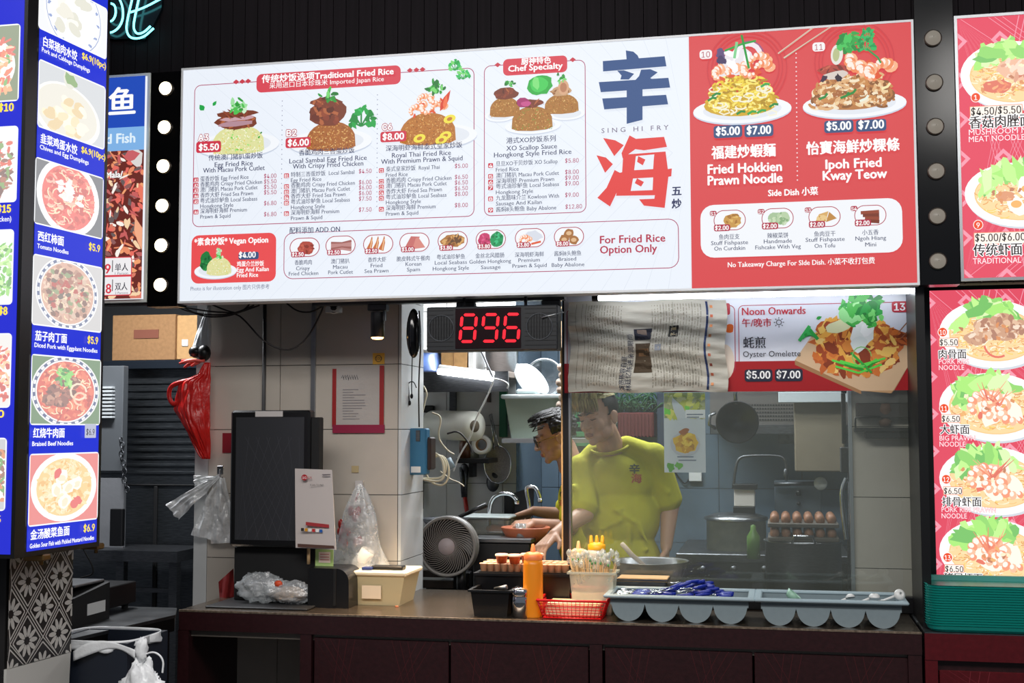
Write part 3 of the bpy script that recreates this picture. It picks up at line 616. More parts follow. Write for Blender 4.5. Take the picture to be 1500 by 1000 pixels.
# right light boxes ---------------------------------------------------------
RX0=PY(1397,24,0).x; rz0=PY(1408,412,0).z
rs=lightbox('noodle_sign','pink red backlit noodle menu sign at the upper right edge',RX0,RX0+1.2,rz0,PY(1397,24,0).z,0,.09,.01,(226,84,104),None,1.05)
def lattice(p,ua,ub,va,vb,st=.105):
    p.clip=(ua,ub,va,vb); p.o=(0,0); p.su=p.sv=1; c='ef9aac'
    i=ua-1.4
    while i<ub+.2:
        for o_ in (0,.02,.045):
            p.strip([(i+o_,va-.1),(i+o_+1.6,va+1.5)],.004,c); p.strip([(i+o_,va+1.5),(i+o_+1.6,va-.1)],.004,c)
        i+=st*1.3
    i=ua; 
    while i<ub:
        j=va
        while j<vb:
            p.L([(i-.03,j),(i,j+.03),(i+.03,j),(i,j-.03)],c); p.L([(i-.014,j),(i,j+.014),(i+.014,j),(i,j-.014)],'e25468'); j+=st*1.3
        i+=st*1.3
    p.clip=None
zt_=PY(1397,24,0).z
P.d=.0006; lattice(P,RX0+.012,RX0+1.18,rz0+.012,zt_-.012); P.build('pattern_print',LITB,rs)
SOUP=['f6d9a0','eebc68','f8ecc8','e8a050','fbf4e0','d88838']
def bowl(cx,cy,rx,ry,kind,rc=None):
    P.wash=.12
    P.at(cx,cy)
    P.ell(2,-3,rx*1.0,ry,'c9cfd8',-.06,36); P.ell(0,0,rx,ry,'fafcfd',-.06,36); P.ell(0,0,rx*.88,ry*.85,'eef2f6',-.06,36); P.ell(0,-1,rx*.82,ry*.78,'f0c070',-.06,36)
    P.ell(0,-1,rx*.8,ry*.75,'f4cf8c',-.06,36)
    for _ in range(260):
        t=R.uniform(0,6.28); d=math.sqrt(R.random()); x,y=rx*.72*d*math.cos(t),ry*.68*d*math.sin(t); a0=R.uniform(0,6.28)
        P.arc(x,y,R.uniform(4,12),a0,a0+R.uniform(.8,2),1.5,pick(SOUP+['f2c840','e0962c']),5,.5)
    for _ in range(26): t=R.uniform(.6,3.0); P.blob(rx*.5*math.cos(t)-rx*.1,ry*.5*math.sin(t)+ry*.25,rx*.24,ry*.17,pick(['7fd04a','9ce65a','b8f07c','58b838','d6f0a8']),.3)
    if kind=='mush': 
        meat(P,10,8,30,16,['e9b08c','f4d4bc','d8906c','c86038'],26); meat(P,-22,-16,22,10,['d8562c','e8783c','f0a060'],16)
    elif kind=='ribs':
        for x,y in ((-12,14),(14,20),(-26,-6),(20,0),(40,10),(0,2)): meat(P,x,y,17,10,['c89068','e0b490','a86844','f0d8c0'],12,.5)
        P.arc(6,-14,20,3.3,5.2,3,'e0502c',8)
    elif kind=='egg':
        for x,y in ((10,8),(34,2),(-6,-14)): P.blob(x,y,18,11,'fdf6ea',.15); P.ell(x+2,y,8,5.5,'f6a83c')
        meat(P,-20,-2,14,8,['d88850','e8a468'],10)
    else:
        for x,y,t in ((-12,4,.5),(12,6,2.0),(30,-8,1.2),(-2,-14,2.8)):
            P.blob(x,y,19,11,'fdf2e0',.15)
        for k in range(3): prawn(P,-14+k*22,2-k*4,19,1.0+k*.7,12)
        for k in range(12): P.strip([(-4+R.uniform(-6,14),2),(R.uniform(-30,34),R.uniform(14,40))],lambda t:3.6-3*t,pick(['e8703c','f09a6c','d8502c']))
    for _ in range(8): P.blob(R.uniform(-rx*.6,rx*.4),R.uniform(-ry*.4,ry*.4),4,2.4,pick(['e8a448','d8802c','b86424','f8e8c0']),.3)
def num(n,x,y): 
    P.wash=0
    P.at(x,y).ell(0,0,7.4,7.4,'fbf2ee'); P.ell(0,0,6.4,6.4,'e8502c'); P.ctext(n,x,y+4,4.6 if len(n)<2 else 8.5,10.5,WH,bold=.01)
bowl(1482,110,76,50,'mush'); bowl(1492,285,80,47,'egg'); P.build('dish_photo',LITB,rs)
num('1',1429,143); num('9',1432.6,329.5)
for y0,t,x in ((156.5,'$4.50/$5.50',1420),(341,'$5.00/$6.00',1426)): P.rect(x,y0,x+78,y0+15.5,'fbeee4',1); P.rect(x,y0,x+78,y0+15.5,'e8906c',1,.9); P.text(t,x+2.5,y0+13.2,x+75.5,16,'222222',.012)
P.text('香菇肉脞面',1420,187.5,1511,20,'2a1a1c',.015,WH,1,.07); P.text('MUSHROOM MINCED',1419,198.6,1544,12,'fdeef0',0,'e8506c',1,.03); P.text('MEAT NOODLE',1419,208.6,1501,12,'fdeef0',0,'e8506c',1,.03)
P.text('传统虾面',1426,374,1497,20,'2a1a1c',.015,WH,1,.07); P.text('TRADITIONAL PRAWN',1425,386.8,1538,12,'fdeef0',0,'e8506c',1,.03)
P.build('sign_writing',LITB,rs)
lz=.9; RY=.36; r2=lightbox('tall_noodle_sign','tall pink red backlit noodle menu panel behind the teal tray stack',PY(1353,430,RY).x,RX0+1.2,lz+.02,PY(1357,418,RY).z,RY,.09,.02,(226,84,104),BLACK,1.05)
P.P=Vector((0,RY,0)); P.d=.0006; bx0=PY(1358,430,RY).x
lattice(P,bx0,RX0+1.17,lz+.05,PY(1357,418,RY).z-.022); P.build('pattern_print',LITB,r2)
for cy,k in ((489,'ribs'),(596,'prawn'),(704,'prawn'),(810,'prawn')): bowl(1455,cy,80,50,k)
P.build('dish_photo',LITB,r2)
for n,x,y,pr,px_,py_,zh,zx0,zx1,zy,en in (('10',1380.5,486.5,'$5.50',1375,506,'肉骨面',1375,1415,524.5,(('PORK RIBS',1375,1419,533.2),('NOODLE',1375,1412,542))),
   ('11',1382.6,598,'$6.50',1378,617.6,'大虾面',1377,1419.5,634.5,(('BIG PRAWN',1376,1428,645),('NOODLE',1376,1414,653.8))),
   ('12',1385.7,701.6,'$6.50',1381,723,'排骨虾面',1380,1437,739.8,(('PORK RIBS PRAWN',1379,1458,749.3),('NOODLE',1379,1416,758.5))),
   ('13',1387.8,815.8,'$6.50',1383,836.8,'猪尾虾面',1382.6,1438.7,851,())):
    num(n,x,y); P.rect(px_,py_-11,px_+29,py_+1.6,'fdf2ea',1); P.rect(px_,py_-11,px_+29,py_+1.6,'e8906c',1,.8); P.text(pr,px_+1.5,py_,px_+27.5,12.5,'222222',.01)
    P.text(zh,zx0,zy,zx1,15.5,'2a1a1c',.012,WH,1,.07)
    for t,a_,b_,y_ in en: P.text(t,a_,y_,b_,10.5,'fdeef0',0,'e8506c',1,.03)
P.build('sign_writing',LITB,r2)
struct(Bx(SX1-.01,PY(1356,600,.1).x+.0,.06,.4,.9,SZ0+.1).build('trim_2',BLACK))
P.P=Vector((0,0,0))
# left standing menu panels -------------------------------------------------
BLU='2436c8'
def sidepanel(name,label,Q,x0,x1,zb,zt,yneg):
    """Q print on the panel plane; x0,x1: u range; zb,zt heights"""
    t=thing(name,label,'sign',at0(Q.P+Q.u*(x0+x1)/2,zb)); Z=Vector((0,0,1)); c=Q.P+Q.u*(x0+x1)/2; c.z=(zb+zt)/2
    MB().obox(c-Q.n*.03,(Q.u,Q.n,Z),(x1-x0)/2,.03,(zt-zb)/2).build('housing',BLACK,t)
    return t
Q=Print(pA,du); ql=Q.uv(36,808)[0]; qr=Q.uv(158,200)[0]; zb=1.222
menu=sidepanel('noodle_menu_screen','tall blue menu panel with six noodle and dumpling photos, second from the left edge',Q,ql-.005,qr,zb-.01,3.2,0)
def face(Q,u0,u1,z0,z1,col,t,name='panel'):
    c=Q.P+Q.u*(u0+u1)/2; c.z=(z0+z1)/2
    return MB().obox(c+Q.n*.001,(Q.u,Q.n,Vector((0,0,1))),(u1-u0)/2,.001,(z1-z0)/2).build(name,mat('lit blue '+name+str(col),col,.3,emit=1.1,spec=.3),t)
fu0=Q.uv(39,790)[0]; fu1=Q.uv(153,200)[0]; face(Q,fu0,fu1,zb+.005,3.18,(36,52,205),menu)
Q.d=.0025
def sbowl(Q,cx,cy,rx,ry,draw,bgc,box,rim='dfe3ea',inner='f2e0c4'):
    Q.wash=.22
    Q.rect(*box,'f6f8fa',6); x0,y0,x1,y1=box; (u0_,v1_),(u1_,v0_)=Q.uv(x0,y0),Q.uv(x1,y1); Q.clip=(u0_+.004,u1_-.004,v0_+.004,v1_-.004)
    Q.poly([(u0_,v0_),(u1_,v0_),(u1_,v1_),(u0_,v1_)],bgc); Q.at(cx,cy); draw(Q,rx,ry); Q.clip=None
def b_dump(Q,rx,ry):
    Q.ell(0,0,rx,ry,'eef1f6',0,30); Q.ell(0,0,rx*.92,ry*.92,'5c78b8',0,30); Q.ell(0,0,rx*.9,ry*.9,'f3f5f8',0,30)
    for i in range(16): t=i*.39; Q.blob(rx*.82*math.cos(t),ry*.82*math.sin(t),3,2,'6a86c4',.4)
    for _ in range(14): Q.blob(R.uniform(-.5,.5)*rx,R.uniform(-.5,.5)*ry,rx*.24,ry*.13,pick(['e6e2d2','f4f1e6','d8d6c4','fbfaf2']),.15,12)
def b_dump2(Q,rx,ry):
    Q.ell(0,0,rx,ry,'f2f2ee',-.2,30); Q.ell(0,2,rx*.9,ry*.88,'e4e0d2',-.2,30)
    for _ in range(26): Q.blob(R.uniform(-.62,.5)*rx,R.uniform(-.6,.55)*ry,rx*.17,ry*.14,pick(['f0dcae','f6e8c4','e4c890','fbf2dc']),.15,12)
    Q.ell(2,ry*1.2,9,14,'dcdccc'); Q.blob(3,ry*1.2,7,10,'6a9a3c',.3)
def b_soup(cols,top=None,rimc='fafafa',band=None,nood='f6e2b8'):
    def f(Q,rx,ry):
        Q.ell(0,0,rx,ry,rimc,0,34)
        if band:
            Q.ell(0,0,rx*.96,ry*.96,band,0,34); Q.ell(0,0,rx*.88,ry*.88,'f6f6f4',0,34)
            for i in range(26): t=i*.2417; Q.L([(rx*(.92+.03*a)*math.cos(t+b*.06),ry*(.92+.03*a)*math.sin(t+b*.06)) for a,b in ((-1,-1),(1,-1),(1,1),(-1,1))],'f6f6f4')
        Q.ell(0,0,rx*.84,ry*.84,cols[0],0,34)
        for _ in range(230):
            t=R.uniform(0,6.28); d=math.sqrt(R.random())*.78; Q.blob(rx*d*math.cos(t),ry*d*math.sin(t),R.uniform(2,6),R.uniform(1.2,4),pick(cols),.3,7)
        for _ in range(40):
            t=R.uniform(0,6.28); d=math.sqrt(R.random())*.7; a0=R.uniform(0,6); Q.arc(rx*d*math.cos(t),ry*d*math.sin(t),R.uniform(4,10),a0,a0+1.6,1.5,nood,5)
        if top: top(Q,rx,ry)
    return f
def t_eggs(Q,rx,ry): 
    for _ in range(18): Q.blob(R.uniform(-.3,.35)*rx,R.uniform(-.1,.4)*ry,6,4,pick(['fbf8f4','f0e8e4','ffffff']),.3)
def t_beef(Q,rx,ry):
    for x,y in ((-.1,.3),(.05,-.05),(-.35,.0),(-.5,-.25),(-.15,-.3),(.2,.25)): meat(Q,x*rx,y*ry,rx*.2,ry*.17,['8c4c3c','a86450','6a3428','c08870'],9,.5)
    for _ in range(30): Q.blob(R.uniform(-.3,.15)*rx,R.uniform(.15,.6)*ry,4,2.4,pick(LET),.3)
    Q.arc(rx*.35,0,12,0,6,3,'f8dcc0',10); Q.arc(rx*.4,-ry*.2,9,0,5,3,'f4c8a8',10)
def t_fish(Q,rx,ry):
    for x,y in ((-.1,.3),(.35,.1),(-.25,-.05),(0,-.4),(.1,.0)): Q.blob(x*rx,y*ry,rx*.22,ry*.17,'fbf6ea',.2,12); Q.blob(x*rx,y*ry-2,rx*.14,ry*.09,'f0e2c0',.2,10)
    for x,y in ((-.25,.4),(.3,-.5),(.4,-.42)): Q.blob(x*rx,y*ry,7,5,'e0322c',.3)
def t_dice(Q,rx,ry):
    for _ in range(110): x,y=R.uniform(-.62,.62)*rx,R.uniform(-.62,.62)*ry; Q.blob(x,y,4.6,4,pick(['a86a54','8a9a68','c89478','6a5a4c','d8b8a0','b83c2c','7a4c3c']),.25,5)
bx=[((57,-40,155,88),(108,22),44,58,b_dump,'e8eaee'),((56,85.5,152,220),(98,168),50,44,b_dump2,'c8ccd0'),((51,229,149,351),(100,290),46,56,b_soup(['e8584c','f08c70','d8402c','f4b8a0','c83c30'],t_eggs),'50545c'),
 ((47,371,147,487.7),(98,430),46,53,b_soup(['d8a890','e8c8b0','b88870'],t_dice,'fafafa','4a5c8c'),'c8c6c6'),((44,518,144,622.7),(95,573),50,52,b_soup(['d84830','e86c48','b83020','f08c60'],t_beef,'f0f0f0','28407c'),'4c7a44'),
 ((40.5,664.6,140,760),(92,713),48,50,b_soup(['f0c878','f6dca0','e8b050','f8e8c0'],t_fish,'f8f8f8'),'e05c58')]
for box,(cx,cy),rx,ry,dr,bg in bx: sbowl(Q,cx,cy,rx,ry,dr,bg,box); Q.build('dish_photo',LITB,menu)
YE='ffe24a'
for zh,a0,a1,y,pr,p0,p1,yp,en,e0_,e1_,ye in (('白菜猪肉水饺',60,110,66,'$6.9(10pc)',117,152,85.5,'Pork and Cabbage Dumplings',58,129,75.5),('韭菜鸡蛋水饺',56,110,208,'$6.9(10pc)',116,151,223,'Chives and Egg Dumplings',55,127,218),
  ('西红柿面',52,90,351,'$5.9',127,143,366,'Tomato Noodles',51,97,363),('茄子肉丁面',48,94.5,497,'$5.9',125,140,502.6,'Diced Pork with Eggplant Noodles',47,139.5,508),
  ('红烧牛肉面',45,91,640,'',0,0,0,'Braised Beef Noodles',43.6,103.5,653),('金汤酸菜鱼面',41,98,789.5,'$6.9',119,135,779,'Golden Sour Fish with Pickled Mustard Noodles',40,134,803)):
    Q.text(zh,a0,y,a1,16,WH,.025); Q.text(en,e0_,ye,e1_,9.5,WH,.02)
    if pr: Q.text(pr,p0,yp,p1,15 if len(pr)<6 else 13,YE,.03)
Q.rect(121,621,137,641,'b8bcd0',1); Q.text('$6.9',123,637,135,13,'303040',.01)
Q.build('menu_writing',LITB,menu)
yP=pA.y-.09; xr=PY(36,10,yP).x
Q2=Print((xr,yP,1.227),(1,0,0)); Q2.d=.0025
zb2=PY(18,812,yP).z
m2=thing('stir_fry_menu_screen','blue menu panel cropped by the left edge of the picture','sign',(xr-.3,yP,zb2)); 
Bx(xr-.9,xr+.012,yP,yP+.05,zb2-.012,3.3).build('housing',BLACK,m2); Bx(xr-.88,xr,yP-.002,yP,zb2,3.29).build('panel',mat('lit blue panel two',(40,48,200),.3,emit=1.1,spec=.3),m2)
def g_(cols): 
    def f(Q,rx,ry):
        Q.ell(-20,0,rx*1.2,ry,'f4f4f2',0,30)
        for _ in range(150): Q.blob(R.uniform(-45,22),R.uniform(-.8,.8)*ry,R.uniform(3,9),R.uniform(1.5,4),pick(cols),.3,7)
    return f
for (y0,y1,xr_,cols,bg) in ((48,148,28,['f0703c','f8a868','e04c2c','6ab04c','fbd8b0'],'6a7c4c'),(195,296,25,['8c4a30','b06040','6a3020','e0502c','7aa04c'],'f0f0ee'),(344,446,19,['6ac03c','4c9c2c','9cdc6c','c8f09c'],'f4f4f0'),(494,597,16,['e85030','f08850','f8c898','c83020'],'e8e4e0'),(645,748,9,['5c9c3c','d8803c','8c4c30'],'b8bcc0')):
    sbowl(Q2,-5,(y0+y1)/2,40,46,g_(cols),bg,(-90,y0-4,xr_,y1)); Q2.build('dish_photo',LITB,m2)
Q2.text('$10',0,164,21,16,YE,.04); Q2.text('$15',-2,312,17,16,YE,.04); Q2.text('icken)',-1,325,18,11,WH,.01); Q2.text('$8',0,461,12,16,YE,.04); Q2.text('0',-1,611,7,15,YE,.04); Q2.text('5',-4,765,2,15,YE,.04)
Q2.build('menu_writing',LITB,m2)
for px,py in ((55,812),(136,796)):
    c=PZ(px,py,1.212); b=MB().box(c.x-.05,c.x+.02,c.y+.0,c.y+.04,1.192,1.212,.004).tube([(c.x,c.y+.02,1.2),(c.x-.0,c.y+.02,1.18)],.006).build('bracket',mat('brass bracket',(130,100,60),.35,.9),menu)
# ================================================================= NOON BOARD, TUBE, GLASS
GY=.40; BYD=.375
P.P=Vector((0,BYD,0)); P.d=.0006
nx0=PY(827,570,BYD).x; nx1=PY(1345,570,BYD).x; nz0=PY(1000,574,BYD).z; nz1=2.12
nb=thing('omelette_board','oyster omelette menu board hung over the glass, partly covered by newspaper','sign',((nx0+nx1)/2,BYD,nz0))
Bx(nx0,nx1,BYD,BYD+.004,nz0,nz1).build('panel',mat('printed white board',(226,229,240),.3),nb)
v5=P.uv(1100,529)[1]
P.poly([(nx0,nz0),(nx1,nz0),(nx1,v5),(nx0,v5)],'a8141c'); P.rect(1081,447,1331.5,546,'b0304c',8,1.1); P.poly([(P.uv(1078,530)[0],nz0+.001),(P.uv(1334,530)[0],nz0+.001),(P.uv(1334,530)[0],v5),(P.uv(1078,530)[0],v5)],'a8141c')
P.rect(830,452,1078,546,'b0304c',8,1.1); P.at(1069,481); P.blob(0,0,6,7,'f0702c',.15); P.rect(1061,444,1069.5,461,'c8283c',3); P.at(1062,530).ell(0,0,14,26,'e8d8c8')
P.at(1256,506)
P.L([(-93,-20),(-64,20),(90,-2),(52,-66),(4,-66)],'d9b894'); P.L([(-93,-20),(4,-66),(4,-71),(-93,-27)],'a87c54'); P.L([(4,-66),(52,-66),(90,-2),(84,-14),(48,-70)],'c49a70')
OM=['c8642c','e08c3c','a84820','f0b04c','8c3818','f4c868','d87430']
meat(P,-2,-4,66,38,OM,230,.26)
for _ in range(46): t=R.uniform(0,6.28); P.blob(-2+60*math.cos(t),-6+36*math.sin(t),8,5,pick(OM+['f4d080']),.35)
meat(P,-30,24,30,16,OM,40,.4); meat(P,40,10,34,14,OM,40,.4)
P.blob(-26,28,22,9,'dfe0b4',.15,14,.2); P.blob(8,18,21,17,'eef3f0',.12,16); P.blob(2,2,12,13,'e4ecea',.15); P.blob(14,24,12,9,'fbfdfc',.2)
herb(P,6,52,30,60,('4fc052','2fa548','9fe89a','1f8a3c')); herb(P,22,38,16,26)
for t in ((0,0),(4,2),(-8,3),(10,-4),(-3,-6)): P.strip([(-30+t[0],-24+t[1]),(4+t[0],-34+t[1]),(32-t[0],-22+t[1])],3,pick(['1f9a2c','3cc03c','5ad84c']))
P.strip([(-10,-10),(20,-40)],3.5,'2fa83c'); P.arc(6,-16,14,0,5,1.4,'7fd06c',12)
for k in range(5): P.strip([(-70+k*3,30-k*5),(-86+k*4,8+k*4)],5,pick(['1f9a3c','3cb85c','2fa548']))
leaf(P,-60,40,9,5,.4,'2fa548'); P.strip([(60,18),(90,52)],1.6,'a06850'); P.strip([(64,10),(90,36)],1.6,'a06850')
P.build('dish_photo',PAPER,nb)
P.text('Noon Onwards',1087,461.6,1180,16,'c0283c',.015); P.text('午/晚市',1087,478.2,1130,14,'c0283c',.012)
P.at(1141,472).arc(0,0,3.6,0,6.283,1,'444',14) if False else P.at(1141,472); P.arc(0,0,3.6,0,6.283,1.1,'3c3c44',14)
for i in range(8): t=i*math.pi/4; P.strip([(5.2*math.cos(t),5.2*math.sin(t)),(7.6*math.cos(t),7.6*math.sin(t))],1.1,'3c3c44')
P.text('蚝煎',1089,508.6,1121.7,18,'2a2a38',.01); P.text('Oyster Omelette',1088.5,522.6,1172.8,12,'2a2a38',.006)
P.rect(1090.7,541,1131.7,558.5,'23263a',4); P.rect(1135,540.3,1176,558,'23263a',4); P.text('$5.00',1094,554.4,1128,15.5,WH,.03); P.text('$7.00',1138,554,1172,15.5,WH,.03)
P.rect(1306,441.5,1330.5,457,'c8283c',4); P.text('13',1310,454.6,1325.5,15,WH,.03)
P.build('board_writing',PAPER,nb)
# newspaper sheet: crumpled
np0=PY(834,443,.36); np1=PY(1065,573,.36)
def wob(u,v): return .004*math.sin(u*9+v*7)+.007*math.sin(v*17+u*3+1.5*math.sin(u*5))+.004*math.sin(v*43-u*11)+.002*math.sin(v*90+u*31)
def npf(u,v,off=0):
    s_=.006*math.sin(v*9); return Vector((np0.x+(np1.x-np0.x)*u+s_*(1 if u>.5 else -1),.352+wob(u,v)-off,np0.z+(np1.z-np0.z)*v+.004*math.sin(u*11)))
news=MB().grid(lambda u,v:npf(u,v),60,40).build('newspaper',mat('newsprint',(190,186,174),.9,0,.6,9,.05,stretch=(.6,1,2.5))); tag(news,'crumpled newspaper sheet taped over the left half of the omelette board','newspaper')
ink=[];
NP=Print((np0.x,.352,np1.z),(1,0,0))
def nink(u0,u1,v0,v1,c):
    b=len(NP.vs); n=max(1,int((v1-v0)*30)); m=max(1,int((u1-u0)*40))
    for j in range(n+1):
        for i in range(m+1): NP.vs.append(npf(u0+(u1-u0)*i/m,v0+(v1-v0)*j/n,.0022+c[1]))
    for j in range(n):
        for i in range(m): a_=b+j*(m+1)+i; NP.fs.append((a_,a_+1,a_+m+2,a_+m+1)); NP.cs.append(lin(c[0]))
nink(.868,.882,.02,.98,('2c3a60',0)); 
for i in range(9): nink(.893,.91,.06+i*.105,.09+i*.105,(pick(['c86a4c','7a3c30','d08a5c']),0))
for x in (.05,.09,.115,.6,.66,.78): nink(x,x+.003,.03,.97,('8a8578',0))
for i in range(40):
    u=.13+.018*i
    if .35<u<.52 or u>.85: continue
    v=.05
    while v<.93:
        l=R.uniform(.02,.07); nink(u,u+.006,v,min(v+l,.95),(pick(['9a9588','8f8a7e','a39e90']),0)); v+=l+.012
nink(.42,.53,.3,.42,('2a2c38',.0002)); nink(.44,.50,.31,.41,('7a6a60',.0004)); nink(.42,.53,.46,.78,('4a3c2c',.0002)); nink(.44,.52,.52,.6,('7a5c40',.0004)); nink(.64,.7,.29,.41,('2c2c2c',.0002)); nink(.655,.685,.31,.39,('a89878',.0004)); nink(.56,.6,.48,.55,('8c9098',.0002))
for s_,u,v,sz in (('林廷忆陈进亲润眼尚',.405,.98,.062),('演员陈容自庭',.365,.98,.05)):
    g,f,w=glyphs(s_,.02); b=len(NP.vs)
    k=.62/w if len(s_)>7 else .38/w
    for x,y in g: NP.vs.append(npf(u-y*.042,v-x*k,.003))
    for q in f: NP.fs.append(tuple(b+i for i in q)); NP.cs.append(lin('303850'))
NP.build('news_print',attrmat('news ink',0,.9),news)
# tube lamp over board
tz=PY(1100,429.5,.25).z; ta=PY(872,436,.25).x; tb=PY(1345,436,.25).x
tl=thing('tube_lamp','long lit white tube lamp under the sign over the omelette board','lamp',((ta+tb)/2,.25,tz))
Bx(ta-.01,tb+.01,.245,.285,tz+.004,tz+.03,.004).build('fitting',WHITE,tl); MB().tube([(ta,.25,tz-.004),(tb,.25,tz-.004)],.011,12).build('tube',mat('lit tube',(244,248,255),.3,emit=11),tl)
for e in (ta,tb): MB().tube([(e-.012,.25,tz-.004),(e+.012,.25,tz-.004)],.013,12).build('end_cap',BLACK,tl)
# glass front
GLASS=film('dusty shop glass',(175,180,170),.075,.05)
gx0=PY(834,700,GY).x; gx1=x1_=PY(1352,700,GY).x
sg=thing('glass_screen','dusty glass screen in a black frame standing on the counter','screen',((gx0+gx1)/2,GY,.9))
Bx(gx0,gx1,GY,GY+.006,.96,nz0+.05).build('glass_pane',GLASS,sg)
f=MB().box(gx0-.022,gx0,GY-.02,GY+.03,.9,2.1).build('frame_post',BLACK,sg); Bx(gx0,gx0+.008,GY-.015,GY+.02,.96,2.0).build('edge_strip',ALU,sg); Bx(gx0-.03,gx0-.022,GY-.01,GY+.02,1.0,1.9).build('edge_strip',WOODP,sg)
Bx(gx0,gx1+.02,GY-.02,GY+.03,.9,.962,.004).build('bottom_rail',BLACK,sg); Bx(gx1,gx1+.02,GY-.02,GY+.03,.9,2.1).build('frame_post',BLACK,sg)
# print sheets behind glass
def sheet(name,label,cat,px0,py0,px1,py1,y,m,th=.003):
    a_=PY(px0,py0,y); b_=PY(px1,py1,y); t=thing(name,label,cat,((a_.x+b_.x)/2,y,b_.z)); Bx(a_.x,b_.x,y,y+th,b_.z,a_.z).build('sheet',m,t); return t
P.P=Vector((0,.43,0)); P.d=.0008
po=sheet('dish_sheet','pale sheet with two yellow noodle photos just behind the glass','poster',972,574,1034,692,.43,mat('pale sheet',(196,204,210),.4))  # menu picture showing in the glass, built as a flat sheet behind it
P.clip=(P.uv(973,600)[0],P.uv(1033,600)[0],P.uv(1000,691)[1],P.uv(1000,575)[1])
P.at(1003,595); P.rect(972,574,1034,612,'8a9860')
for _ in range(90): P.blob(R.uniform(-30,30),R.uniform(-16,20),7,4,pick(['b8c048','d8d868','8a9440','a0a878','70d040' if R.random()<.2 else 'c8c890']),.3)
P.blob(-2,-20,34,8,'c4ccd4',.1); P.rect(1004,600,1034,612,'dfe3e6',1)
P.at(1004,652); P.ell(0,2,22,18,'b8bcc4'); meat(P,0,4,18,15,['d8b030','c89428','e8c84c','a87c24'],40); P.blob(-2,20,8,4,'a06030',.2); P.blob(-22,-32,6,5,'5ca03c',.4); P.blob(-10,-30,5,5,'6ab048',.4)
P.clip=None
for i,(x0,x1,y) in enumerate(((1006,1030,606),(1006,1024,610),(992,1016,668),(994,1020,673))): P.rect(x0,y,x1,y+1.6,'707c90')
P.build('dish_photo',PAPER,po)
# ================================================================= COUNTERS
from mathutils import noise
V3=lambda x,y,z:Vector((x,y,z))
TOP=.9
cx0=PZ(262,893,TOP).x; cx1=PY(1350,925,-.03).x
ct=thing('service_counter','long steel topped counter with maroon front under the white sign','counter',((cx0+cx1)/2,-.03,0))
Bx(cx0,cx1,-.03,.74,TOP-.012,TOP,.002).build('worktop',mat('worn steel top',(136,122,108),.26,.9,.06,14,.25,stretch=(2,8,1)),ct)
Bx(cx0,cx1,-.035,-.025,TOP-.075,TOP-.004).build('front_edge',MAROON,ct)
Bx(cx0,cx1,-.037,-.03,TOP-.006,TOP+.001).build('chipped_edge_strip',mat('worn edge metal',(170,150,130),.4,.8,.1,80,.5),ct)
Bx(cx0+.03,cx1-.03,-.01,.0,TOP-.1,TOP-.075).build('under_rail',mat('bare under rail',(120,112,104),.5,.3),ct)
for px in (268.5,448,873,1340): 
    c=PY(px,950,-.03).x; Bx(c-.022,c+.022,-.032,.0,0,TOP-.075).build('post',MAROON,ct)
for px in (268.5,1340): c=PY(px,950,-.03).x; Bx(c-.02,c+.02,.68,.72,0,TOP-.02).build('post',MAROON,ct)
DRM=attrmat('door lacquer',0,.35)
def lacdoor(parent,x0,x1,z0,z1,y,base,line):
    d=Bx(x0,x1,y,y+.02,z0,z1,.002).build('door',base,parent)
    p=Print((0,y,0),(1,0,0)); p.d=.0004; p.clip=(x0,x1,z0,z1); p.o=(0,0); p.su=p.sv=1; i=x0-1.5; st=.30
    while i<x1+.3:
        for o_ in (0,.03,.06): p.strip([(i+o_,z0-.2),(i+o_+1.3,z0+1.5)],.0025,line); p.strip([(i+o_,z0+1.5),(i+o_+1.3,z0-.2)],.0025,line)
        i+=st
    p.build('door_pattern',DRM,d); return d
dz=PY(560,935,-.02).z
for a_,b_ in ((460,657),(660,862),(886,1102),(1105,1330)):
    lacdoor(ct,PY(a_,960,-.02).x,PY(b_,960,-.02).x,.06,dz-.004,-.02,MAROON,'4a1c20')
Bx(PY(448,950,0).x,PY(452,950,0).x,.0,.7,.05,TOP-.02).build('divider',MAROON,ct); Bx(cx0+.03,cx1-.03,.69,.71,.05,TOP-.02).build('back_panel',MATTE,ct)
Bx(cx0+.02,cx1-.02,0,.69,.05,.07).build('bottom_shelf',MAROON,ct); Bx(cx0,cx0+.02,.0,.7,.05,TOP-.02).build('side_panel',MAROON,ct)
for i in range(3):
    c=PY(315+i*52,945,.68); MB().lathe((c.x,.69,c.z),[(.001,.01),(.01,.008),(.012,0)],12,'y').build('screw_cap',BLACK,ct)
rx0=PY(1354,925,-.03).x
rc=thing('red_counter','dark red patterned counter under the teal tray stack','counter',(rx0+.6,-.03,0))
Bx(rx0,rx0+1.3,-.03,.7,TOP-.012,TOP,.002).build('worktop',STEELD,rc); fe=Bx(rx0,rx0+1.3,-.036,-.026,TOP-.09,TOP-.003).build('front_edge',MAROON2,rc)
Bx(rx0,rx0+.04,-.033,0,0,TOP-.09).build('post',MAROON2,rc); Bx(rx0+.04,rx0+1.3,-.01,0,TOP-.14,TOP-.09).build('under_rail',MAROON,rc)
lacdoor(rc,rx0+.045,rx0+1.2,.06,TOP-.125,-.022,MAROON2,'7c2a34'); Bx(rx0,rx0+.02,0,.7,0,TOP-.02).build('side_panel',MAROON,rc)
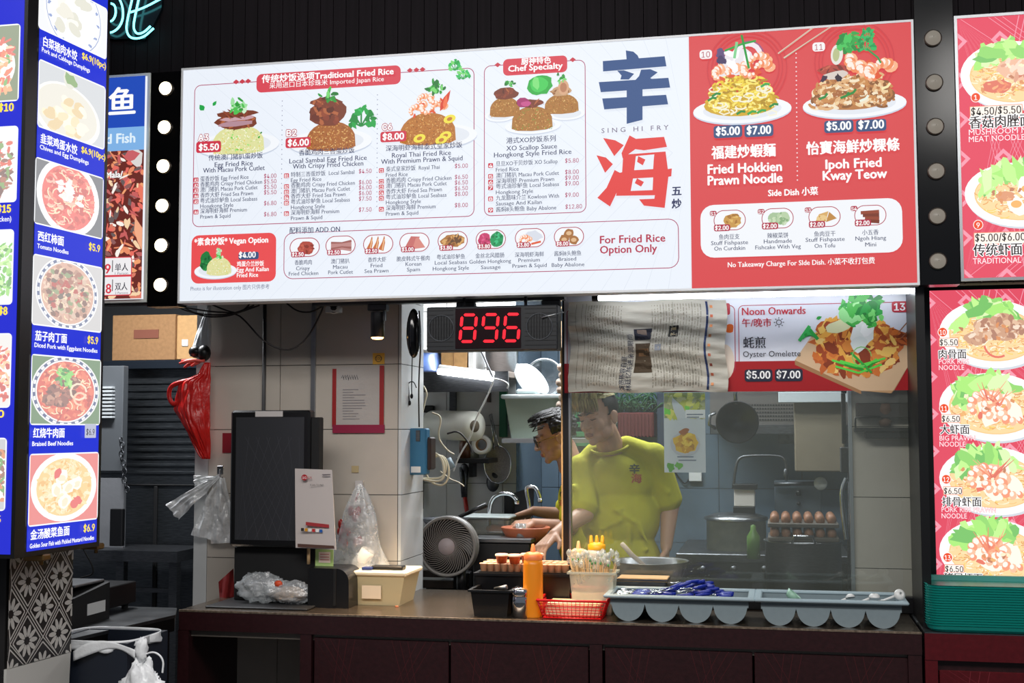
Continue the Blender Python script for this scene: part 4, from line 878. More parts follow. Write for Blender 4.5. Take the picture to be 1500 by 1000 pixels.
# left neighbour's side counter
A=PZ(105,935,TOP); B=PZ(257,900,TOP); B2=PZ(259,890,TOP)
dB=(B-A); dB.z=0; dB.normalize(); 
sc_=thing('side_counter','dull steel topped side counter of the neighbouring stall, beside the passage','counter',(B.x-.3,B.y-.3,0))
def slab(z0,z1,ins=0,w=.8):
    n_=Vector((-1,0,0)); pts=[A+Vector((-ins,ins,0)),B+Vector((-ins,0,0)),B2+Vector((-ins,-ins,0)),B2+n_*w,A+n_*w]
    return MB().prism([at0(p,z0) for p in pts],(0,0,z1-z0))
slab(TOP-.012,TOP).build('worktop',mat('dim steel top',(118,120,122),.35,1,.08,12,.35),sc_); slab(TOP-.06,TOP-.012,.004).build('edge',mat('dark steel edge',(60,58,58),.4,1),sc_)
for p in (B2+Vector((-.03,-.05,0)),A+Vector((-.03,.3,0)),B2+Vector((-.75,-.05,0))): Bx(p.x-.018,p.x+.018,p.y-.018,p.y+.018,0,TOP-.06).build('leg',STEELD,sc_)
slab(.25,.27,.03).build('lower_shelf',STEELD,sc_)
def pbox(px0,py0,px1,py1,y0,y1,b=.003,ymid=None):
    a_=PY(px0,py0,y0); c_=PY(px1,py1,y0); x0_,x1_,z0_,z1_=a_.x,c_.x,c_.z,a_.z
    return MB().box(x0_,x1_,y0,y1,z0_,z1_,b)
def one(name,label,cat,mb,m,grp=None):
    return tag(mb.build(name,m),label,cat,grp)
# ================================================================= PASSAGE BEHIND (left)
y=1.3
t=thing('steel_cupboard','large brushed steel cupboard wall at the back of the left passage','cupboard',PY(235,880,y))
a_=PY(150,540,y); c_=PY(303,890,y)
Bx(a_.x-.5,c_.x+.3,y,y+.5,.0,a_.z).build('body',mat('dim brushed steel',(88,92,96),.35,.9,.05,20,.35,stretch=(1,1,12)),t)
r_=MB()
for i in range(13):
    z=PY(235,560+i*11,y).z; r_.box(a_.x-.2,c_.x+.28,y-.008,y,z-.008,z+.008,.003)
stuff(r_.build('shutter_rib',mat('dim brushed steel',(0,0,0)),t)); 
Bx(a_.x-.5,c_.x+.3,y-.05,y,PY(235,541,y).z,PY(235,528,y).z,.004).build('shelf_edge',mat('dark blue steel',(38,46,56),.4,.6),t)
pbox(288,672,294,885,y-.05,y).build('door_edge',BLACK,t); pbox(298,672,303,885,y-.05,y).build('door_edge',BLACK,t); pbox(110,708,304,712,y-.01,y).build('door_joint',MATTE,t); pbox(225,712,227,890,y-.012,y).build('door_joint',MATTE,t)
bt=thing('cardboard_box','large brown cardboard box on the high shelf above the passage','box',PY(225,528,1.35))
pbox(165,462,256,527,1.3,1.7).build('box_body',CARD,bt); pbox(256,462,290,526,1.32,1.7).build('flap_side',mat('lighter cardboard',(186,146,98),.85,0,.05,50,.1),bt); pbox(266,497,275,507,1.315,1.32).build('label_sticker',WHITE,bt)
pbox(196,483,232,495,1.296,1.299,0).build('faded_print',mat('faded red print',(120,70,54),.9),bt)
t=thing('vent_panel','grey louvred vent panel at the left of the passage','vent',PY(165,700,1.1))
pbox(140,536,178,690,1.1,1.15).build('panel_body',mat('grey enamel',(88,92,96),.5),t); pbox(142,700,180,802,1.08,1.1,0).build('protective_sheet',mat('grey film sheet',(120,122,126),.6,0,.4,10),t)
for i in range(9): pbox(144,566+i*5.4,164,569+i*5.4,1.07,1.1,.001).build('louvre',mat('white louvre',(190,195,198),.4),t)
chn=MB()
for i in range(12):
    c=PY(177+math.sin(i*1.3)*1.5+i*.7,645+i*6.5,1.05); 
    chn.tube([c+Vector((.012*math.cos(a__),0,.016*math.sin(a__))) if i%2 else c+Vector((0,.012*math.cos(a__),.016*math.sin(a__))) for a__ in [k*math.pi/4 for k in range(8)]],.003,5,closed=True)
one('hanging_chain','dark chain hanging beside the louvred vent panel','chain',chn,STEELD)
t=thing('work_table','dark steel work table at the back of the passage','table',PY(200,890,.95))
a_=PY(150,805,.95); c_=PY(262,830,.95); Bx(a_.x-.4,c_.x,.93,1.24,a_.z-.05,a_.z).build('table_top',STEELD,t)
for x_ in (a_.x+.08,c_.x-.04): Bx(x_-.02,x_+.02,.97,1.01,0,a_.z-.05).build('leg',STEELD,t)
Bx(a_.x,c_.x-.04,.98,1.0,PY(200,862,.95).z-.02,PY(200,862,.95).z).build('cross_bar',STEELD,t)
pbox(161,745,178,800,.9,.93).build('backrest',BLACK,t)
# POS on side counter
t=thing('cash_drawer','black cash drawer box on the side counter','drawer',PZ(178,892,TOP)); c=PZ(199,889,TOP); Bx(c.x-.34,c.x,c.y-.42,c.y,TOP+.02,TOP+.1,.003).build('body',BLACK,t)
for e in (-.03,-.3):
    MB().lathe((c.x+e,c.y-.03,TOP),[(.012,0),(.014,.02)],10).build('foot',RUB,t)
t=thing('receipt_printer','black receipt printer with a white label, nearest on the side counter','printer',PZ(140,925,TOP))
c=PZ(160,905,TOP); a_=c+Vector((-.28,-.02,0))
MB().hexa([a_+Vector((0,-.28,0)),c+Vector((0,-.28,0)),c+Vector((0,0,0)),a_,a_+Vector((0,-.24,.1)),c+Vector((0,-.24,.1)),c+Vector((0,0,.13)),a_+Vector((0,0,.13))]).build('body',MATTE,t)
Bx(c.x,c.x+.001,c.y-.15,c.y-.03,TOP+.03,TOP+.07).build('label_sticker',WHITE,t); Bx(a_.x,c.x-.02,c.y-.2,c.y+.0,TOP+.13,TOP+.14,.003).build('silver_lid',STEEL,t)
t=thing('monitor_stand','black monitor stand and cable seen under the blue menu panel','stand',PZ(130,892,TOP)+Vector((0,0,.1)))
c=PZ(128,893,TOP); MB().tube([c+Vector((-.1,0,.1)),c+Vector((-.1,0,.42))],.02,8).build('stand_post',BLACK,t); Bx(c.x-.19,c.x-.02,c.y-.1,c.y+.05,TOP+.1,TOP+.112,.004).build('stand_foot',BLACK,t); MB().tube(smoothp([c+Vector((-.08,-.02,.4)),c+Vector((-.02,-.03,.25)),c+Vector((.05,-.02,.14)),c+Vector((-.03,0,.12))]),.003,6).build('cable',RUB,t)
# bin with bags at bottom left
def crumple(c,r,amp,seed,nu=40,nv=26,taper=None,fr=6):
    o_=Vector((seed*7.1,seed*3.3,seed)); mb=MB().ball((0,0,0),1,nu,nv)
    for i,p in enumerate(mb.v):
        n_=noise.noise(p*fr*.4+o_)*.7+abs(noise.noise(p*fr+o_))*.6-.2+noise.noise(p*fr*2.5+o_)*.25
        k=1+amp*n_; q=Vector((p.x*r[0]*k,p.y*r[1]*k,p.z*r[2]*k))
        if taper: s_=taper(p.z*.5+.5); q.x*=s_; q.y*=s_
        mb.v[i]=Vector(c)+q
    return mb
BQ=base1.y+.03
t=thing('waste_bin','dark navy bin lined with a white bag, at the bottom left corner','bin',PZ(150,1000,.55))
c=V3(PY(186,970,BQ).x,0,0); bz=PY(150,941,BQ).z
for nm,(x0_,x1_,y0_,y1_) in (('bin_side',(c.x-.3,c.x,BQ,BQ+.02)),('bin_side',(c.x-.3,c.x,BQ+.25,BQ+.27)),('bin_side',(c.x-.02,c.x,BQ+.02,BQ+.25)),('bin_side',(c.x-.3,c.x-.28,BQ+.02,BQ+.25))): Bx(x0_,x1_,y0_,y1_,0,bz).build(nm,mat('navy plastic',(26,32,44),.45),t)
def lin_(u,v):
    a__=u*2*math.pi; x_=c.x-.15+.15*math.copysign(abs(math.cos(a__))**.5,math.cos(a__)); y_=BQ+.135+.135*math.copysign(abs(math.sin(a__))**.5,math.sin(a__))
    w_=noise.noise(Vector((x_*14,y_*14,v*3)))
    return Vector((x_,y_,bz+.006-.03*v-.02*w_*v))+Vector((math.cos(a__),math.sin(a__),0))*(.004+.008*v*w_*2)
solid(MB().grid(lin_,80,6).build('bin_liner',mat('white bag film',(228,230,232),.35,0,.5,30),t),.002)
c2=PY(208,995,BQ+.0); wb=thing('white_carrier_bag','white knotted carrier bag hanging beside the bin','bag',c2)
crumple(c2+Vector((0,0,-.06)),(.08,.06,.12),.4,3,48,30,lambda z:1-.55*max(0,z-.55)).build('bag_body',mat('white bag film',(0,0,0)),wb)
crumple(PY(207,953,BQ),(.02,.014,.04),.5,5,20,14).build('knot',mat('white bag film',(0,0,0)),wb)
solid(MB().grid(lambda u,v: PY(198-88*u,958-14*math.sin(u*3)+u*u*4,BQ-.01)+Vector((0,.01*math.sin(u*5),(v-.5)*.028*(1-.4*math.sin(u*6)))),24,4).build('handle_strap',mat('white bag film',(0,0,0)),wb),.002)
MB().tube(smoothp([PY(208,960,BQ),PY(226,953,BQ),PY(240,965,BQ),PY(238,985,BQ)]),.003,6).build('loop',mat('white bag film',(0,0,0)),wb)
# ================================================================= THINGS HUNG ON THE LEFT
BAGC=film('clear bag film',(225,228,232),.34,.10,.6); BAGW=film('milky bag film',(235,236,238),.62,.12,.6); REDB=mat('red bag film',(196,26,22),.32,0,.6,22,.15)
redm=MB(); outl=[(303,672),(296,672),(284,652),(268,620),(256,602),(248,596),(246,575),(252,562),(272,560),(290,548),(300,530),(308,530)]
def redf(u,v):
    ys=531+v*141; L_=[(531,300),(548,291),(560,262),(600,255),(620,267),(652,284),(668,293),(672,297)]
    for i in range(len(L_)-1):
        if L_[i][0]<=ys<=L_[i+1][0]: l=L_[i][1]+(L_[i+1][1]-L_[i][1])*(ys-L_[i][0])/(L_[i+1][0]-L_[i][0])
    p=PY(l+(308-l)*u,ys,.36); p.y+=-.05*math.sin(u*math.pi)*math.sin(v*math.pi)+.012*noise.noise(Vector((u*9,v*4,1)))+.006*noise.noise(Vector((u*24,v*9,1))); return p
rb=thing('red_plastic_bag','red plastic carrier bag hanging at the left edge of the tiled pillar','bag',PY(290,670,.36))
solid(redm.grid(redf,40,50).build('bag_body',REDB,rb),.002); MB().tube(smoothp([PY(x_,y_,.35) for x_,y_ in ((282,556),(262,560),(249,566),(247,582),(254,594),(266,586),(264,572))]),[.012]*1+[.012]*0 if False else .010,8).build('handle_loop',REDB,rb)
wb2=thing('white_hanging_bag','white bag with black containers hanging from the ceiling left of the pillar','bag',PY(300,520,.4))
def wbf(u,v):
    ys=446+v*76; l=306-28*v**.8; p=PY(l+(309-l)*u,ys,.4); p.y+=-.03*math.sin(u*3.14)*v+.01*noise.noise(Vector((u*8,v*3,4))); return p
solid(MB().grid(wbf,16,20).build('bag_body',mat('white bag film',(0,0,0)),wb2),.002)
MB().ball(PY(287,515,.38),(.03,.03,.026)).ball(PY(299,517,.38),(.028,.03,.035)).build('black_container',BLACK,wb2)
for i,(x0_,y0_,x1_,y1_) in enumerate(((263,532,286,528),(266,528,300,529),(280,536,300,527),(270,538,284,530))):
    one('red_clip',('long coral clip pointing left above the red bag','coral clip just above the longest one over the red bag','short coral clip nearest the pillar above the red bag','lowest coral clip above the red bag')[i],'clip',MB().tube([PY(x0_,y0_,.34+.01*i),PY((x0_+x1_)/2,(y0_+y1_)/2-1,.335+.01*i),PY(x1_,y1_,.34+.01*i)],[.005,.008,.004],8),mat('coral plastic',(214,84,74),.4),'coral clips above the red bag')
hk=thing('wall_hook','small metal adhesive hook on the pillar beside the kiosk','hook',PY(322,690,.45)); pbox(318,682,326,694,.443,.45,.001).build('plate',STEEL,hk); MB().tube(smoothp([PY(322,688,.44),PY(322,698,.425),PY(324,702,.42),PY(326,698,.42)]),.003,8).build('hook_wire',STEEL,hk)
cb=thing('clear_bag_bunch','bunch of clear carrier bags hanging from the hook left of the kiosk','bag',PY(315,760,.42))
def strapf(p0,p1,w0,w1,yy,sd):
    def f(u,v):
        x_=p0[0]+(p1[0]-p0[0])*v; y_=p0[1]+(p1[1]-p0[1])*v; w_=w0+(w1-w0)*v; dx,dy=p1[0]-p0[0],p1[1]-p0[1]; l=math.hypot(dx,dy)
        p=PY(x_-dy/l*(u-.5)*w_,y_+dx/l*(u-.5)*w_,yy); p.y+=.012*noise.noise(Vector((u*5+sd,v*4,sd)))*2; return p
    return f
for p0,p1,w0,w1,yy,sd in (((321,697),(252,750),6,30,.40,1),((320,700),(284,702),6,12,.41,2),((318,698),(290,716),4,26,.42,6),((321,700),(300,788),8,42,.415,3),((324,700),(330,795),10,42,.41,4)):
    MB().grid(strapf(p0,p1,w0,w1,yy,sd),14,20).build('clear_bag',BAGW,cb)
st=thing('wall_notice','small dark red notice on the tiles beside the kiosk','notice',PY(332,658,.45)); pbox(326,634,340,663,.445,.449,0).build('notice_sheet',mat('dark red print',(128,20,36),.5),st)
nt=thing('price_notice','paper notice in a red edged sleeve taped to the tiled pillar','notice',PY(525,632,.45))
pbox(489,537,561,634,.444,.448,0).build('paper_sheet',mat('notice paper',(176,170,166),.6,0,.3,20),nt)
for q in ((487,540,492,625,),(556,535,562,622),): pbox(*q,.442,.444,0).build('red_tape',mat('red tape',(150,22,24),.5),nt)
pbox(487,622,563,634,.441,.444,0).build('red_tape',mat('crimson tape',(140,20,60),.5),nt)
P.P=Vector((0,.4435,0)); P.d=.0006
P.at(506,553); 
for k in range(7): P.strip([(-6+k*3.4,-2+R.uniform(-3,3)),(-4+k*3.4,4),(-2+k*3.4,-3)],.8,'4a4a50')
for i in range(12):
    P.rect(502,570+i*3.9,502+R.uniform(14,34),571+i*3.9,'8a8688')
P.build('notice_print',PAPER,nt)
yn=thing('yellow_sticker','small yellow warning sticker on the tiled pillar under the spotlight','sticker',PY(554,532,.45)); pbox(546,517,563,533,.446,.449,0).build('sticker_sheet',mat('yellow sticker',(232,178,60),.5),yn)
P.at(554.5,525); P.arc(0,0,4.6,0,6.283,.9,'4a3a20',16)
P.text('100',550.5,527,558.5,6,'4a3a20'); P.P.y=.4455; P.build('sticker_print',PAPER,yn)
one('tape_scrap','scrap of beige tape on the tiled pillar','tape',pbox(515,682,525,692,.446,.449,0),mat('beige tape',(178,160,120),.6))
# pipes / glass edges on the pillar
one('conduit','dark vertical conduit on the tiled pillar behind the kiosk','pipe',MB().tube([PY(388,446,.44),PY(386,608,.44),PY(386,870,.44)],.008,10),mat('dark grey paint',(60,60,62),.5))
one('clear_rail','pale vertical aluminium strip on the tiled pillar','rail',pbox(456,446,460,690,.435,.448,.001),ALU)
# dome camera
dc=thing('dome_camera','white dome security camera under the sign','camera',PY(489,448,.3)); c=PY(489,450,.3); MB().ball(c,(.03,.03,.026),20,12).build('housing',WHITE,dc); MB().ball(c+Vector((.006,-.018,-.006)),(.018,.018,.018),16,10).build('lens_dome',BLACK,dc); MB().lathe((c.x,c.y,2.05),[(.034,0),(.034,.02)],20).build('mount',WHITE,dc)
# cables
CB=mat('dark brown cable',(30,24,24),.6)
for i,(pts,yy) in enumerate((([(252,446),(280,458),(315,462),(345,459),(372,447)],.2),([(262,446),(295,464),(330,464),(352,457),(380,447)],.22),([(245,444),(300,456),(345,458),(360,470),(385,500),(420,516),(448,500),(470,460),(475,443)],.24),([(310,446),(335,456),(350,459),(362,450),(366,444)],.21),([(420,444),(435,456),(455,458),(470,450),(480,443)],.2))):
    pp=[PY(x_,y_,yy) for x_,y_ in pts]; one('hanging_cable','dark cable sagging below the white sign, '+('shortest loop on the left','second loop on the left','longest loop reaching down over the tiles','small bundle loop','short loop right of the long one')[i],'cable',MB().tube(smoothp(pp),.0035,6),CB)
# track light
def pt(p,z=0): return p
tk=thing('track_spotlight','black cylinder track spotlight with a warm lamp hanging under the sign','lamp',PY(553,497,.12)); c=PY(553,476,.12)
MB().lathe((c.x,c.y,0),[(.026,PY(553,457,.12).z),(.0265,PY(553,494,.12).z),(.0245,PY(553,494,.12).z)],24).lathe((c.x,c.y,PY(553,457,.12).z),[(.026,0),(.001,.001)],24).build('lamp_body',BLACK,tk)
zz=PY(553,495,.12).z; MB().lathe((c.x,c.y,zz),[(.0235,.003),(.0235,0),(.018,-.004),(.001,-.006)],24).build('lamp_face',mat('warm lamp face',(255,190,110),.4,emit=9),tk)
Bx(c.x-.035,c.x+.04,c.y-.02,c.y+.02,2.035,2.06,.003).build('track_adapter',BLACK,tk); Bx(c.x+.024,c.x+.032,c.y-.008,c.y+.008,PY(553,470,.12).z,2.04).build('arm',BLACK,tk)
def spot(x_,y_,z_,tx,ty,tz_,pw,ang=70):
    l=bpy.data.lights.new('warm_spot','SPOT'); l.energy=pw; l.color=(1,.74,.48); l.spot_size=math.radians(ang); l.spot_blend=.6; l.shadow_soft_size=.02
    o=bpy.data.objects.new('warm_spot',l); COL.objects.link(o); o.location=(x_,y_,z_); o.rotation_euler=Vector((tx-x_,ty-y_,tz_-z_)).to_track_quat('-Z','Y').to_euler()
spot(c.x,c.y,zz-.03,c.x+.16,.06,.9,72,58)
one('lighting_track','black lighting track fixed under the sign','track',Bx(PY(460,440,.12).x,PY(828,440,.12).x,.10,.14,2.06,2.075),BLACK)
tg=PY(683,449,.16)
for px in (683,808):
    c_=PY(px,449,.12); q=thing('track_adapter','black spotlight on the track above the number display, '+('left one' if px<700 else 'right one'),'lamp',(c_.x,.12,2.0)); Bx(c_.x-.035,c_.x+.035,.10,.14,2.035,2.06,.003).build('adapter',BLACK,q); MB().lathe((c_.x,.2,1.99),[(.024,.045),(.024,0),(.02,0),(.018,.008),(.001,.009)],20).build('lamp_body',BLACK,q); Bx(c_.x-.006,c_.x+.006,.12,.2,2.03,2.04).build('arm',BLACK,q)
    spot(c_.x,.2,1.985,c_.x+(.02 if px<700 else .08),.12,.9,72 if px<700 else 40,66)
# number display
nd=thing('number_display','black queue display showing 896 in red digits under the sign','display',PY(720,512,.02))
pbox(625,450,817,512,.02,.10,.004).build('housing',mat('dark ribbed plastic',(22,25,30),.45),nd); pbox(667,452,763,509,.017,.02,0).build('display_window',mat('dark red window',(28,4,8),.2),nd)
def seg(px,py,mask,w=23,h=40):
    o=MB(); sl=.09; T_=4.2
    def pp(x_,y_): return PY(px+x_-sl*y_,py+y_,.0155)
    a=h/2; S_={'a':((2,0),(w-2,0)),'g':((2,a),(w-2,a)),'d':((2,h),(w-2,h)),'f':((0,2),(0,a-2)),'e':((0,a+2),(0,h-2)),'b':((w,2),(w,a-2)),'c':((w,a+2),(w,h-2))}
    for m_ in mask:
        (xa_,ya_),(xb2,yb2)=S_[m_]; hz=ya_==yb2; t2=T_/2
        if hz: q=[(xa_,ya_),(xa_+t2,ya_-t2),(xb2-t2,yb2-t2),(xb2,yb2),(xb2-t2,yb2+t2),(xa_+t2,ya_+t2)]
        else: q=[(xa_,ya_),(xa_+t2,ya_+t2),(xb2+t2,yb2-t2),(xb2,yb2),(xb2-t2,yb2-t2),(xa_-t2,ya_+t2)]
        o.prism([pp(*e) for e in q],(0,.002,0))
    o.build('digit',mat('red led',(255,18,40),.4,emit=1.6),nd)
seg(677,461,'abcdefg',21,39); seg(709,460.5,'abcdfg',21,39); seg(741,460,'acdefg',21,39)
for px,py in ((646,480.5),(790,478)):
    c=PY(px,py,.018); r=.048; MB().tube([c+Vector((r*math.cos(t_),0,r*math.sin(t_))) for t_ in [i*math.pi/16 for i in range(32)]],.0018,6,closed=True).build('grille_ring',mat('grey plastic ring',(70,74,80),.4),nd)
    g=MB()
    for k in range(9): g.box(c.x-.042+k*.0105-.0015,c.x-.042+k*.0105+.0015,.016,.02,c.z-math.sqrt(max(.046**2-(-.042+k*.0105)**2,0)),c.z+math.sqrt(max(.046**2-(-.042+k*.0105)**2,0)))
    stuff(g.build('grille',BLACK,nd))
for k in range(26): 
    pass
g=MB()
for k in range(9): z_=PY(700,453+k*6.6,.02).z; g.box(PY(769,480,.02).x,PY(816,480,.02).x,.018,.02,z_-.002,z_+.002); g.box(PY(626,480,.02).x,PY(664,480,.02).x,.018,.02,z_-.002,z_+.002)
stuff(g.build('rib',mat('dark rib',(12,14,18),.5),nd))
for px in (680,770): c=PY(px,450,.06); MB().tube([(c.x,.06,c.z-.005),(c.x,.06,2.07)],.006,8).build('hanger',BLACK,nd)
MB().tube([PY(793,465,.01),PY(826,457,.03)],.003,6).build('aerial',ALU,nd)
sp=thing('hanging_speaker','black oval speaker hanging left of the number display','speaker',PY(607,522,.1)); MB().ball(PY(606,488,.12),(.027,.04,.095),20,14).build('speaker_body',mat('gloss black',(10,10,12),.12),sp); MB().tube(smoothp([PY(614,455,.13),PY(617,500,.13),PY(613,560,.3),PY(614,625,.42)]),.003,6).build('cable',RUB,sp)
lead=thing('plug_leads','black cable leads with small plugs hanging on the pillar side under the speaker','cable',PY(603,570,.5))
for q in (((597,520),(598,560),(600,588)),((604,520),(603,560),(603,578)),((596,572),(598,560),(606,558),(610,568))): MB().tube(smoothp([PY(*e,.56) for e in q]),.0022,6).build('lead',RUB,lead)
for q in ((600,590),(603,580),(596,573)): MB().ball(PY(*q,.56),(.007,.007,.011),8,6).build('plug',RUB,lead)
# ================================================================= ON THE COUNTER, LEFT
ky=.16
k=thing('order_kiosk','black self order kiosk screen standing at the left of the counter','kiosk',PY(405,884,.22))
pbox(338,601,452,802,ky,ky+.06,.008).build('screen_bezel',BLACK,k); pbox(346,611,444,792,ky-.002,ky,0).build('screen',mat('dark kiosk glass',(48,49,53),.38,0,0,1,spec=.6),k)
pbox(452,611,466,800,ky+.02,ky+.07,.004).build('side_housing',MATTE,k); pbox(374,602,414,610,ky-.003,ky,0).build('top_label',mat('paper label',(196,190,188),.6),k)
P.P=Vector((0,ky-.0022,0)); P.d=.0004; kx0,kz0=P.uv(347,790); kx1,kz1=P.uv(443,640); P.clip=(kx0,kx1,kz0,kz1); P.o=(0,0);P.su=P.sv=1
i=kx0-.6
while i<kx1:
    P.strip([(i,kz0),(i+.6,kz0+.6)],.003,'3a3c40'); P.strip([(i,kz0+.6),(i+.6,kz0)],.003,'3a3c40'); i+=.045
P.build('reflected_pattern',mat('dim reflected pattern',(66,67,72),.4),k)  # crossed lines reflected in the dark screen, painted onto it
pbox(343,800,462,882,ky+.05,ky+.12,.004).build('stand_body',MATTE,k); a_=PZ(296,889,TOP); c_=PZ(472,886,TOP); Bx(a_.x+.02,c_.x,.03,.36,TOP,TOP+.008,.003).build('base_plate',mat('base plate',(38,38,40),.5),k)
rd=MB().grid(lambda u,v:PY(322+22*u-(1-v)*2,832+50*v+ (1-u)*20*(1-v),.33+.02*math.sin(u*7+v*3)),8,10); one('red_cloth','dark red cloth tucked behind the kiosk stand','cloth',rd,mat('dark red cloth',(120,16,18),.8))
pc=thing('payment_card','white payment poster with a red logo leaning against the kiosk','poster',PY(462,803,.12)); 
a_,b_,c_,d_=PY(432,686,.14),PY(486,688,.12),PY(492,805,.12),PY(433,802,.14)
MB().prism([a_,b_,c_,d_],(0,.004,0)).build('card',mat('card paper',(206,196,192),.4),pc)
P.P=Vector((0,.1195,0)); P.d=.0006; P.at(446,699).ell(0,0,4.4,4.4,'b02a30'); P.text('SG',443,701,449,5,WH); P.text('QR',451,701,457,5,'b02a30'); P.text('SCAN TO PAY',454,711.5,474,4,'3a3436'); P.pxpoly([(448,764),(482,768),(482,773),(448,769)],'a8383c')
for i,c in enumerate(('3a3430','d89828','e8e8e8','c83838','f0f0f0','2a60b0')): P.rect(441+i*5.4,773+i*.4,445.4+i*5.4,777.6+i*.4,c,.8)
P.pxpoly([(436,796),(489,799),(490,803),(436,801)],'5a4038')
for x_,y_ in ((472,694),(472,697)): P.rect(x_,y_,x_+12,y_+1.2,'8a8486')
P.build('card_print',PAPER,pc)
MB().tube([PY(452,802,.17),PY(452,826,.17)],.007,8).build('paper_stem',mat('tan strip',(180,150,110),.6),pc)
gn=thing('green_note','small pale green sticker card behind the poster','note',PY(475,828,.2)); pbox(462,804,488,829,.2,.203,0).build('note_sheet',mat('pale green',(176,206,130),.6),gn); P.P=Vector((0,.199,0)); P.rect(467,808,484,824,'f0dcd0'); 
for i in range(3): P.rect(469,811+i*4,482,812.3+i*4,'c86060')
P.build('note_print',PAPER,gn)
pr=thing('card_printer','rounded black receipt printer behind the plastic bag','printer',PZ(490,884,TOP))
c=PZ(480,884,TOP); x0_=PY(462,850,.2).x; x1_=PY(521,850,.2).x; zt2=PY(490,829,.2).z
pr1=[]; 
for i in range(9): a__=math.pi/2*i/8; pr1.append(Vector((x1_-.05+.05*math.sin(a__),.12,zt2-.05+.05*math.cos(a__))))
MB().prism([Vector((x0_,.12,TOP)),Vector((x0_,.12,zt2)),*pr1,Vector((x1_,.12,TOP))],(0,.16,0)).build('body',BLACK,pr); Bx(x1_-.06,x1_-.05,.115,.28,TOP+.01,zt2-.001).build('seam',MATTE,pr)
# plastic bag with food on the counter
c=PZ(396,889,TOP); fb=thing('clear_food_bag','clear plastic bag of snacks lying at the foot of the kiosk','bag',c)
crumple(c+Vector((-.06,.055,.065)),(.10,.042,.058),.35,9,60,34).build('bag_film',BAGC,fb); crumple(c+Vector((.055,.055,.052)),(.10,.042,.045),.3,12,60,34).build('bag_film',BAGC,fb)
crumple(c+Vector((.05,.05,.045)),(.08,.03,.03),.25,4,30,20).build('snack_roll',mat('bread paper',(214,190,170),.7,0,.4,20,.2),fb); crumple(c+Vector((.02,.03,.085)),(.018,.01,.014),.3,2,12,8).build('orange_pack',mat('orange pack',(220,80,40),.5),fb)
# hanging clear bag of red peppers on pillar
hb=thing('clear_bag_of_chillies','clear bag with red chillies hanging on the pillar right of the poster','bag',PY(528,830,.4))
def bagf(u,v):
    ys=708+v*120; w_=2+42*v**.7; x_=526+ (2-4*v)+ (u*2-1)*0
    a__=u*2*math.pi; rr_=w_*sc(.4)*(1+.18*noise.noise(Vector((math.cos(a__)*2,math.sin(a__)*2,v*2)))+.1*abs(noise.noise(Vector((math.cos(a__)*9,math.sin(a__)*9,v*1.5)))))
    p=PY(x_,ys,.37); return p+Vector((rr_*math.cos(a__),rr_*.45*math.sin(a__)-.005,0))
MB().grid(bagf,70,30).build('bag_film',BAGC,hb)
for i in range(14): c=PY(505+R.uniform(-10,22),770+R.uniform(-26,26),.37+R.uniform(-.02,.02)); MB().ball(c,(.012,.01,.02),8,6).build('chilli',mat('red chilli',(150,30,24),.4),hb)
MB().tube([PY(520,735,.36),PY(525,722,.36)],[.006,.003],6).build('red_tie',mat('red chilli',(0,0,0)),hb); pbox(520,704,531,716,.43,.449,.001).build('tape_tab',mat('paper label',(0,0,0)),hb)
# container with lid
tb=thing('storage_tub','translucent tub with a cream lid beside the black printer','tub',PZ(548,872,TOP)); 
def frus(a0,a1,b0,b1): return MB().hexa(a0+b0) 
fy=.22; a_=PY(503,876,fy); b_=PY(584,870,fy); t0=PY(500,842,fy); t1=PY(596,838,fy); dep=.2
MB().hexa([Vector((a_.x+.01,fy+.01,TOP)),Vector((b_.x,fy+.01,TOP)),Vector((b_.x,fy+dep,TOP)),Vector((a_.x+.01,fy+dep,TOP)),Vector((t0.x,fy,t0.z)),Vector((t1.x-.01,fy,t0.z)),Vector((t1.x-.01,fy+dep+.01,t0.z)),Vector((t0.x,fy+dep+.01,t0.z))]).build('tub_body',mat('translucent plastic',(196,180,140),.35),tb)
Bx(t0.x-.01,t1.x,fy-.01,fy+dep+.02,t0.z,t0.z+.018,.005).build('lid',mat('cream lid',(226,214,186),.4),tb); pbox(530,857,558,877,fy-.006,fy-.002,0).build('paper_label',mat('label paper',(222,204,178),.6),tb)
zt3=t0.z+.018
rmt=thing('remote_control','black remote control lying on the tub lid','remote',(t1.x-.08,fy+.08,zt3)); Bx(t1.x-.16,t1.x-.03,fy+.04,fy+.09,zt3,zt3+.016,.004).build('remote_body',BLACK,rmt); Bx(t1.x-.19,t1.x-.15,fy+.02,fy+.05,zt3,zt3+.012,.002).build('blue_clip',mat('navy clip',(30,50,110),.4),rmt)
c=Vector((t0.x+.05,fy+.12,zt3)); one('paper_cup','white paper cup tipped over on the tub lid','cup',MB().lathe(c+Vector((0,0,.035)),[(.036,-.035),(.028,.04),(.001,.04)],24,'z',Matrix.Rotation(math.radians(35),3,'Y')@Matrix.Rotation(.3,3,'X')),mat('paper cup',(226,220,212),.6))
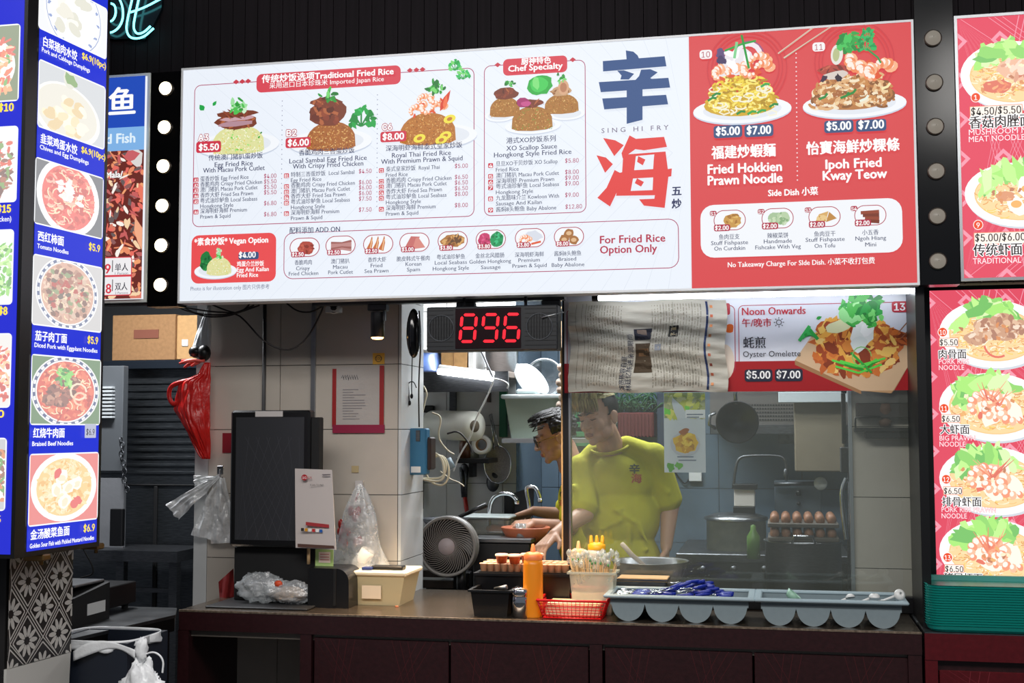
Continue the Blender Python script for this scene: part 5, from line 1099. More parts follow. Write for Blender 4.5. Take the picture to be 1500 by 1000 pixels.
# ================================================================= ON THE COUNTER, MIDDLE
def openbox(px0,py0,px1,pyb,y0,dep,m,name,rim=.004,taper=.01,parent=None,rimm=None):
    """open container; front top edge pixels px0..px1 at py0, bottom at z=TOP"""
    a_=PY(px0,py0,y0); b_=PY(px1,py0,y0); x0_,x1_=a_.x,b_.x; zt_=(a_.z+b_.z)/2; zb_=TOP if pyb is None else pyb; th=.003; tp=taper
    mb=MB(); 
    O=[(x0_,y0),(x1_,y0),(x1_,y0+dep),(x0_,y0+dep)]; I=[(x0_+th,y0+th),(x1_-th,y0+th),(x1_-th,y0+dep-th),(x0_+th,y0+dep-th)]; cx_,cy_=(x0_+x1_)/2,y0+dep/2
    def tq(p,q): return (p[0]+(tp if p[0]<cx_ else -tp),p[1]+(tp if p[1]<cy_ else -tp),q)
    vs=[tq(p,zb_) for p in O]+[(*p,zt_) for p in O]+[(*p,zt_) for p in I]+[tq(p,zb_+th) for p in I]
    fs=[(3,2,1,0)]+[(i,(i+1)%4,(i+1)%4+4,i+4) for i in range(4)]+[(i+4,(i+1)%4+4,(i+1)%4+8,i+8) for i in range(4)]+[(i+8,(i+1)%4+8,(i+1)%4+12,i+12) for i in range(4)]+[(12,13,14,15)]
    o=mb.add(vs,fs).build(name,m,parent)
    r_=MB(); e=.008
    for q in ((x0_-e,x1_+e,y0-e,y0),(x0_-e,x1_+e,y0+dep,y0+dep+e),(x0_-e,x0_,y0,y0+dep),(x1_,x1_+e,y0,y0+dep)): r_.box(*q,zt_-rim*1.5,zt_)
    r_.build('rim',rimm or m,parent); return x0_,x1_,zt_
bt_=thing('small_black_tray','deep square black container at the front of the counter','container',PZ(715,905,TOP)); x0_,x1_,zt_=openbox(689,864,746,None,.02,.17,BLACK,'body',.005,.012,bt_); MB().tube([(x1_-.06,.04,zt_+.004),(x1_-.01,.02,zt_+.012)],[.004,.009],8).build('spoon_handle',STEEL,bt_)
sh=thing('steel_shaker','cylindrical steel shaker beside the orange bottle','shaker',PZ(760,905,TOP)); c=Vector((PZ(761,904,TOP).x,.045,TOP)); MB().lathe(c,[(.001,0),(.034,0),(.034,.072),(.032,.076),(.035,.078),(.035,.098),(.03,.104),(.001,.106)],32).build('shaker_body',CHROME,sh)
g=MB(); 
for i in range(12): a__=i*.52; g.lathe(c+Vector((.018*math.cos(a__),.018*math.sin(a__),.1062)),[(.0025,0),(.0,.0005)],6)
stuff(g.build('hole',MATTE,sh))
def bottle(name,label,cx_,cy_,H,r,cap,caph,mb_,mc,tips=1,lvl=None,zb_=TOP):
    t=thing(name,label,'bottle',(cx_,cy_,zb_)); c=Vector((cx_,cy_,zb_))
    MB().lathe(c,[(.001,0),(r,0),(r,.002),(r,H*.92),(r*.9,H),(.001,H)],28).build('bottle_body',mb_,t)
    MB().lathe(c+Vector((0,0,H)),[(r*.92,0),(r*.95,caph*.6),(r*.6,caph*.9),(.001,caph)],24).build('cap',mc,t)
    for k in range(tips):
        o_=Vector(((k-(tips-1)/2)*r*.6,0,H+caph*.85)); MB().lathe(c+o_,[(r*.22 if tips>1 else r*.3,0),(r*.14,caph*1.0),(.001,caph*1.05)],12).build('nozzle',mc,t)
    return t
b0=PZ(777,905,TOP); hpx=lambda p1,p0,yy:PY(777,p1,yy).z-PY(777,p0,yy).z
bottle('sauce_bottle','bright orange squeeze bottle at the front of the counter',PZ(778,905,TOP).x,.06,.205,.036,1,.03,mat('orange sauce',(240,140,20),.35,0,0,1,.0),mat('orange cap',(244,130,70),.4))
# big black tray with cups
bk=thing('large_black_tray','wide black tray carrying plastic cups behind the orange bottle','tray',PZ(765,890,TOP)); x0_,x1_,zt_=openbox(697,840,836,None,.17,.2,BLACK,'body',.006,.012,bk); 
MB().tube(smoothp([Vector((x1_,.2,zt_)),Vector((x1_-.02,.2,zt_+.05)),Vector((x1_+.03,.2,zt_+.055)),Vector((x1_+.02,.3,zt_+.05))]),.004,8).build('handle',BLACK,bk)
Bx(x0_+.01,x1_-.01,.18,.36,zt_-.004,zt_+.004).build('inner_lid',mat('dark lid',(30,28,28),.4),bk)
CUPF=film('cup plastic',(230,220,205),.35,.15); cz=zt_+.004; n_=13
PEACH=mat('peach cup plastic',(226,176,140),.35)
for j,yy in enumerate((.20,.26,.32)):
    for i in range(n_):
        xx=x0_+.025+(x1_-x0_-.05)*i/(n_-1)
        c=Vector((xx,yy,cz)); 
        if j==0 and i==0: c0=thing('sauce_cup','small empty sauce cup, front row on the black tray, first from the left','cup',c,'empty sauce cups on the black tray'); MB().lathe(c,[(.001,0),(.013,0),(.0155,.026),(.0175,.027),(.0175,.03),(.001,.03)],14).build('cup_body',PEACH,c0); f0_=c
        else: o_=dup(c0,c-f0_); o_['label']='small empty sauce cup, %s row on the black tray, %s from the left'%(('front','middle','back')[j],('first','second','third','fourth','fifth','sixth','seventh','eighth','ninth','tenth','eleventh','twelfth','thirteenth')[i])
for i,(px,yy,wh) in enumerate(((735,.2,'leftmost'),(754,.19,'second from left'),(772,.235,'third from left'),(787,.24,'rightmost'))):
    c=Vector((PY(px,825,yy).x,yy,cz+.03)); s_=thing('filled_sauce_cup','lidded cup of orange sauce on top of the cup rows, '+wh,'cup',c); MB().lathe(c,[(.001,.001),(.018,.001),(.023,.028)],18).build('sauce_fill',mat('chilli sauce',(176,70,24) if i!=1 else (216,130,80),.4),s_); MB().lathe(c,[(.0255,.028),(.0255,.034),(.022,.036),(.001,.036)],18).build('lid',mat('peach lid',(232,190,170),.3),s_)
# squeeze bottles and sticks
bz=PZ(850,884,TOP)
bottle('sauce_bottle','beige topped clear squeeze bottle beside the yellow capped one',PY(847,850,.26).x,.27,.2,.033,1,.03,mat('cloudy plastic',(190,180,165),.35),mat('beige cap',(222,176,120),.4))
bottle('sauce_bottle','clear squeeze bottle with a yellow three nozzle cap',PY(874,850,.27).x,.28,.225,.036,1,.028,mat('clear pale sauce',(200,192,180),.3),mat('yellow cap',(244,176,30),.35),3)
tc=thing('stick_tub','clear square tub holding paper wrapped sticks','tub',PZ(866,890,TOP)); x0_,x1_,zt_=openbox(834,838,899,None,.13,.11,film('tub plastic',(220,220,205),.45,.1),'body',.005,.012,tc)
for i in range(46):
    xx=R.uniform(x0_+.02,x1_-.02); yy=R.uniform(.15,.22); tx=(xx-(x0_+x1_)/2)*.5; top=Vector((xx+tx,yy+R.uniform(-.01,.01),zt_+R.uniform(.02,.07))); bot=Vector((xx-(xx-(x0_+x1_)/2)*.3,yy,TOP+.01))
    s_=thing('wrapped_stick','thin wooden stick with a clear twisted wrapper in the clear tub','stick',bot,'wrapped sticks in the clear tub'); MB().tube([bot,top],.0014,5).build('stick',WOODP,s_); d_=(top-bot).normalized()
    crumple(top,(.011,.008,.014),.6,i,8,6).build('wrapper',film('clear wrapper',(226,232,226),.42,.15),s_)
    if i%3==0: crumple(top-Vector((0,.006,.008)),(.004,.003,.006),.5,i,6,5).build('green_tip',mat('green wrapper',(90,150,84),.5),s_)
rbk=thing('red_basket','small red perforated plastic basket at the counter front','basket',PZ(838,907,TOP)); RP=mat('red basket plastic',(226,30,34),.35)
ay=PY(787,880,.015); by=PY(888,880,.015); zt_=PY(838,880,.015).z; x0_,x1_=ay.x,by.x; y0_=.012; y1_=.2; ip=.02
def wallq(P0,P1,P2,P3,nx,nz,w=.0026):
    mb=MB(); L_=lambda u,v:(P0*(1-u)+P1*u)*(1-v)+(P3*(1-u)+P2*u)*v
    for i in range(nx+1): u=i/nx; mb.tube([L_(u,0),L_(u,1)],w/2*(1.6 if i in(0,nx) else 1),4)
    for j in range(nz+1): v=j/nz; mb.tube([L_(0,v),L_(1,v)],w/2*(2.2 if j in(0,nz) else 1),4)
    return mb
V=Vector; bl=[V((x0_+ip,y0_+ip*.5,TOP+.003)),V((x1_-ip,y0_+ip*.5,TOP+.003)),V((x1_-ip,y1_-ip,TOP+.003)),V((x0_+ip,y1_-ip,TOP+.003))]; tl_=[V((x0_,y0_,zt_)),V((x1_,y0_,zt_)),V((x1_,y1_,zt_)),V((x0_,y1_,zt_))]
for i,(nx_) in enumerate((16,12,16,12)):
    j=(i+1)%4; stuff(wallq(bl[i],bl[j],tl_[j],tl_[i],nx_,6).build('lattice_side',RP,rbk))
MB().prism([p for p in bl],(0,0,.002)).build('basket_base',RP,rbk); rm=MB()
for i in range(4): rm.tube([tl_[i],tl_[(i+1)%4]],.005,6)
rm.build('rim',RP,rbk)
e=.003; MB().hexa([bl[0]+V((0,0,e*9)),bl[1]+V((0,0,e*9)),bl[2]+V((0,0,e*9)),bl[3]+V((0,0,e*9)),bl[0]+V((0,0,.032)),bl[1]+V((0,0,.032)),bl[2]+V((0,0,.032)),bl[3]+V((0,0,.032))]) 
one('cream_packet','cream coloured packets filling the red basket','packet',MB().box(bl[0].x+.006,bl[1].x-.006,bl[0].y+.01,bl[2].y-.006,TOP+.006,zt_-.012,.006),mat('cream packet',(240,214,170),.6,0,.3,40,.2))
# steel pan & boards behind
pn=thing('steel_basin','wide shallow steel basin standing behind the glass, by the sauce bottles','basin',V3(PY(952,880,.57).x,.57,TOP)); c=PY(952,830,.57); zr=PY(950,822,.57).z
rr_=(PY(1008,822,.29).x-PY(898,822,.29).x)/2; MB().lathe((c.x,.31,0),[(rr_*.5,TOP+.05),(rr_*.8,TOP+.08),(rr_,zr),(rr_+.004,zr+.004),(rr_*.97,zr),(rr_*.76,TOP+.088),(.001,TOP+.07)],36).build('basin_body',STEEL,pn) if False else None
rr_=.15; MB().lathe((c.x+.0,.575,0),[(.001,TOP+.06),(rr_*.6,TOP+.06),(rr_*.85,TOP+.09),(rr_,zr),(rr_+.005,zr+.004),(rr_*.96,zr),(rr_*.8,TOP+.1),(rr_*.5,TOP+.075),(.001,TOP+.075)],36).build('basin_body',STEEL,pn)
MB().lathe((c.x+.0,.575,TOP),[(.085,0),(.085,.06),(.001,.06)],24).build('support_ring',STEELD,pn)
MB().tube([V((c.x+.02,.575,TOP+.1)),PY(925,812,.53),PY(911,796,.5)],[.006,.01,.009],10).build('ladle_handle',mat('pale handle',(206,190,176),.4),pn)
for i,(a1,a2,yy) in enumerate(((896,978,.13),(905,978,.145))):
    one('chopping_board','thin pale wooden board in front of the steel basin, '+('upper one' if i else 'lower one'),'board',Bx(PY(a1,845,.28).x,PY(a2,845,.28).x,.27,.375,TOP+.108+.008*i,TOP+.114+.008*i,.002),WOODP)
gp=thing('grey_container','grey steel container carrying the thin boards','container',PZ(930,880,TOP)); x0_,x1_,zt_=openbox(900,848,975,None,.272,.1,STEELD,'body',.004,.01,gp); 
# grey cutlery trays
GREYT=mat('grey blue plastic',(128,142,148),.4,0,.02,60,.04)
def ctray(label,pl,pr,yb):
    a_=PY(pl,880,0.02); b_=PY(pr,890,0.02); x0_,x1_=a_.x+.03,b_.x-.03; W_=x1_-x0_; y0_,y1_=.02,.235; zr=TOP+.094
    t=thing('cutlery_tray',label,'tray',((x0_+x1_)/2,.12,TOP)); r=W_/8.4; zc=TOP+r
    def prof(n=72,off=0):
        o=[]
        for i in range(n+1):
            u=x0_+W_*i/n; k=min(3,int((u-x0_)/(W_/4)-1e-6)); cx_=x0_+W_/4*(k+.5); d_=abs(u-cx_)
            z_=zc-math.sqrt(r*r-d_*d_)+.0 if d_<r else zc+.004
            o.append((u,z_+off))
        return o
    pf=prof()
    MB().grid(lambda u,v:V((pf[round(u*72)][0],y0_+(y1_-y0_)*v,pf[round(u*72)][1])),72,1).build('scalloped_bottom',GREYT,t)
    for yy in (y0_,y1_):
        MB().prism([V((x,yy,z)) for x,z in pf]+[V((x1_,yy,zr-.012)),V((x0_,yy,zr-.012))],(0,.003,0)).build('end_panel',GREYT,t)
    for xx in (x0_-.003,x1_): Bx(xx,xx+.003,y0_,y1_,zc,zr-.012).build('side_panel',GREYT,t)
    Bx(x0_-.003,x1_+.003,y0_-.003,y0_,zc+.012,zc+.016).build('step_line',GREYT,t)
    e=.026; rm=MB()
    for q in ((x0_-e,x1_+e,y0_-e,y0_+.003),(x0_-e,x1_+e,y1_,y1_+e),(x0_-e,x0_,y0_,y1_),(x1_,x1_+e,y0_,y1_)): rm.box(*q,zr-.012,zr,.004)
    rm.build('rim',mat('pale blue plastic rim',(160,178,186),.35),t)
    return x0_,x1_,y0_,y1_,zr,zc
tx0,tx1,ty0,ty1,tzr,tzc=ctray('grey four channel cutlery tray holding blue handled spoons, left of the pair',883,1108,0)
BH=mat('blue handle plastic',(12,36,140),.3)
for i in range(64):
    cx_=PY(R.choice([R.gauss(1000,26),R.uniform(905,930),R.uniform(960,1085)]),868,.12).x; cx_=min(max(cx_,tx0+.09),tx1-.09); hgt=max(0,1-abs(cx_-PY(1010,868,.12).x)/.12)
    z_=tzr-.008+R.uniform(0,.055)*hgt; a__=R.uniform(-1.1,1.1); yy=R.uniform(.06,.19); d_=V((math.cos(a__),math.sin(a__)*.6,R.uniform(-.05,.45)*hgt)).normalized()
    p0=V((cx_,yy,z_)); s_=thing('blue_handled_spoon','steel spoon with a blue plastic handle jumbled in the left cutlery tray','spoon',p0,'blue handled spoons in the cutlery tray')
    MB().tube([p0-d_*.022,p0,p0+d_*.026,p0+d_*.038],[.004,.006,.0075,.005],7).build('handle',BH,s_)
    MB().tube([p0-d_*.03,p0-d_*.07],.002,5).ball(p0-d_*.08,(.012,.008,.003),8,5).build('bowl_end',CHROME,s_)
tx0,tx1,ty0,ty1,tzr,tzc=ctray('grey four channel cutlery tray holding a few white spoons, right of the pair',1103,1333,0)
WSP=mat('white melamine',(222,222,220),.3)
for i,(px,py,rx_,rt,wh) in enumerate(((1318,879,.02,.9,'standing upright at the right end'),(1281,884,.019,0,'lying face down'),(1246,887,.016,-.3,'lying lowest in the tray'))):
    c=PY(px,py,.06); c.z=tzr+(.016,.006,.002)[i]; s_=thing('soup_spoon','white soup spoon in the right cutlery tray, '+wh,'spoon',c)
    MB().lathe(c,[(rx_,0),(rx_*.95,.006),(rx_*.6,.012),(.001,.014),(rx_*.55,.01),(rx_*.85,.004),(rx_*.95,0)],18,'z',Matrix.Rotation(rt*1.2,3,'X')@Matrix.Rotation(rt*.4,3,'Y')).build('spoon_bowl',WSP,s_); MB().tube([c+V((-.015,0,-.004)),c+V((-.05,.01,-.02)),c+V((-.07,.01,-.025))],[.005,.004,.005],6).build('spoon_handle',WSP,s_)
c=PY(1166,880,.13); c.z=tzr-.004; one('green_ladle_cup','pale green plastic cup lying in the right cutlery tray','cup',MB().lathe(c+V((-.02,0,-.012)),[(.001,0),(.02,0),(.028,.026),(.026,.026),(.019,.002)],20,'z',Matrix.Rotation(.7,3,'Y')),mat('pale green plastic',(150,190,168),.4))
# teal tray stack
TEAL=mat('teal plastic',(14,140,130),.35); sx0=PY(1359,880,-.02).x
def rrect(x0_,x1_,y0_,y1_,r,z,n=6):
    o=[]
    for cx_,cy_,a0 in ((x1_-r,y0_+r,-90),(x1_-r,y1_-r,0),(x0_+r,y1_-r,90),(x0_+r,y0_+r,180)):
        for q in range(n+1): a__=math.radians(a0+90*q/n); o.append(V((cx_+r*math.cos(a__),cy_+r*math.sin(a__),z)))
    return o
nT=17; zt_=PY(1400,855,-.02).z; pitch=(zt_-TOP-.02)/nT
def teal(z):
    mb=MB(); y0_,y1_=-.025,.30; rings=[(.012,z),(.004,z+.008),(0,z+.02),(-.003,z+.022),(.006,z+.020),(.014,z+.004)]
    vs=[];n=28
    for e_,zz_ in rings: vs+=rrect(sx0+e_,sx0+.46-e_,y0_+e_,y1_-e_,.05-e_*.5,zz_)
    fs=[tuple(range(n-1,-1,-1))]+[(k*n+i,k*n+(i+1)%n,(k+1)*n+(i+1)%n,(k+1)*n+i) for k in range(5) for i in range(n)]+[tuple(range(5*n,6*n))]
    return mb.add(vs,fs)
t0_=tag(teal(TOP+.001).build('serving_tray',TEAL),'teal serving tray in the stack on the red counter, lowest of the stack','tray','stacked teal serving trays')
ords=['second','third','fourth','fifth','sixth','seventh','eighth','ninth','tenth','eleventh','twelfth','thirteenth','fourteenth','fifteenth','sixteenth']
for i in range(1,nT):
    o=t0_.copy(); COL.objects.link(o); o.location.z=pitch*i; o['label']='teal serving tray in the stack on the red counter, '+('topmost of the stack' if i==nT-1 else ords[i-1]+' from the bottom')
# ================================================================= KITCHEN, LEFT
KY=1.75
sh_=thing('wall_shelf','grey steel shelf with tins and boxes high on the kitchen wall','shelf',PY(670,545,1.7))
a_=PY(618,545,1.55); c_=PY(745,545,1.55); zt_=a_.z; Bx(a_.x-.25,c_.x,1.55,1.9,zt_-.03,zt_,.003).build('shelf_board',mat('worn shelf board',(120,108,100),.6),sh_)
Bx(a_.x-.25,c_.x,1.54,1.555,zt_-.10,zt_-.0).build('front_rail',STEELD,sh_)
t=thing('paint_tin','round tin with a blue and white label on the high shelf','tin',PY(627,540,1.66)); c=PY(627,540,1.66); c.z=zt_
MB().lathe(c,[(.001,0),(.075,0),(.075,.012),(.072,.014),(.072,.11),(.001,.11)],28).build('tin_body',mat('blue white label',(70,92,140),.3,0,0,14,.7),t); MB().lathe(c,[(.072,.10),(.076,.11),(.076,.125),(.06,.125),(.001,.12)],28).build('lid',WHITE,t)
for i,(p0,p1,h,m_) in enumerate(((646,684,.16,CARD),(686,694,.17,WHITE))):
    x0_,x1_=PY(p0,540,1.62).x,PY(p1,540,1.62).x; t=thing(('carton','white_carton')[i],('tan cardboard carton on the high shelf beside the blue tin','white carton on the high shelf right of the tan carton')[i],'box',(x0_,1.62,zt_)); Bx(x0_,x1_,1.62,1.85,zt_,zt_+h,.002).build('box_body',m_ if i else mat('tan carton',(178,138,88),.85,0,.05,40,.15),t)
    if not i: Bx((x0_+x1_)/2-.002,(x0_+x1_)/2+.002,1.618,1.62,zt_,zt_+h).build('seam',CARD,t)
t=thing('steel_stock_pot','tall steel pot standing on the high shelf','pot',PY(733,548,1.7)); c=PY(735,548,1.72); c.z=zt_; MB().lathe(c,[(.001,0),(.075,0),(.09,.17),(.1,.172),(.1,.18),(.001,.185)],28).build('pot_body',STEEL,t); MB().lathe(c,[(.018,.185),(.02,.2),(.001,.205)],12).build('lid_knob',CHROME,t)
t=thing('kitchen_tube_lamp','lit slanted white tube lamp in the left kitchen','lamp',PY(680,552,1.5)); a_=PY(642,544,1.5); c_=PY(722,554,1.45); MB().tube([a_,c_],.014,12).build('tube',mat('lit tube bright',(250,252,255),.3,emit=8),t); MB().tube([a_+V((0,.02,.02)),c_+V((0,.02,.02))],.016,8).build('fitting',WHITE,t)
MB().tube(smoothp([c_,c_+V((.05,0,-.01)),c_+V((.08,0,-.03)),c_+V((.07,0,-.05))]),.004,6).build('cable',WHITE,t)
def cable(label,pts,yy,r,m,grp=None):
    pp=[PY(x_,y_,yy if not isinstance(yy,(list,tuple)) else yy[i]) for i,(x_,y_) in enumerate(pts)]; return one('power_cable',label,'cable',MB().tube(smoothp(pp),r,6),m,grp)
cable('white cable running from the lit tube lamp down to the shelf',[(723,558),(712,585),(697,612),(690,640),(672,668),(664,690)],1.4,.004,WHITE)
cable('steel coloured cable hanging from the number display',[(704,512),(712,530),(722,552)],1.2,.005,ALU)
# partition tiles strip and grey frame
one('door_frame','grey metal door frame on the white tiled kitchen wall','frame',pbox(658,552,668,610,1.87,1.89),STEELD)
one('green_strip','green plastic strip beside the translucent bin','strip',pbox(731,566,742,640,1.85,1.885),mat('green plastic',(28,104,72),.45))
one('soap_holder','small brown bar holder on the white tiles','holder',pbox(713,575,718,589,1.86,1.888,.002),mat('brown plastic',(84,66,60),.5))
# bin shelf
t=thing('bin_shelf','white shelf carrying the big translucent tub','shelf',PY(780,645,1.7)); a_=PY(735,642,1.62); c_=PY(836,642,1.62); Bx(a_.x,c_.x+.1,1.62,1.885,a_.z-.022,a_.z).build('shelf_board',mat('grey white shelf',(150,152,156),.5),t); zs=a_.z
t=thing('translucent_tub','large translucent plastic storage tub with a lid','tub',PY(780,640,1.7)); x0_,x1_=PY(742,600,1.7).x,PY(822,600,1.7).x; zt_=PY(780,584,1.7).z
MB().hexa([V((x0_+.03,1.68,zs)),V((x1_-.03,1.68,zs)),V((x1_-.03,1.86,zs)),V((x0_+.03,1.86,zs)),V((x0_,1.66,zt_)),V((x1_,1.66,zt_)),V((x1_,1.88,zt_)),V((x0_,1.88,zt_))]).build('tub_body',mat('milky plastic',(152,166,150),.35),t)
Bx(x0_-.02,x1_+.02,1.65,1.885,zt_,zt_+.022,.006).build('lid',mat('milky lid',(176,186,186),.35),t); Bx(x0_+.05,x1_-.12,1.68,1.86,zt_+.022,zt_+.05,.01).build('raised_lid',mat('milky lid',(0,0,0)),t)
zt_+=.05
for i,(px,r,rot,wh) in enumerate(((768,.075,.5,'leftmost'),(776,.08,.6,'middle'),(784,.085,.7,'rightmost'))):
    c=PY(px,555,1.72+.03*i); one('plastic_lid','white plastic lid leaning on the big translucent tub, '+wh,'lid',MB().lathe(c,[(.001,0),(r,0),(r+.004,.008),(r-.004,.01),(.001,.006)],28,'y',Matrix.Rotation(-rot,3,'Y')@Matrix.Diagonal((.45,1,1.1))@Matrix.Rotation(.3,3,'Z')),mat('white lid plastic',(190,196,198),.35))
t=thing('large_strainer','round fine mesh strainer standing above the translucent tub','strainer',PY(797,560,1.8)); c=PY(797,553,1.8); r=.095; MB().tube([c+V((r*math.cos(q),0,r*math.sin(q))) for q in [i*math.pi/16 for i in range(32)]],.006,8,closed=True).build('ring',ALU,t); MB().lathe(c,[(r,0),(r*.7,-.04),(.001,-.06)],28,'y').build('mesh_bowl',film('mesh',(120,122,124),.5,.1),t)
gar=thing('garlic_string','string of garlic bulbs hanging by the tiled back wall','garlic',PY(822,600,1.6))
for i in range(9): c=PY(821+math.sin(i*2)*2.5,538+i*11,1.6); MB().ball(c,(.018,.018,.02),10,7).build('garlic_bulb',mat('garlic skin',(170,150,136),.6),gar)
MB().tube([V((PY(822,530,1.6).x,1.6,2.62)),PY(822,636,1.6)],.004,6).build('string',WOODP,gar)
# blue terminal on pillar return
t=thing('blue_box','blue electrical box with a white label on the pillar side','box',PY(610,690,.6)); X_=xc
a_=PX(597,626,X_+.001) ; q0=PY(598,627,.62); q1=PY(628,695,.62); Bx(q0.x,q1.x,.58,.64,q1.z,q0.z,.006).build('box_body',mat('blue enamel',(48,104,138),.4),t); pbox(602,683,616,692,.577,.58,0).build('label_sticker',WHITE,t); pbox(609,630,615,646,.576,.58,.001).build('catch',STEELD,t); pbox(620,640,631,688,.6,.68,.006).build('motor',mat('brown black',(44,30,28),.5),t)
for i,(pts,yy,r) in enumerate((([(625,668),(645,665),(655,680),(650,700),(628,701),(612,700)],.8,.005),([(630,672),(650,664),(660,690),(652,712),(632,708),(622,690)],.82,.0045),([(628,660),(648,668),(652,700),(640,706),(616,701)],.78,.005),([(633,604),(648,610),(640,640),(655,660),(665,665)],1.0,.004),([(620,565),(626,575),(622,590),(619,604)],1.2,.004),([(655,635),(672,630),(688,650),(692,664)],1.3,.005),([(645,690),(660,702),(672,706),(680,712)],1.1,.003))):
    cable('cable in the tangle beside the blue box, '+('outermost loop','second loop','inner loop','upright strand','short strand by the plug','dark arch to the shelf','thin strand low right')[i],pts,yy,r,CREAMW if i!=5 else CB)
one('plug_adapter','black plug adapter on the kitchen wall above the cables','plug',pbox(620,594,635,604,1.85,1.888,.004),BLACK)
one('cable_tape','grey blue tape bundle around the cream cables','tape',MB().tube([PY(655,672,.86),PY(662,686,.86)],.018,10),mat('grey blue tape',(120,136,146),.6))
one('dark_jar','dark jar with a green label in the cable corner','jar',MB().lathe(PY(622,628,1.84),[(.001,-.03),(.03,-.03),(.03,.035),(.026,.045),(.001,.05)],18),mat('dark jar',(26,30,28),.3,0,0,10,.5))
t=thing('film_roll','large roll of white plastic film mounted on the tiled wall','roll',PY(670,625,1.5)); a_=PY(634,622,1.8); c_=PY(695,624,1.62); dd=(c_-a_); MB().tube([a_,c_],.075,28).build('film_cylinder',mat('white film roll',(206,206,196),.35,0,.1,10),t); MB().tube([c_-dd*.01,c_+dd.normalized()*.004],.03,20).build('core_tube',mat('dark core',(90,80,66),.8),t)
t=thing('small_wall_shelf','small black wall shelf with clutter under the film roll','shelf',PY(690,672,1.5)); a_=PY(668,671,1.65); c_=PY(716,668,1.65); Bx(a_.x,c_.x,1.65,1.888,a_.z-.025,a_.z,.003).build('shelf_board',BLACK,t); Bx(a_.x+.03,a_.x+.05,1.8,1.888,a_.z-.1,a_.z-.025).build('bracket',BLACK,t); zs=a_.z
tp=thing('tape_roll','white tape roll standing on the small wall shelf','tape',PY(706,665,1.55)); c=PY(706,651,1.72); MB().lathe(c,[(.03,-.02),(.05,-.02),(.05,.02),(.03,.02),(.03,-.02)],28,'y').build('tape_ring',WHITE,tp)
MB().lathe(c,[(.026,-.015),(.03,-.015),(.03,.015),(.026,.015),(.026,-.015)],24,'y').build('core_ring',CARD,tp)
one('brown_bottle','brown glass jar on the small wall shelf','jar',MB().lathe(V((a_.x+.03,1.72,zs)),[(.001,0),(.03,0),(.032,.07),(.02,.1),(.02,.12),(.001,.12)],18),mat('brown glass',(84,52,38),.2))
one('clear_jug','translucent plastic jug on the small wall shelf','jug',MB().lathe(V((PY(687,667,1.76).x,1.76,zs)),[(.001,0),(.05,0),(.055,.12),(.045,.15),(.04,.15)],20),film('jug plastic',(205,205,190),.5,.12))
st_=thing('sieve','round steel sieve with a long handle hanging on the tiled wall','sieve',PY(728,700,1.5)); c=PY(729,680,1.8); MB().lathe(c,[(.082,0),(.07,-.02),(.045,-.05),(.001,-.06)],28,'y',Matrix.Diagonal((.85,1,1.15))).build('mesh_bowl',mat('steel mesh',(168,164,160),.6,.0,.6,200,.3),st_); MB().tube([c+V((.07*math.cos(q),0,.095*math.sin(q))) for q in [i*math.pi/16 for i in range(32)]],.004,8,closed=True).build('ring',CHROME,st_)
MB().tube([PY(724,658,1.8),PY(720,620,1.8),PY(717,608,1.87),PY(720,606,1.87),PY(727,640,1.8),PY(732,656,1.8)],.0045,8).build('handle',CHROME,st_)
st_=thing('ladle','dark long ladle hanging behind the sieve','ladle',PY(722,708,1.6)); MB().ball(PY(722,706,1.84),(.035,.02,.05),14,8).build('ladle_bowl',STEELD,st_); MB().tube([PY(720,695,1.86),PY(716,640,1.87)],.006,8).build('handle',STEELD,st_)
wr=thing('red_handled_cutter','long cutter with red handles hanging on the wall','tool',PY(683,760,1.5)); MB().tube([PY(681,728,1.87),PY(687,770,1.87)],.011,10).build('red_handle',mat('red grip',(170,36,28),.4),wr); MB().tube([PY(676,684,1.87),PY(679,728,1.87)],.012,8).tube([PY(684,684,1.87),PY(682,728,1.87)],.009,8).build('blades',STEELD,wr); MB().ball(PY(680,684,1.87),(.02,.012,.02),12,8).build('joint',STEELD,wr)
one('knife_sharpener','thin black rod hanging on the tiled wall','tool',MB().tube([PY(619,703,1.87),PY(619,716,1.87),PY(620,745,1.87)],[.008,.008,.003],8),BLACK)
for i,(pts) in enumerate((([(717,800),(716,745),(722,728),(736,722),(750,724),(757,732)]),([(775,790),(776,740),(770,716),(775,712),(786,714),(791,730)]))):
    t=thing('faucet','curved chrome gooseneck tap at the sink, '+('nearer one' if i==0 else 'farther one'),'tap',PY(717 if i==0 else 778,800,1.6 if i else 1.5)); MB().tube(smoothp([PY(x_,y_,1.5+.1*i) for x_,y_ in pts]),.011,12).build('spout',CHROME,t)
    MB().tube([PY(pts[-1][0],pts[-1][1],1.5+.1*i),PY(pts[-1][0],pts[-1][1],1.5+.1*i)+V((0,0,-.02))],.013,12).build('nozzle',CHROME,t)
one('knife_block','dark knives and block behind the sink','block',pbox(738,725,752,790,1.7,1.78),BLACK)
one('black_board','black chopping board leaning behind the sink','board',MB().prism([PY(746,800,1.65),PY(752,722,1.75),PY(782,712,1.75),PY(778,800,1.65)],(0,.02,0)),mat('dark slate board',(40,44,50),.5))
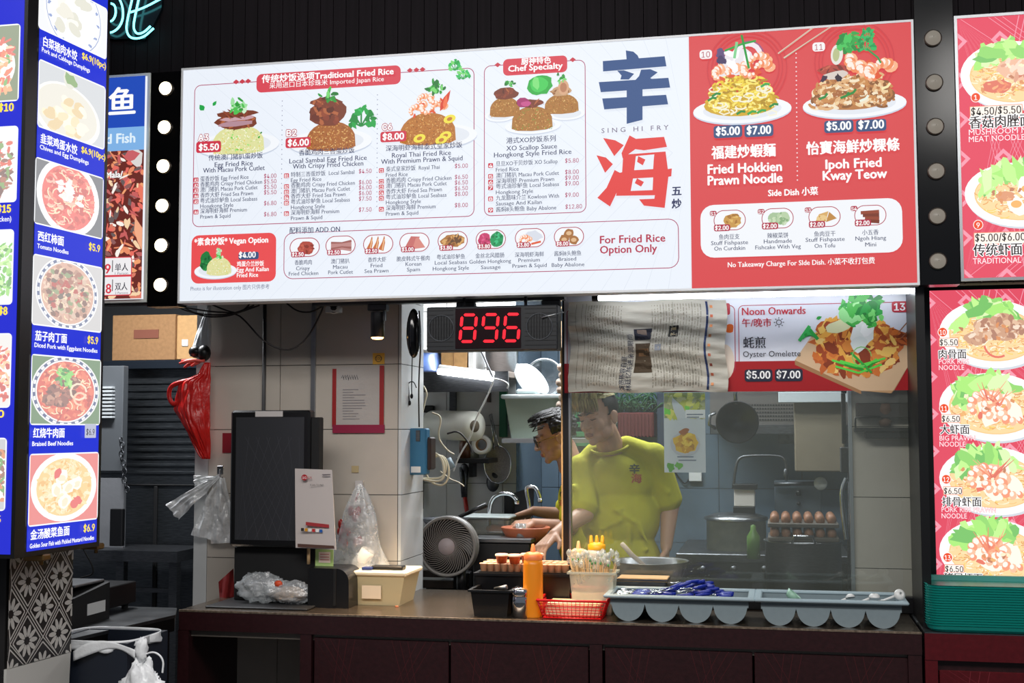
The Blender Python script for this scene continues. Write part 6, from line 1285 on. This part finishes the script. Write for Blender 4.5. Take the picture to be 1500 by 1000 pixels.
# bench with containers
bn=thing('prep_bench','steel prep bench along the left kitchen','bench',PY(720,830,1.3)); a_=PY(700,838,1.2); Bx(-1.62,-1.12,1.22,1.88,.82,.85,.003).build('bench_top',STEELD,bn)
for x_ in (-1.58,-1.16): Bx(x_-.02,x_+.02,1.25,1.29,0,.82).build('leg',STEELD,bn)
bb=Bx(-1.62,-1.12,1.86,1.88,.1,.82); bb.build('back_panel',MATTE,bn)
t=thing('steel_bin','black fronted steel bain marie box behind the fan','box',PY(725,830,1.1)); x0_,x1_=PY(693,800,1.05).x,PY(776,800,1.05).x; z1_=PY(720,788,1.05).z; Bx(x0_,x1_,1.05,1.19,.75,z1_-.02,.004).build('box_body',mat('black steel',(24,25,27),.5),t); Bx(x0_-.01,x1_+.01,1.04,1.2,z1_-.02,z1_,.003).build('rim',STEEL,t); Bx(x0_+.05,x1_-.05,1.08,1.16,0,.75).build('pedestal',MATTE,t)
t=thing('prep_container','clear lidded container of cut orange ingredients behind the fan','container',PY(718,785,1.3)); x0_,x1_=PY(678,780,1.3).x,PY(744,780,1.3).x; z0_,z1_=PY(720,784,1.3).z,PY(720,760,1.3).z; Bx(x0_,x1_,1.3,1.5,z0_,z1_,.006).build('container_body',film('clear container',(190,190,180),.45,.1),t); Bx(x0_-.01,x1_+.01,1.29,1.51,z1_,z1_+.012,.004).build('lid',mat('milky lid',(0,0,0)),t); crumple(V((x1_-.08,1.4,z0_+.025)),(.05,.06,.02),.3,3,14,10).build('ingredients',mat('orange food',(196,110,70),.6,0,0,20,.4),t)
Bx(x0_+.02,x1_-.02,1.32,1.48,.85,z0_).build('riser',STEELD,t)
# fan
fn=thing('table_fan','round black desk fan with a grey hub standing behind the counter','fan',PY(655,861,.95)); c=PY(655.5,800,.92); r=(PY(697,800,.92).x-PY(614.5,800,.92).x)/2
MB().lathe(c,[(r,-.0),(r+.006,.008),(r,.018),(r-.01,.012),(r-.01,-.012),(r,-.014),(r+.004,-.05)],48,'y').build('outer_ring',mat('grey fan ring',(120,117,114),.3),fn)
MB().lathe(c,[(.001,.026),(.036,.024),(.039,.014),(.039,-.01)],32,'y').build('hub',mat('grey pink hub',(158,146,148),.5),fn)
g=MB(); nb_=44
for k in range(nb_):
    p=[]; 
    for j in range(8): u=j/7; rr_=.038+(r-.046)*u; a__=k*2*math.pi/nb_-u*.95; p.append(c+V((rr_*math.cos(a__),-.018+.012*u*u,rr_*math.sin(a__))))
    MB().tube(p,.0019,5).build('grille_rib',mat('dark fan rib',(128,122,118),.3),fn)
for k in range(5):
    p=[]; a0=k*2*math.pi/5
    MB().grid(lambda u,v:c+V(((.04+(r-.06)*v)*math.cos(a0+u*.9-v*.4),.018+.03*u,(.04+(r-.06)*v)*math.sin(a0+u*.9-v*.4))),6,6).build('blade',mat('black fan blade',(16,16,17),.4),fn)
MB().lathe(c,[(r,-.05),(r*.8,-.09),(r*.4,-.13),(.001,-.14)],32,'y').build('rear_shell',MATTE,fn); MB().tube([c+V((.05,.05,-r*.8)),V((c.x+.05,c.y+.05,.86))],.022,12).build('stand_pole',BLACK,fn); Bx(c.x-.02,c.x+.13,c.y-.02,c.y+.12,.80,.86,.01).build('stand_base',BLACK,fn)
MB().tube([V((c.x+.05,c.y+.05,.0)),V((c.x+.05,c.y+.05,.8))],.03,12).build('floor_pole',BLACK,fn)
t=thing('frying_pan','dark frying pan with its handle sticking out behind the fan','pan',PY(650,780,1.15)); MB().tube([PY(672,757,1.15),PY(713,739,1.15)],[.008,.013],10).build('handle',BLACK,t); c=PY(652,762,1.2); MB().lathe(c,[(.001,-.03),(.08,-.03),(.11,.01),(.105,.01),(.075,-.024),(.001,-.024)],28).build('pan_body',STEELD,t)
t=thing('under_shelf','dark wooden crates below the window behind the fan','crate',PY(640,862,1.2)); 
for i,(y0_,y1_) in enumerate(((835,846),(850,862))): pbox(612,y0_,664,y1_,1.2,1.24,.002).build('board',mat('dim brown board',(74,64,58),.7),t)
pbox(664,838,688,862,1.2,1.3).build('dark_box',BLACK,t)
# ================================================================= KITCHEN, RIGHT
RYK=1.7
pn=thing('hanging_pan','dark steel pan with a riveted rim hanging from the hood','pan',PY(1077,645,1.5)); c=PY(1080,618,1.5)
MB().lathe(c,[(.001,-.05),(.05,-.045),(.095,-.01),(.1,.01),(.092,.01),(.05,-.035),(.001,-.04)],36,'y').build('pan_body',mat('dark steel pan',(44,44,46),.35,.8),pn); MB().tube([PY(1078,592,1.5),PY(1076,560,1.5)],.009,8).build('handle',STEEL,pn); one('hanging_rail','steel rail over the kitchen that the dark pan hangs from','rail',MB().tube([PY(1000,557,1.5),PY(1250,557,1.5)],.01,8).tube([PY(1100,557,1.5),V((PY(1100,557,1.5).x,1.5,2.62))],.008,8),STEELD); MB().tube([c+V((-.1,0,.045)),c+V((-.125,-.01,.03)),c+V((-.13,-.01,-.01)),c+V((-.1,0,-.03))],.008,8).build('side_handle',STEEL,pn)
hd=thing('extractor_hood','grey extractor hood with perforated filters at the back','hood',PY(1150,640,2.3)); x0_,x1_=PY(1040,600,2.3).x,PY(1250,600,2.3).x; zb_=PY(1150,622,2.3).z; Bx(x0_,x1_,2.3,2.58,zb_,2.5).build('hood_body',mat('grey steel hood',(92,88,86),.5,.3),hd); Bx(x0_,x1_,2.27,2.31,zb_-.05,zb_,.004).build('lip',STEELD,hd)
g=MB()
for i in range(22):
    for j in range(5):
        c=PY(1098+i*3.9,593+j*5.4,2.3); g.box(c.x-.0045,c.x+.0045,2.297,2.3,c.z-.0045,c.z+.0045)
stuff(g.build('filter_hole',MATTE,hd))
t=thing('duct_cover','cream metal duct panel hanging at the back right','panel',PY(1200,690,2.0)); pbox(1163,585,1238,691,2.0,2.2,.006).build('duct',mat('cream duct',(122,112,94),.5,0,.05,6,.12),t); pbox(1140,574,1253,589,1.95,1.99).build('strip_reflection',mat('pale strip reflection',(190,198,202),.4),t)  # pale bar above the duct is a light strip's reflection, built as a solid
one('grey_notice','small framed grey notice under the hood','notice',pbox(1140,622,1163,650,2.56,2.588),mat('grey notice',(84,90,92),.5,0,0,30,.4))
t=thing('range_tower','steel steamer tower with knobs behind the egg trays','steamer',PY(1170,780,2.1)); pbox(1134,706,1204,790,2.1,2.4,.004).build('body',mat('blue grey steel',(96,108,118),.4,.6),t); MB().tube([PY(1134,709,2.08),PY(1196,708,2.08)],.011,10).build('front_pipe',STEELD,t)
MB().lathe(PY(1202,708,2.05),[(.001,.006),(.03,.006),(.034,0),(.03,-.01),(.001,-.012)],24,'y').build('gauge',mat('gauge white',(190,192,186),.3),t)
for py,r in ((722,.016),(737,.01)): MB().lathe(PY(1170,py,2.1),[(r,0),(r*.9,.02),(.001,.022)],20,'y').build('knob',BLACK,t)
MB().tube(smoothp([PY(1074,715,2.0),PY(1078,680,2.0),PY(1084,669,2.0),PY(1100,667,2.0),PY(1140,667,2.0),PY(1150,672,2.0),PY(1153,690,2.0),PY(1152,704,2.0)]),.007,8).build('steam_pipe',STEELD,t)
MB().ball(PY(1151,694,2.0),(.014,.014,.03),10,8).build('valve',STEELD,t)
t=thing('white_timer_box','white box with a black lid standing on the large pot','box',PY(1091,762,2.0)); pbox(1075,716,1106,742,1.95,2.05,.004).build('box_body',mat('dull white',(196,190,184),.5),t); pbox(1073,709,1109,717,1.94,2.06,.003).build('lid',BLACK,t); pbox(1074,742,1106,762,1.95,2.05,.003).build('base',BLACK,t)
zt_st=PY(1100,812,1.72).z
t=thing('large_stock_pot','large stained white pot with a steel lid on the stove','pot',PY(1080,820,1.6)); c=V((PY(1078,815,1.9).x,1.9,zt_st)); r=(PY(1122,780,1.95).x-PY(1034,780,1.95).x)/2; h=PY(1078,764,1.9).z-c.z
MB().lathe(c+V((0,.1,0)),[(.001,0),(r,0),(r,h),(r+.006,h+.003),(r,h+.005)],40).build('pot_body',mat('stained enamel',(150,150,132),.4,0,.05,9,.35),t); MB().lathe(c+V((0,.1,0)),[(r+.01,h+.004),(r+.01,h+.018),(r*.7,h+.035),(.001,h+.045)],40).build('lid',STEEL,t)
for i in range(2):
    for sx,sg_ in ((-1,1),): pass
zt_st=PY(1100,812,1.72).z
t=thing('cupboard_range','steel stove range along the back right','stove',PY(1150,860,1.5)); zt_=PY(1100,812,1.72).z; x0_,x1_=PY(990,800,1.72).x,PY(1245,800,1.72).x; Bx(x0_,x1_,1.72,2.5,zt_-.04,zt_,.004).build('stove_top',STEELD,t); Bx(x0_+.01,x1_-.01,1.74,2.48,.1,zt_-.04).build('stove_body',mat('black steel',(0,0,0)),t)
for i in range(4): MB().lathe(PY(1030+i*45,833,1.74),[(.018,0),(.016,.02),(.001,.022)],16,'y').build('knob',STEELD,t)
t=thing('steel_drum_pot','large shiny steel pot with loop handles below the egg trays','pot',PY(1180,850,1.3)); c=PY(1178,850,1.3); zt_=PY(1178,795,1.4).z; r=.17
MB().lathe((c.x,1.45,0),[(.001,.72),(r,.72),(r,zt_),(r+.008,zt_+.004),(r+.008,zt_+.01),(.001,zt_+.012)],40).build('pot_body',STEEL,t); MB().tube([V((c.x-.05,1.28,zt_+.008)),V((c.x-.04,1.27,zt_+.04)),V((c.x+.04,1.27,zt_+.04)),V((c.x+.05,1.28,zt_+.008))],.006,8).build('lid_handle',CHROME,t)
MB().lathe((c.x,1.45,0),[(r*.8,.0),(r*.8,.72)],24).build('pedestal',MATTE,t)
eg0=zt_+.014
for j in range(2):
    for i in range(1):
        t=thing('egg_tray','grey pulp egg tray filled with brown eggs, '+('lower tray','upper tray')[j],'tray',(c.x,1.4,eg0+.062*j)); xa_=c.x-.155; MB().box(xa_,xa_+.31,1.29,1.55,eg0+.062*j,eg0+.062*j+.02,.004).build('pulp_tray',mat('grey pulp',(96,90,84),.9),t)
        for a1 in range(6):
            for b1 in range(4):
                e=MB().ball((xa_+.03+.05*a1,1.325+.065*b1,eg0+.062*j+.034),(.021,.021,.026),10,8).build('egg',mat('brown egg',(150,104,76),.5),t)
one('green_squeeze_bottle','green liquid bottle standing on the stove','bottle',MB().lathe(PY(1104,818,1.4),[(.001,0),(.03,0),(.03,.1),(.012,.13),(.012,.15),(.001,.155)],18),mat('green liquid',(92,128,60),.3))
hp=thing('black_dish_rack','black wall rack with dark trays at the far right','rack',PY(1300,640,.44)); pbox(1252,626,1348,632,.36+.06,.49,.002).build('shelf_board',BLACK,hp); pbox(1268,632,1340,642,.43,.49,.003).build('lower_tray',MATTE,hp); pbox(1254,590,1346,612,.44,.49,.004).build('upper_tray',mat('dark brown tray',(36,28,28),.5),hp); MB().tube([PY(1253,626,.43),PY(1253,612,.43),PY(1262,610,.43),PY(1290,610,.43)],.004,8).build('wire',BLACK,hp)
one('brown_pot','dim brown clay pot on the black wall rack','pot',MB().lathe(PY(1297,621,.46)+V((0,0,-.008)),[(.001,0),(.02,0),(.025,.02),(.012,.03),(.03,.06),(.025,.085),(.001,.085)],18),mat('brown clay',(84,56,40),.7))
wc=thing('white_socket','white wall socket switch with a dark cable by the pale dish sheet','socket',PY(1018,698,2.5)); pbox(1009,690,1028,705,2.56,2.588,.003).build('socket_plate',WHITE,wc); MB().tube(smoothp([PY(1010,700,2.58),PY(1004,710,2.57),PY(995,700,2.58),PY(988,690,2.58)]),.004,6).build('cable',RUB,wc)
wk=thing('rack_side','tall steel rack with hoses right of the stove','rack',PY(1235,800,1.2)); pbox(1232,575,1240,650,1.2,1.23).build('post',BLACK,wk); MB().tube([V((PY(1236,575,1.21).x,1.215,PY(1236,576,1.21).z)),V((PY(1236,575,1.21).x,1.215,2.62))],.012,8).build('hanger',BLACK,wk); pbox(1231,655,1245,692,1.2,1.26,.003).build('switch_box',mat('dark grey box',(58,60,64),.5),wk); MB().tube(smoothp([PY(1240,700,1.25),PY(1232,720,1.25),PY(1236,760,1.25),PY(1240,790,1.25)]),.012,10).build('hose',CHROME,wk); MB().tube([PY(1244,692,1.25),PY(1244,862,1.25)],.008,8).build('pipe',STEELD,wk)
pl=thing('planter','dark red planter box with green plants behind the man','planter',PY(935,640,2.3)); pbox(905,604,958,640,2.4,2.585,.006).build('planter_box',mat('terracotta red',(84,28,28),.5),pl); g=MB()
for i in range(10): pbox(906+i*5.2,606,908+i*5.2,640,2.39,2.4,0).build('rib',mat('terracotta red',(0,0,0)),pl)
c=PY(932,603,2.48)
for i in range(90):
    b_=c+V((R.uniform(-.16,.16),R.uniform(-.08,.08),0)); d_=V((R.uniform(-.1,.1),R.uniform(-.08,.04),R.uniform(.04,.17))); g.tube([b_,b_+d_*.6,b_+d_+V((d_.x*.5,0,-.02))],[.003,.005,.001],4)
stuff(g.build('foliage',mat('plant green',(52,92,58),.6,0,0,10,.3),pl))
wd_=thing('back_window','dim window frame behind the man with the plants','window',PY(880,640,2.57)); pbox(838,560,905,700,2.56,2.59).build('pane',mat('dim green pane',(74,96,88),.3),wd_); pbox(962,575,975,700,2.4,2.44).build('dark_post',mat('dark blue post',(34,44,58),.5),wd_)
for i in range(4): pbox(842+R.uniform(-2,2),604+i*14,870,612+i*14,2.5,2.53,.004).build('green_crate',mat('green crate',(56,112,72),.5),wd_)
one('counter_scraps','crumbs of orange food scattered on the steel counter','crumbs',MB().ball((PZ(604,878,TOP).x,.2,TOP+.002),(.008,.006,.003),8,5),mat('orange food',(0,0,0)))
# ================================================================= PEOPLE
def capsule(mb,p0,r0,p1,r1,n=16):
    p0,p1=Vector(p0),Vector(p1); L=(p1-p0).length; path=[];rs=[]; d=(p1-p0)/L
    for i in range(5): a=math.pi/2*(1-i/4); path.append(p0-d*r0*math.sin(a)); rs.append(max(r0*math.cos(a),.0004))
    for i in range(1,5): a=math.pi/2*i/4; path.append(p1+d*r1*math.sin(a)); rs.append(max(r1*math.cos(a),.0004))
    mb.tube(path,rs,n); return mb
def remesh(mb,name,m,parent,vox,smooth=6,mats=()):
    o=mb.build('tmp',m); r=o.modifiers.new('r','REMESH'); r.mode='VOXEL'; r.voxel_size=vox
    s_=o.modifiers.new('s','SMOOTH'); s_.factor=.5; s_.iterations=smooth
    dg=bpy.context.evaluated_depsgraph_get(); me=bpy.data.meshes.new_from_object(o.evaluated_get(dg)); me.name=name
    bpy.data.objects.remove(o)
    me.polygons.foreach_set('use_smooth',[True]*len(me.polygons)); me.materials.clear(); me.materials.append(m)
    for mm,_ in mats: me.materials.append(mm)
    if mats:
        for p in me.polygons:
            for k,(mm,fn) in enumerate(mats):
                if fn(p.center): p.material_index=k+1
    q=bpy.data.objects.new(name,me); COL.objects.link(q)
    if parent: adopt(q,parent)
    return q
def skinmat(name,c):
    m=mat(name,c,.5,0,.03,120,.05); b=m.node_tree.nodes['Principled BSDF']; b.inputs['Subsurface Weight'].default_value=.12; b.inputs['Subsurface Radius'].default_value=(.01,.004,.002); return m
def headparts(mb,M,neck_to):
    E=lambda c,r:mb.ball(M@Vector(c),r,18,12,M.to_3x3())
    E((0,.018,.045),(.074,.093,.083)); E((0,-.02,-.012),(.064,.068,.088)); E((0,-.03,-.068),(.048,.05,.036)); E((0,-.072,-.092),(.021,.018,.017))
    for s in (-1,1):
        E((s*.037,-.056,-.022),(.024,.024,.03)); E((s*.045,-.02,-.06),(.022,.04,.032)); E((s*.075,.012,-.008),(.009,.021,.032)); E((s*.08,.018,.004),(.007,.017,.02)); E((s*.013,-.099,-.026),(.0095,.012,.008))
        capsule(mb,M@Vector((s*.014,-.086,.030)),.009,M@Vector((s*.048,-.070,.030)),.009,10)
        E((s*.031,-.071,.011),(.0165,.013,.0105))
    capsule(mb,M@Vector((0,-.085,.018)),.008,M@Vector((0,-.106,-.02)),.0115,12); E((0,-.107,-.024),(.011,.011,.010))
    E((0,-.089,-.053),(.023,.010,.0065)); E((0,-.087,-.064),(.019,.010,.007)); E((0,-.084,-.045),(.02,.008,.012))
    capsule(mb,M@Vector((0,.025,-.06)),.054,Vector(neck_to),.068)
def lipfn(M):
    I=M.inverted()
    def f(c): q=I@c; return abs(q.x)<.023 and -.069<q.z<-.049 and q.y<-.086 and (q.x/.024)**2+((q.z+.059)/.0105)**2<1
    return f
def browlash(M,parent,hair):
    b=MB()
    for s in (-1,1): b.tube([M@Vector((s*.013,-.0985,.029)),M@Vector((s*.03,-.097,.0355)),M@Vector((s*.05,-.084,.031))],[.0028,.0036,.001],6)
    b.build('eyebrows',hair,parent)
    b=MB()
    for s in (-1,1): b.tube([M@Vector((s*.017,-.0825,.006)),M@Vector((s*.031,-.0870,.003)),M@Vector((s*.046,-.079,.006))],[.0012,.0024,.0012],6)
    b.build('eyelashes',DHAIR,parent)
def hand(mb,wrist,dirn,palmn,thumb_side,curl=.5,L=.185,sp=1.0):
    """palm + 5 unequal bent fingers + side thumb"""
    d=Vector(dirn).normalized(); n=Vector(palmn); n=(n-d*n.dot(d)).normalized(); s=d.cross(n).normalized()*thumb_side; w=Vector(wrist); pl=L*.5
    for k,o in enumerate((-.030,-.010,.011,.030)): capsule(mb,w+s*o*.55+d*.01,.0165,w+d*pl+s*o,.0125,10)
    for o,l,r in ((.031,.80,.0088),(.0105,.93,.0092),(-.0105,.88,.009),(-.031,.68,.0078)):
        p=w+d*pl+s*o; L3=L*.47*l; a=0; dd=d
        for seg_,f in enumerate((.45,.3,.25)):
            a=curl*(.7,1.5,2.2)[seg_]; dd=(d*math.cos(a)+n*math.sin(a)+s*o*1.4*sp).normalized(); q=p+dd*L3*f; capsule(mb,p,r*(1-.07*seg_),q,r*(.93-.08*seg_),8); p=q
    p=w+d*pl*.25+s*.03; dd=(d*.65+s*.75+n*.35).normalized(); q=p+dd*.042; capsule(mb,w+d*.015+s*.015,.016,p,.0145,8); capsule(mb,p,.0145,q,.0115,8); d2=(d*.95+s*.2+n*.4).normalized(); capsule(mb,q,.0113,q+d2*.03,.009,8)
def hairshell(M,parent,m,keep,off=.004,name='hair',disp=0,seed=0):
    b=MB().ball((0,0,0),1,110,80); vs=[];I=Matrix.Diagonal((.074+off,.093+off,.083+off))
    for i,p in enumerate(b.v):
        k=1+disp*noise.noise(p*9+V((seed,0,0))); b.v[i]=V((p.x*(.074+off)*k,.018+p.y*(.093+off)*k,.045+p.z*(.083+off)*k))
    f2=[];s2=[]
    for f in b.f:
        c=sum((b.v[i] for i in f),V((0,0,0)))/len(f)
        if keep(c): f2.append(f); s2.append(True)
    b.f=f2;b.sm=s2; b.v=[M@p for p in b.v]; return b.build(name,m,parent)
YEL=mat('yellow tee',(188,184,24),.85,0,.45,9,.10)
SK1=skinmat('skin tone one',(196,152,124)); SK2=skinmat('skin tone two',(176,134,110)); LIP=mat('lips',(150,92,84),.5)
DHAIR=mat('dark hair',(24,20,20),.5); BHAIR=mat('bleached hair',(176,162,104),.55,0,0,30,.3)
def decal(parent,shirt,txt,px0,y,px1,em,col,yy):
    bm_=BVHTree.FromPolygons([shirt.matrix_world@v.co if False else v.co for v in shirt.data.vertices],[tuple(p.vertices) for p in shirt.data.polygons])
    p=Print((0,yy,0),(1,0,0)); p.text(txt,px0,y,px1,em,col,.03); vs=[]
    for v in p.vs:
        h=bm_.ray_cast(CAM,(v-CAM).normalized())
        vs.append(h[0]-(v-CAM).normalized()*.003 if h[0] else v)
    p.vs=vs; p.build('chest_print',attrmat('shirt ink',0,.8),parent)
# --- man one
Y1=1.02
hips=PY(893,900,Y1); m1=thing('person','man with bleached fringe in a yellow t-shirt, looking down behind the glass','person',(PY(905,900,Y1).x,Y1+.05,0))
hc=PY(877,612,Y1-.05)
M1=Matrix.Translation(hc)@Euler((math.radians(11),math.radians(-6),math.radians(-30)),'XYZ').to_matrix().to_4x4()
neck=PY(895,656,Y1+.04); shR=PY(852,686,Y1+.02); shL=PY(957,670,Y1+.05)
elR=PY(856,752,Y1-.10); wrR=PY(812,783,Y1-.30); elL=PY(981,742,Y1+.08); wrL=PY(978,790,Y1-.02)
wrL=PY(976,800,Y1+.02)
b=MB(); headparts(b,M1,neck)
capsule(b,shR,.05,elR,.043); capsule(b,elR,.042,wrR,.026); capsule(b,shL,.05,elL,.043); capsule(b,elL,.042,wrL,.027)
capsule(b,neck,.055,PY(905,705,Y1+.07),.06); capsule(b,shR,.04,shL,.04); capsule(b,PY(905,720,Y1+.08),.08,PY(907,870,Y1+.08),.10)
for sx in (-.08,.08): capsule(b,V((PY(907,870,Y1).x+sx,Y1+.06,.85)),.085,V((PY(907,870,Y1).x+sx,Y1+.08,.1)),.05); b.box(PY(907,870,Y1).x+sx-.045,PY(907,870,Y1).x+sx+.045,Y1-.1,Y1+.15,0,.06,.02)
hand(b,wrR,(wrR-elR).normalized()+V((-.1,-.15,-.25)),(.3,.2,-1),1,.45); hand(b,wrL,V((-.08,-.05,-1)),(-1,0,0),-1,.3)
body1=remesh(b,'body',SK1,m1,.0042,5,((LIP,lipfn(M1)),))
b=MB(); ch=PY(905,722,Y1+.05)
b.ball(PY(904,704,Y1+.05),(.178,.115,.13),28,20); b.ball(PY(908,758,Y1+.05),(.178,.13,.17),28,20); b.ball(PY(910,830,Y1+.05),(.182,.14,.2),28,20); b.ball(PY(910,880,Y1+.05),(.176,.135,.16),28,20)
capsule(b,PY(870,664,Y1+.05),.048,shR+V((.01,0,.0)),.066); capsule(b,PY(918,654,Y1+.06),.05,shL+V((-.01,0,0)),.07)
capsule(b,shR,.066,shR.lerp(elR,.80),.07); capsule(b,shL,.068,shL.lerp(elL,.80),.072)
for i in range(15):
    px=R.uniform(860,950); py=R.uniform(720,860); p=PY(px,py,Y1-.085+abs(px-905)*.0009); d_=V((R.uniform(-.09,.09),.01,R.uniform(-.10,-.02))); capsule(b,p,.010,p+d_,.007,8)
for s in (shR.lerp(elR,.55),shL.lerp(elL,.55)): capsule(b,s+V((-.04,-.055,.03)),.012,s+V((.03,-.06,-.03)),.01,8)
shirt1=remesh(b,'t_shirt',YEL,m1,.007,5)
ring=[]; nc=PY(892,650,Y1-.015); 
for i in range(32): a=i*math.pi/16; ring.append(nc+V((.083*math.cos(a),.066*math.sin(a)+.045,.030*math.sin(a)+.010*math.cos(a)-.012)))
MB().tube(ring,.0075,8,closed=True).build('collar',mat('yellow collar',(170,164,20),.85),m1)
b=MB().box(hips.x-.2,hips.x+.16,Y1-.06,Y1+.2,.62,.95,.05); remesh(b,'trousers',mat('dark trousers',(26,28,34),.8),m1,.012,6)
decal(m1,shirt1,'辛',922,692,937,15,'3c4430',Y1-.1); decal(m1,shirt1,'海',925,706,940,15,'b0502c',Y1-.1)
hairshell(M1,m1,DHAIR,lambda c:(c.z>.05-.0 and c.y>-.03) or (c.y>.045 and c.z>-.03) or (abs(c.x)>.058 and c.y>-.015 and c.z>.01),.004,'side_hair')
hairshell(M1,m1,mat('bleached hair',(0,0,0)),lambda c:c.z>.085 and c.y<.07,.008,'top_hair',.05)
for q,(mm,n_) in enumerate(((mat('bleached hair',(0,0,0)),95),(mat('ash hair',(116,104,64),.6),60))):
    b=MB()
    for i in range(n_):
        x=R.uniform(-.064,.060); y0=R.uniform(-.02,.07); z0=.045+.090*math.sqrt(max(0,1-(x/.085)**2-((y0-.018)/.11)**2)); xe=x*1.12+R.uniform(-.01,.01)-.006; ln=R.uniform(.0,.03)
        b.tube([M1@V((x,y0,z0)),M1@V((x*1.05,(y0-.07)*.6-.03,z0*.5+.074+R.uniform(0,.008))),M1@V((xe,-.092+abs(x)*.25,.098-ln*.3)),M1@V((xe*1.03,-.100+abs(x)*.45,.062-ln))],[.0025,.0055,.0042,.0006],5)
    b.build('fringe',mm,m1)
browlash(M1,m1,DHAIR)
MB().ball(M1@V((.082,.008,-.035)),.004,8,6).build('earring',CHROME,m1)
# --- man two, in profile, with glasses
Y2=1.46
m2_=thing('person','man in glasses and a yellow t-shirt seen in profile behind the black frame','person',(PY(840,900,Y2).x,Y2,0))
hc=PY(814,640,Y2); M2=Matrix.Translation(hc)@Euler((math.radians(20),math.radians(0),math.radians(-74)),'XYZ').to_matrix().to_4x4()
neck=PY(835,678,Y2+.02); shR=PY(842,712,Y2-.12); shL=PY(858,712,Y2+.15); elR=PY(836,772,Y2-.16); wrR=PY(782,766,Y2-.16); elL=PY(822,754,Y2+.1); wrL=PY(782,748,Y2+.04)
b=MB(); headparts(b,M2,neck)
capsule(b,shR,.045,elR,.038); capsule(b,elR,.037,wrR,.024); capsule(b,shL,.045,elL,.038); capsule(b,elL,.037,wrL,.024)
capsule(b,neck,.05,PY(852,730,Y2),.06); capsule(b,PY(852,730,Y2),.07,PY(856,860,Y2),.08); capsule(b,shR,.045,shL,.045)
for sy in (-.08,.08): capsule(b,V((PY(856,860,Y2).x,Y2+sy,.85)),.08,V((PY(856,860,Y2).x,Y2+sy,.1)),.05); b.box(PY(856,860,Y2).x-.15,PY(856,860,Y2).x+.08,Y2+sy-.04,Y2+sy+.04,0,.06,.02)
hand(b,wrR,V((-1,-.1,-.1)),(0,.3,-1),1,.55,.17); hand(b,wrL,V((-1,-.2,-.35)),(0,-.3,-1),-1,.55,.17)
remesh(b,'body',SK2,m2_,.0045,5,((LIP,lipfn(M2)),))
b=MB(); b.ball(PY(853,730,Y2),(.115,.17,.13),24,18); b.ball(PY(853,790,Y2),(.115,.16,.18),24,18); b.ball(PY(855,850,Y2),(.12,.16,.18),24,18)
capsule(b,shR,.06,shR.lerp(elR,.7),.066); capsule(b,shL,.06,shL.lerp(elL,.7),.066); capsule(b,PY(842,700,Y2-.04),.05,shR,.058); capsule(b,PY(844,700,Y2+.04),.05,shL,.058)
shirt2=remesh(b,'t_shirt',YEL,m2_,.008,5)
decal(m2_,shirt2,'辛',820,728,826,11,'3c4430',Y2-.2); decal(m2_,shirt2,'海',819,741,826,11,'b0502c',Y2-.2)
hairshell(M2,m2_,DHAIR,lambda c:(c.z>.072+max(0,-c.y)*.3) or (c.y>.03 and c.z>-.02) or (abs(c.x)>.055 and c.y>-.02 and c.z>.02),.009,'hair',.1)
b=MB()
for i in range(150):
    x=R.uniform(-.07,.07); y0=R.uniform(-.05,.05); z0=.045+.092*math.sqrt(max(0,1-(x/.085)**2-((y0-.018)/.11)**2)); b.tube([M2@V((x,y0,z0)),M2@V((x*1.05,y0-.05,z0-.0)),M2@V((x*1.08+R.uniform(-.008,.008),-.066+abs(x)*.3,.106+R.uniform(-.012,.012)))],[.004,.0055,.001],5)
b.build('fringe',DHAIR,m2_); browlash(M2,m2_,DHAIR)
gl=MB()
for s in (-1,1): gl.tube([M2@V((s*.033+.024*math.cos(a),-.1-.0,.004+.02*math.sin(a))) for a in [i*math.pi/8 for i in range(16)]],.0022,6,closed=True)
gl.tube([M2@V((-.009,-.1,.006)),M2@V((0,-.104,.01)),M2@V((.009,-.1,.006))],.002,6)
gl.build('glasses_rims',mat('dark rims',(30,30,34),.3),m2_)
gl=MB()
for s in (-1,1): gl.tube([M2@V((s*.057,-.098,.01)),M2@V((s*.078,-.06,.01)),M2@V((s*.083,.012,.006))],.0018,6)
gl.build('glasses_temples',mat('gold metal',(190,150,80),.25,1),m2_)
b=MB().box(PY(856,860,Y2).x-.13,PY(856,860,Y2).x+.13,Y2-.17,Y2+.17,.6,.92,.05); remesh(b,'trousers',mat('dark trousers',(0,0,0)),m2_,.012,6)
# orange item and pan the second man handles
one('orange_bag_of_stock','orange bowl of sliced food at the sink in front of the second man','bowl',MB().lathe(PY(770,782,1.2),[(.001,-.045),(.07,-.045),(.115,.03),(.11,.034),(.06,-.03),(.001,-.03)],28),mat('orange brown bowl',(158,84,52),.5,0,.1,20,.25))
one('clear_tumbler','short clear tumbler by the first man\'s hand','glass',MB().lathe(V((PY(763,800,1.12).x,1.12,PY(720,788,1.05).z+.031)),[(.001,-.03),(.022,-.03),(.025,.03),(.022,.03),(.02,-.026)],20),film('tumbler glass',(200,205,205),.3,.2))
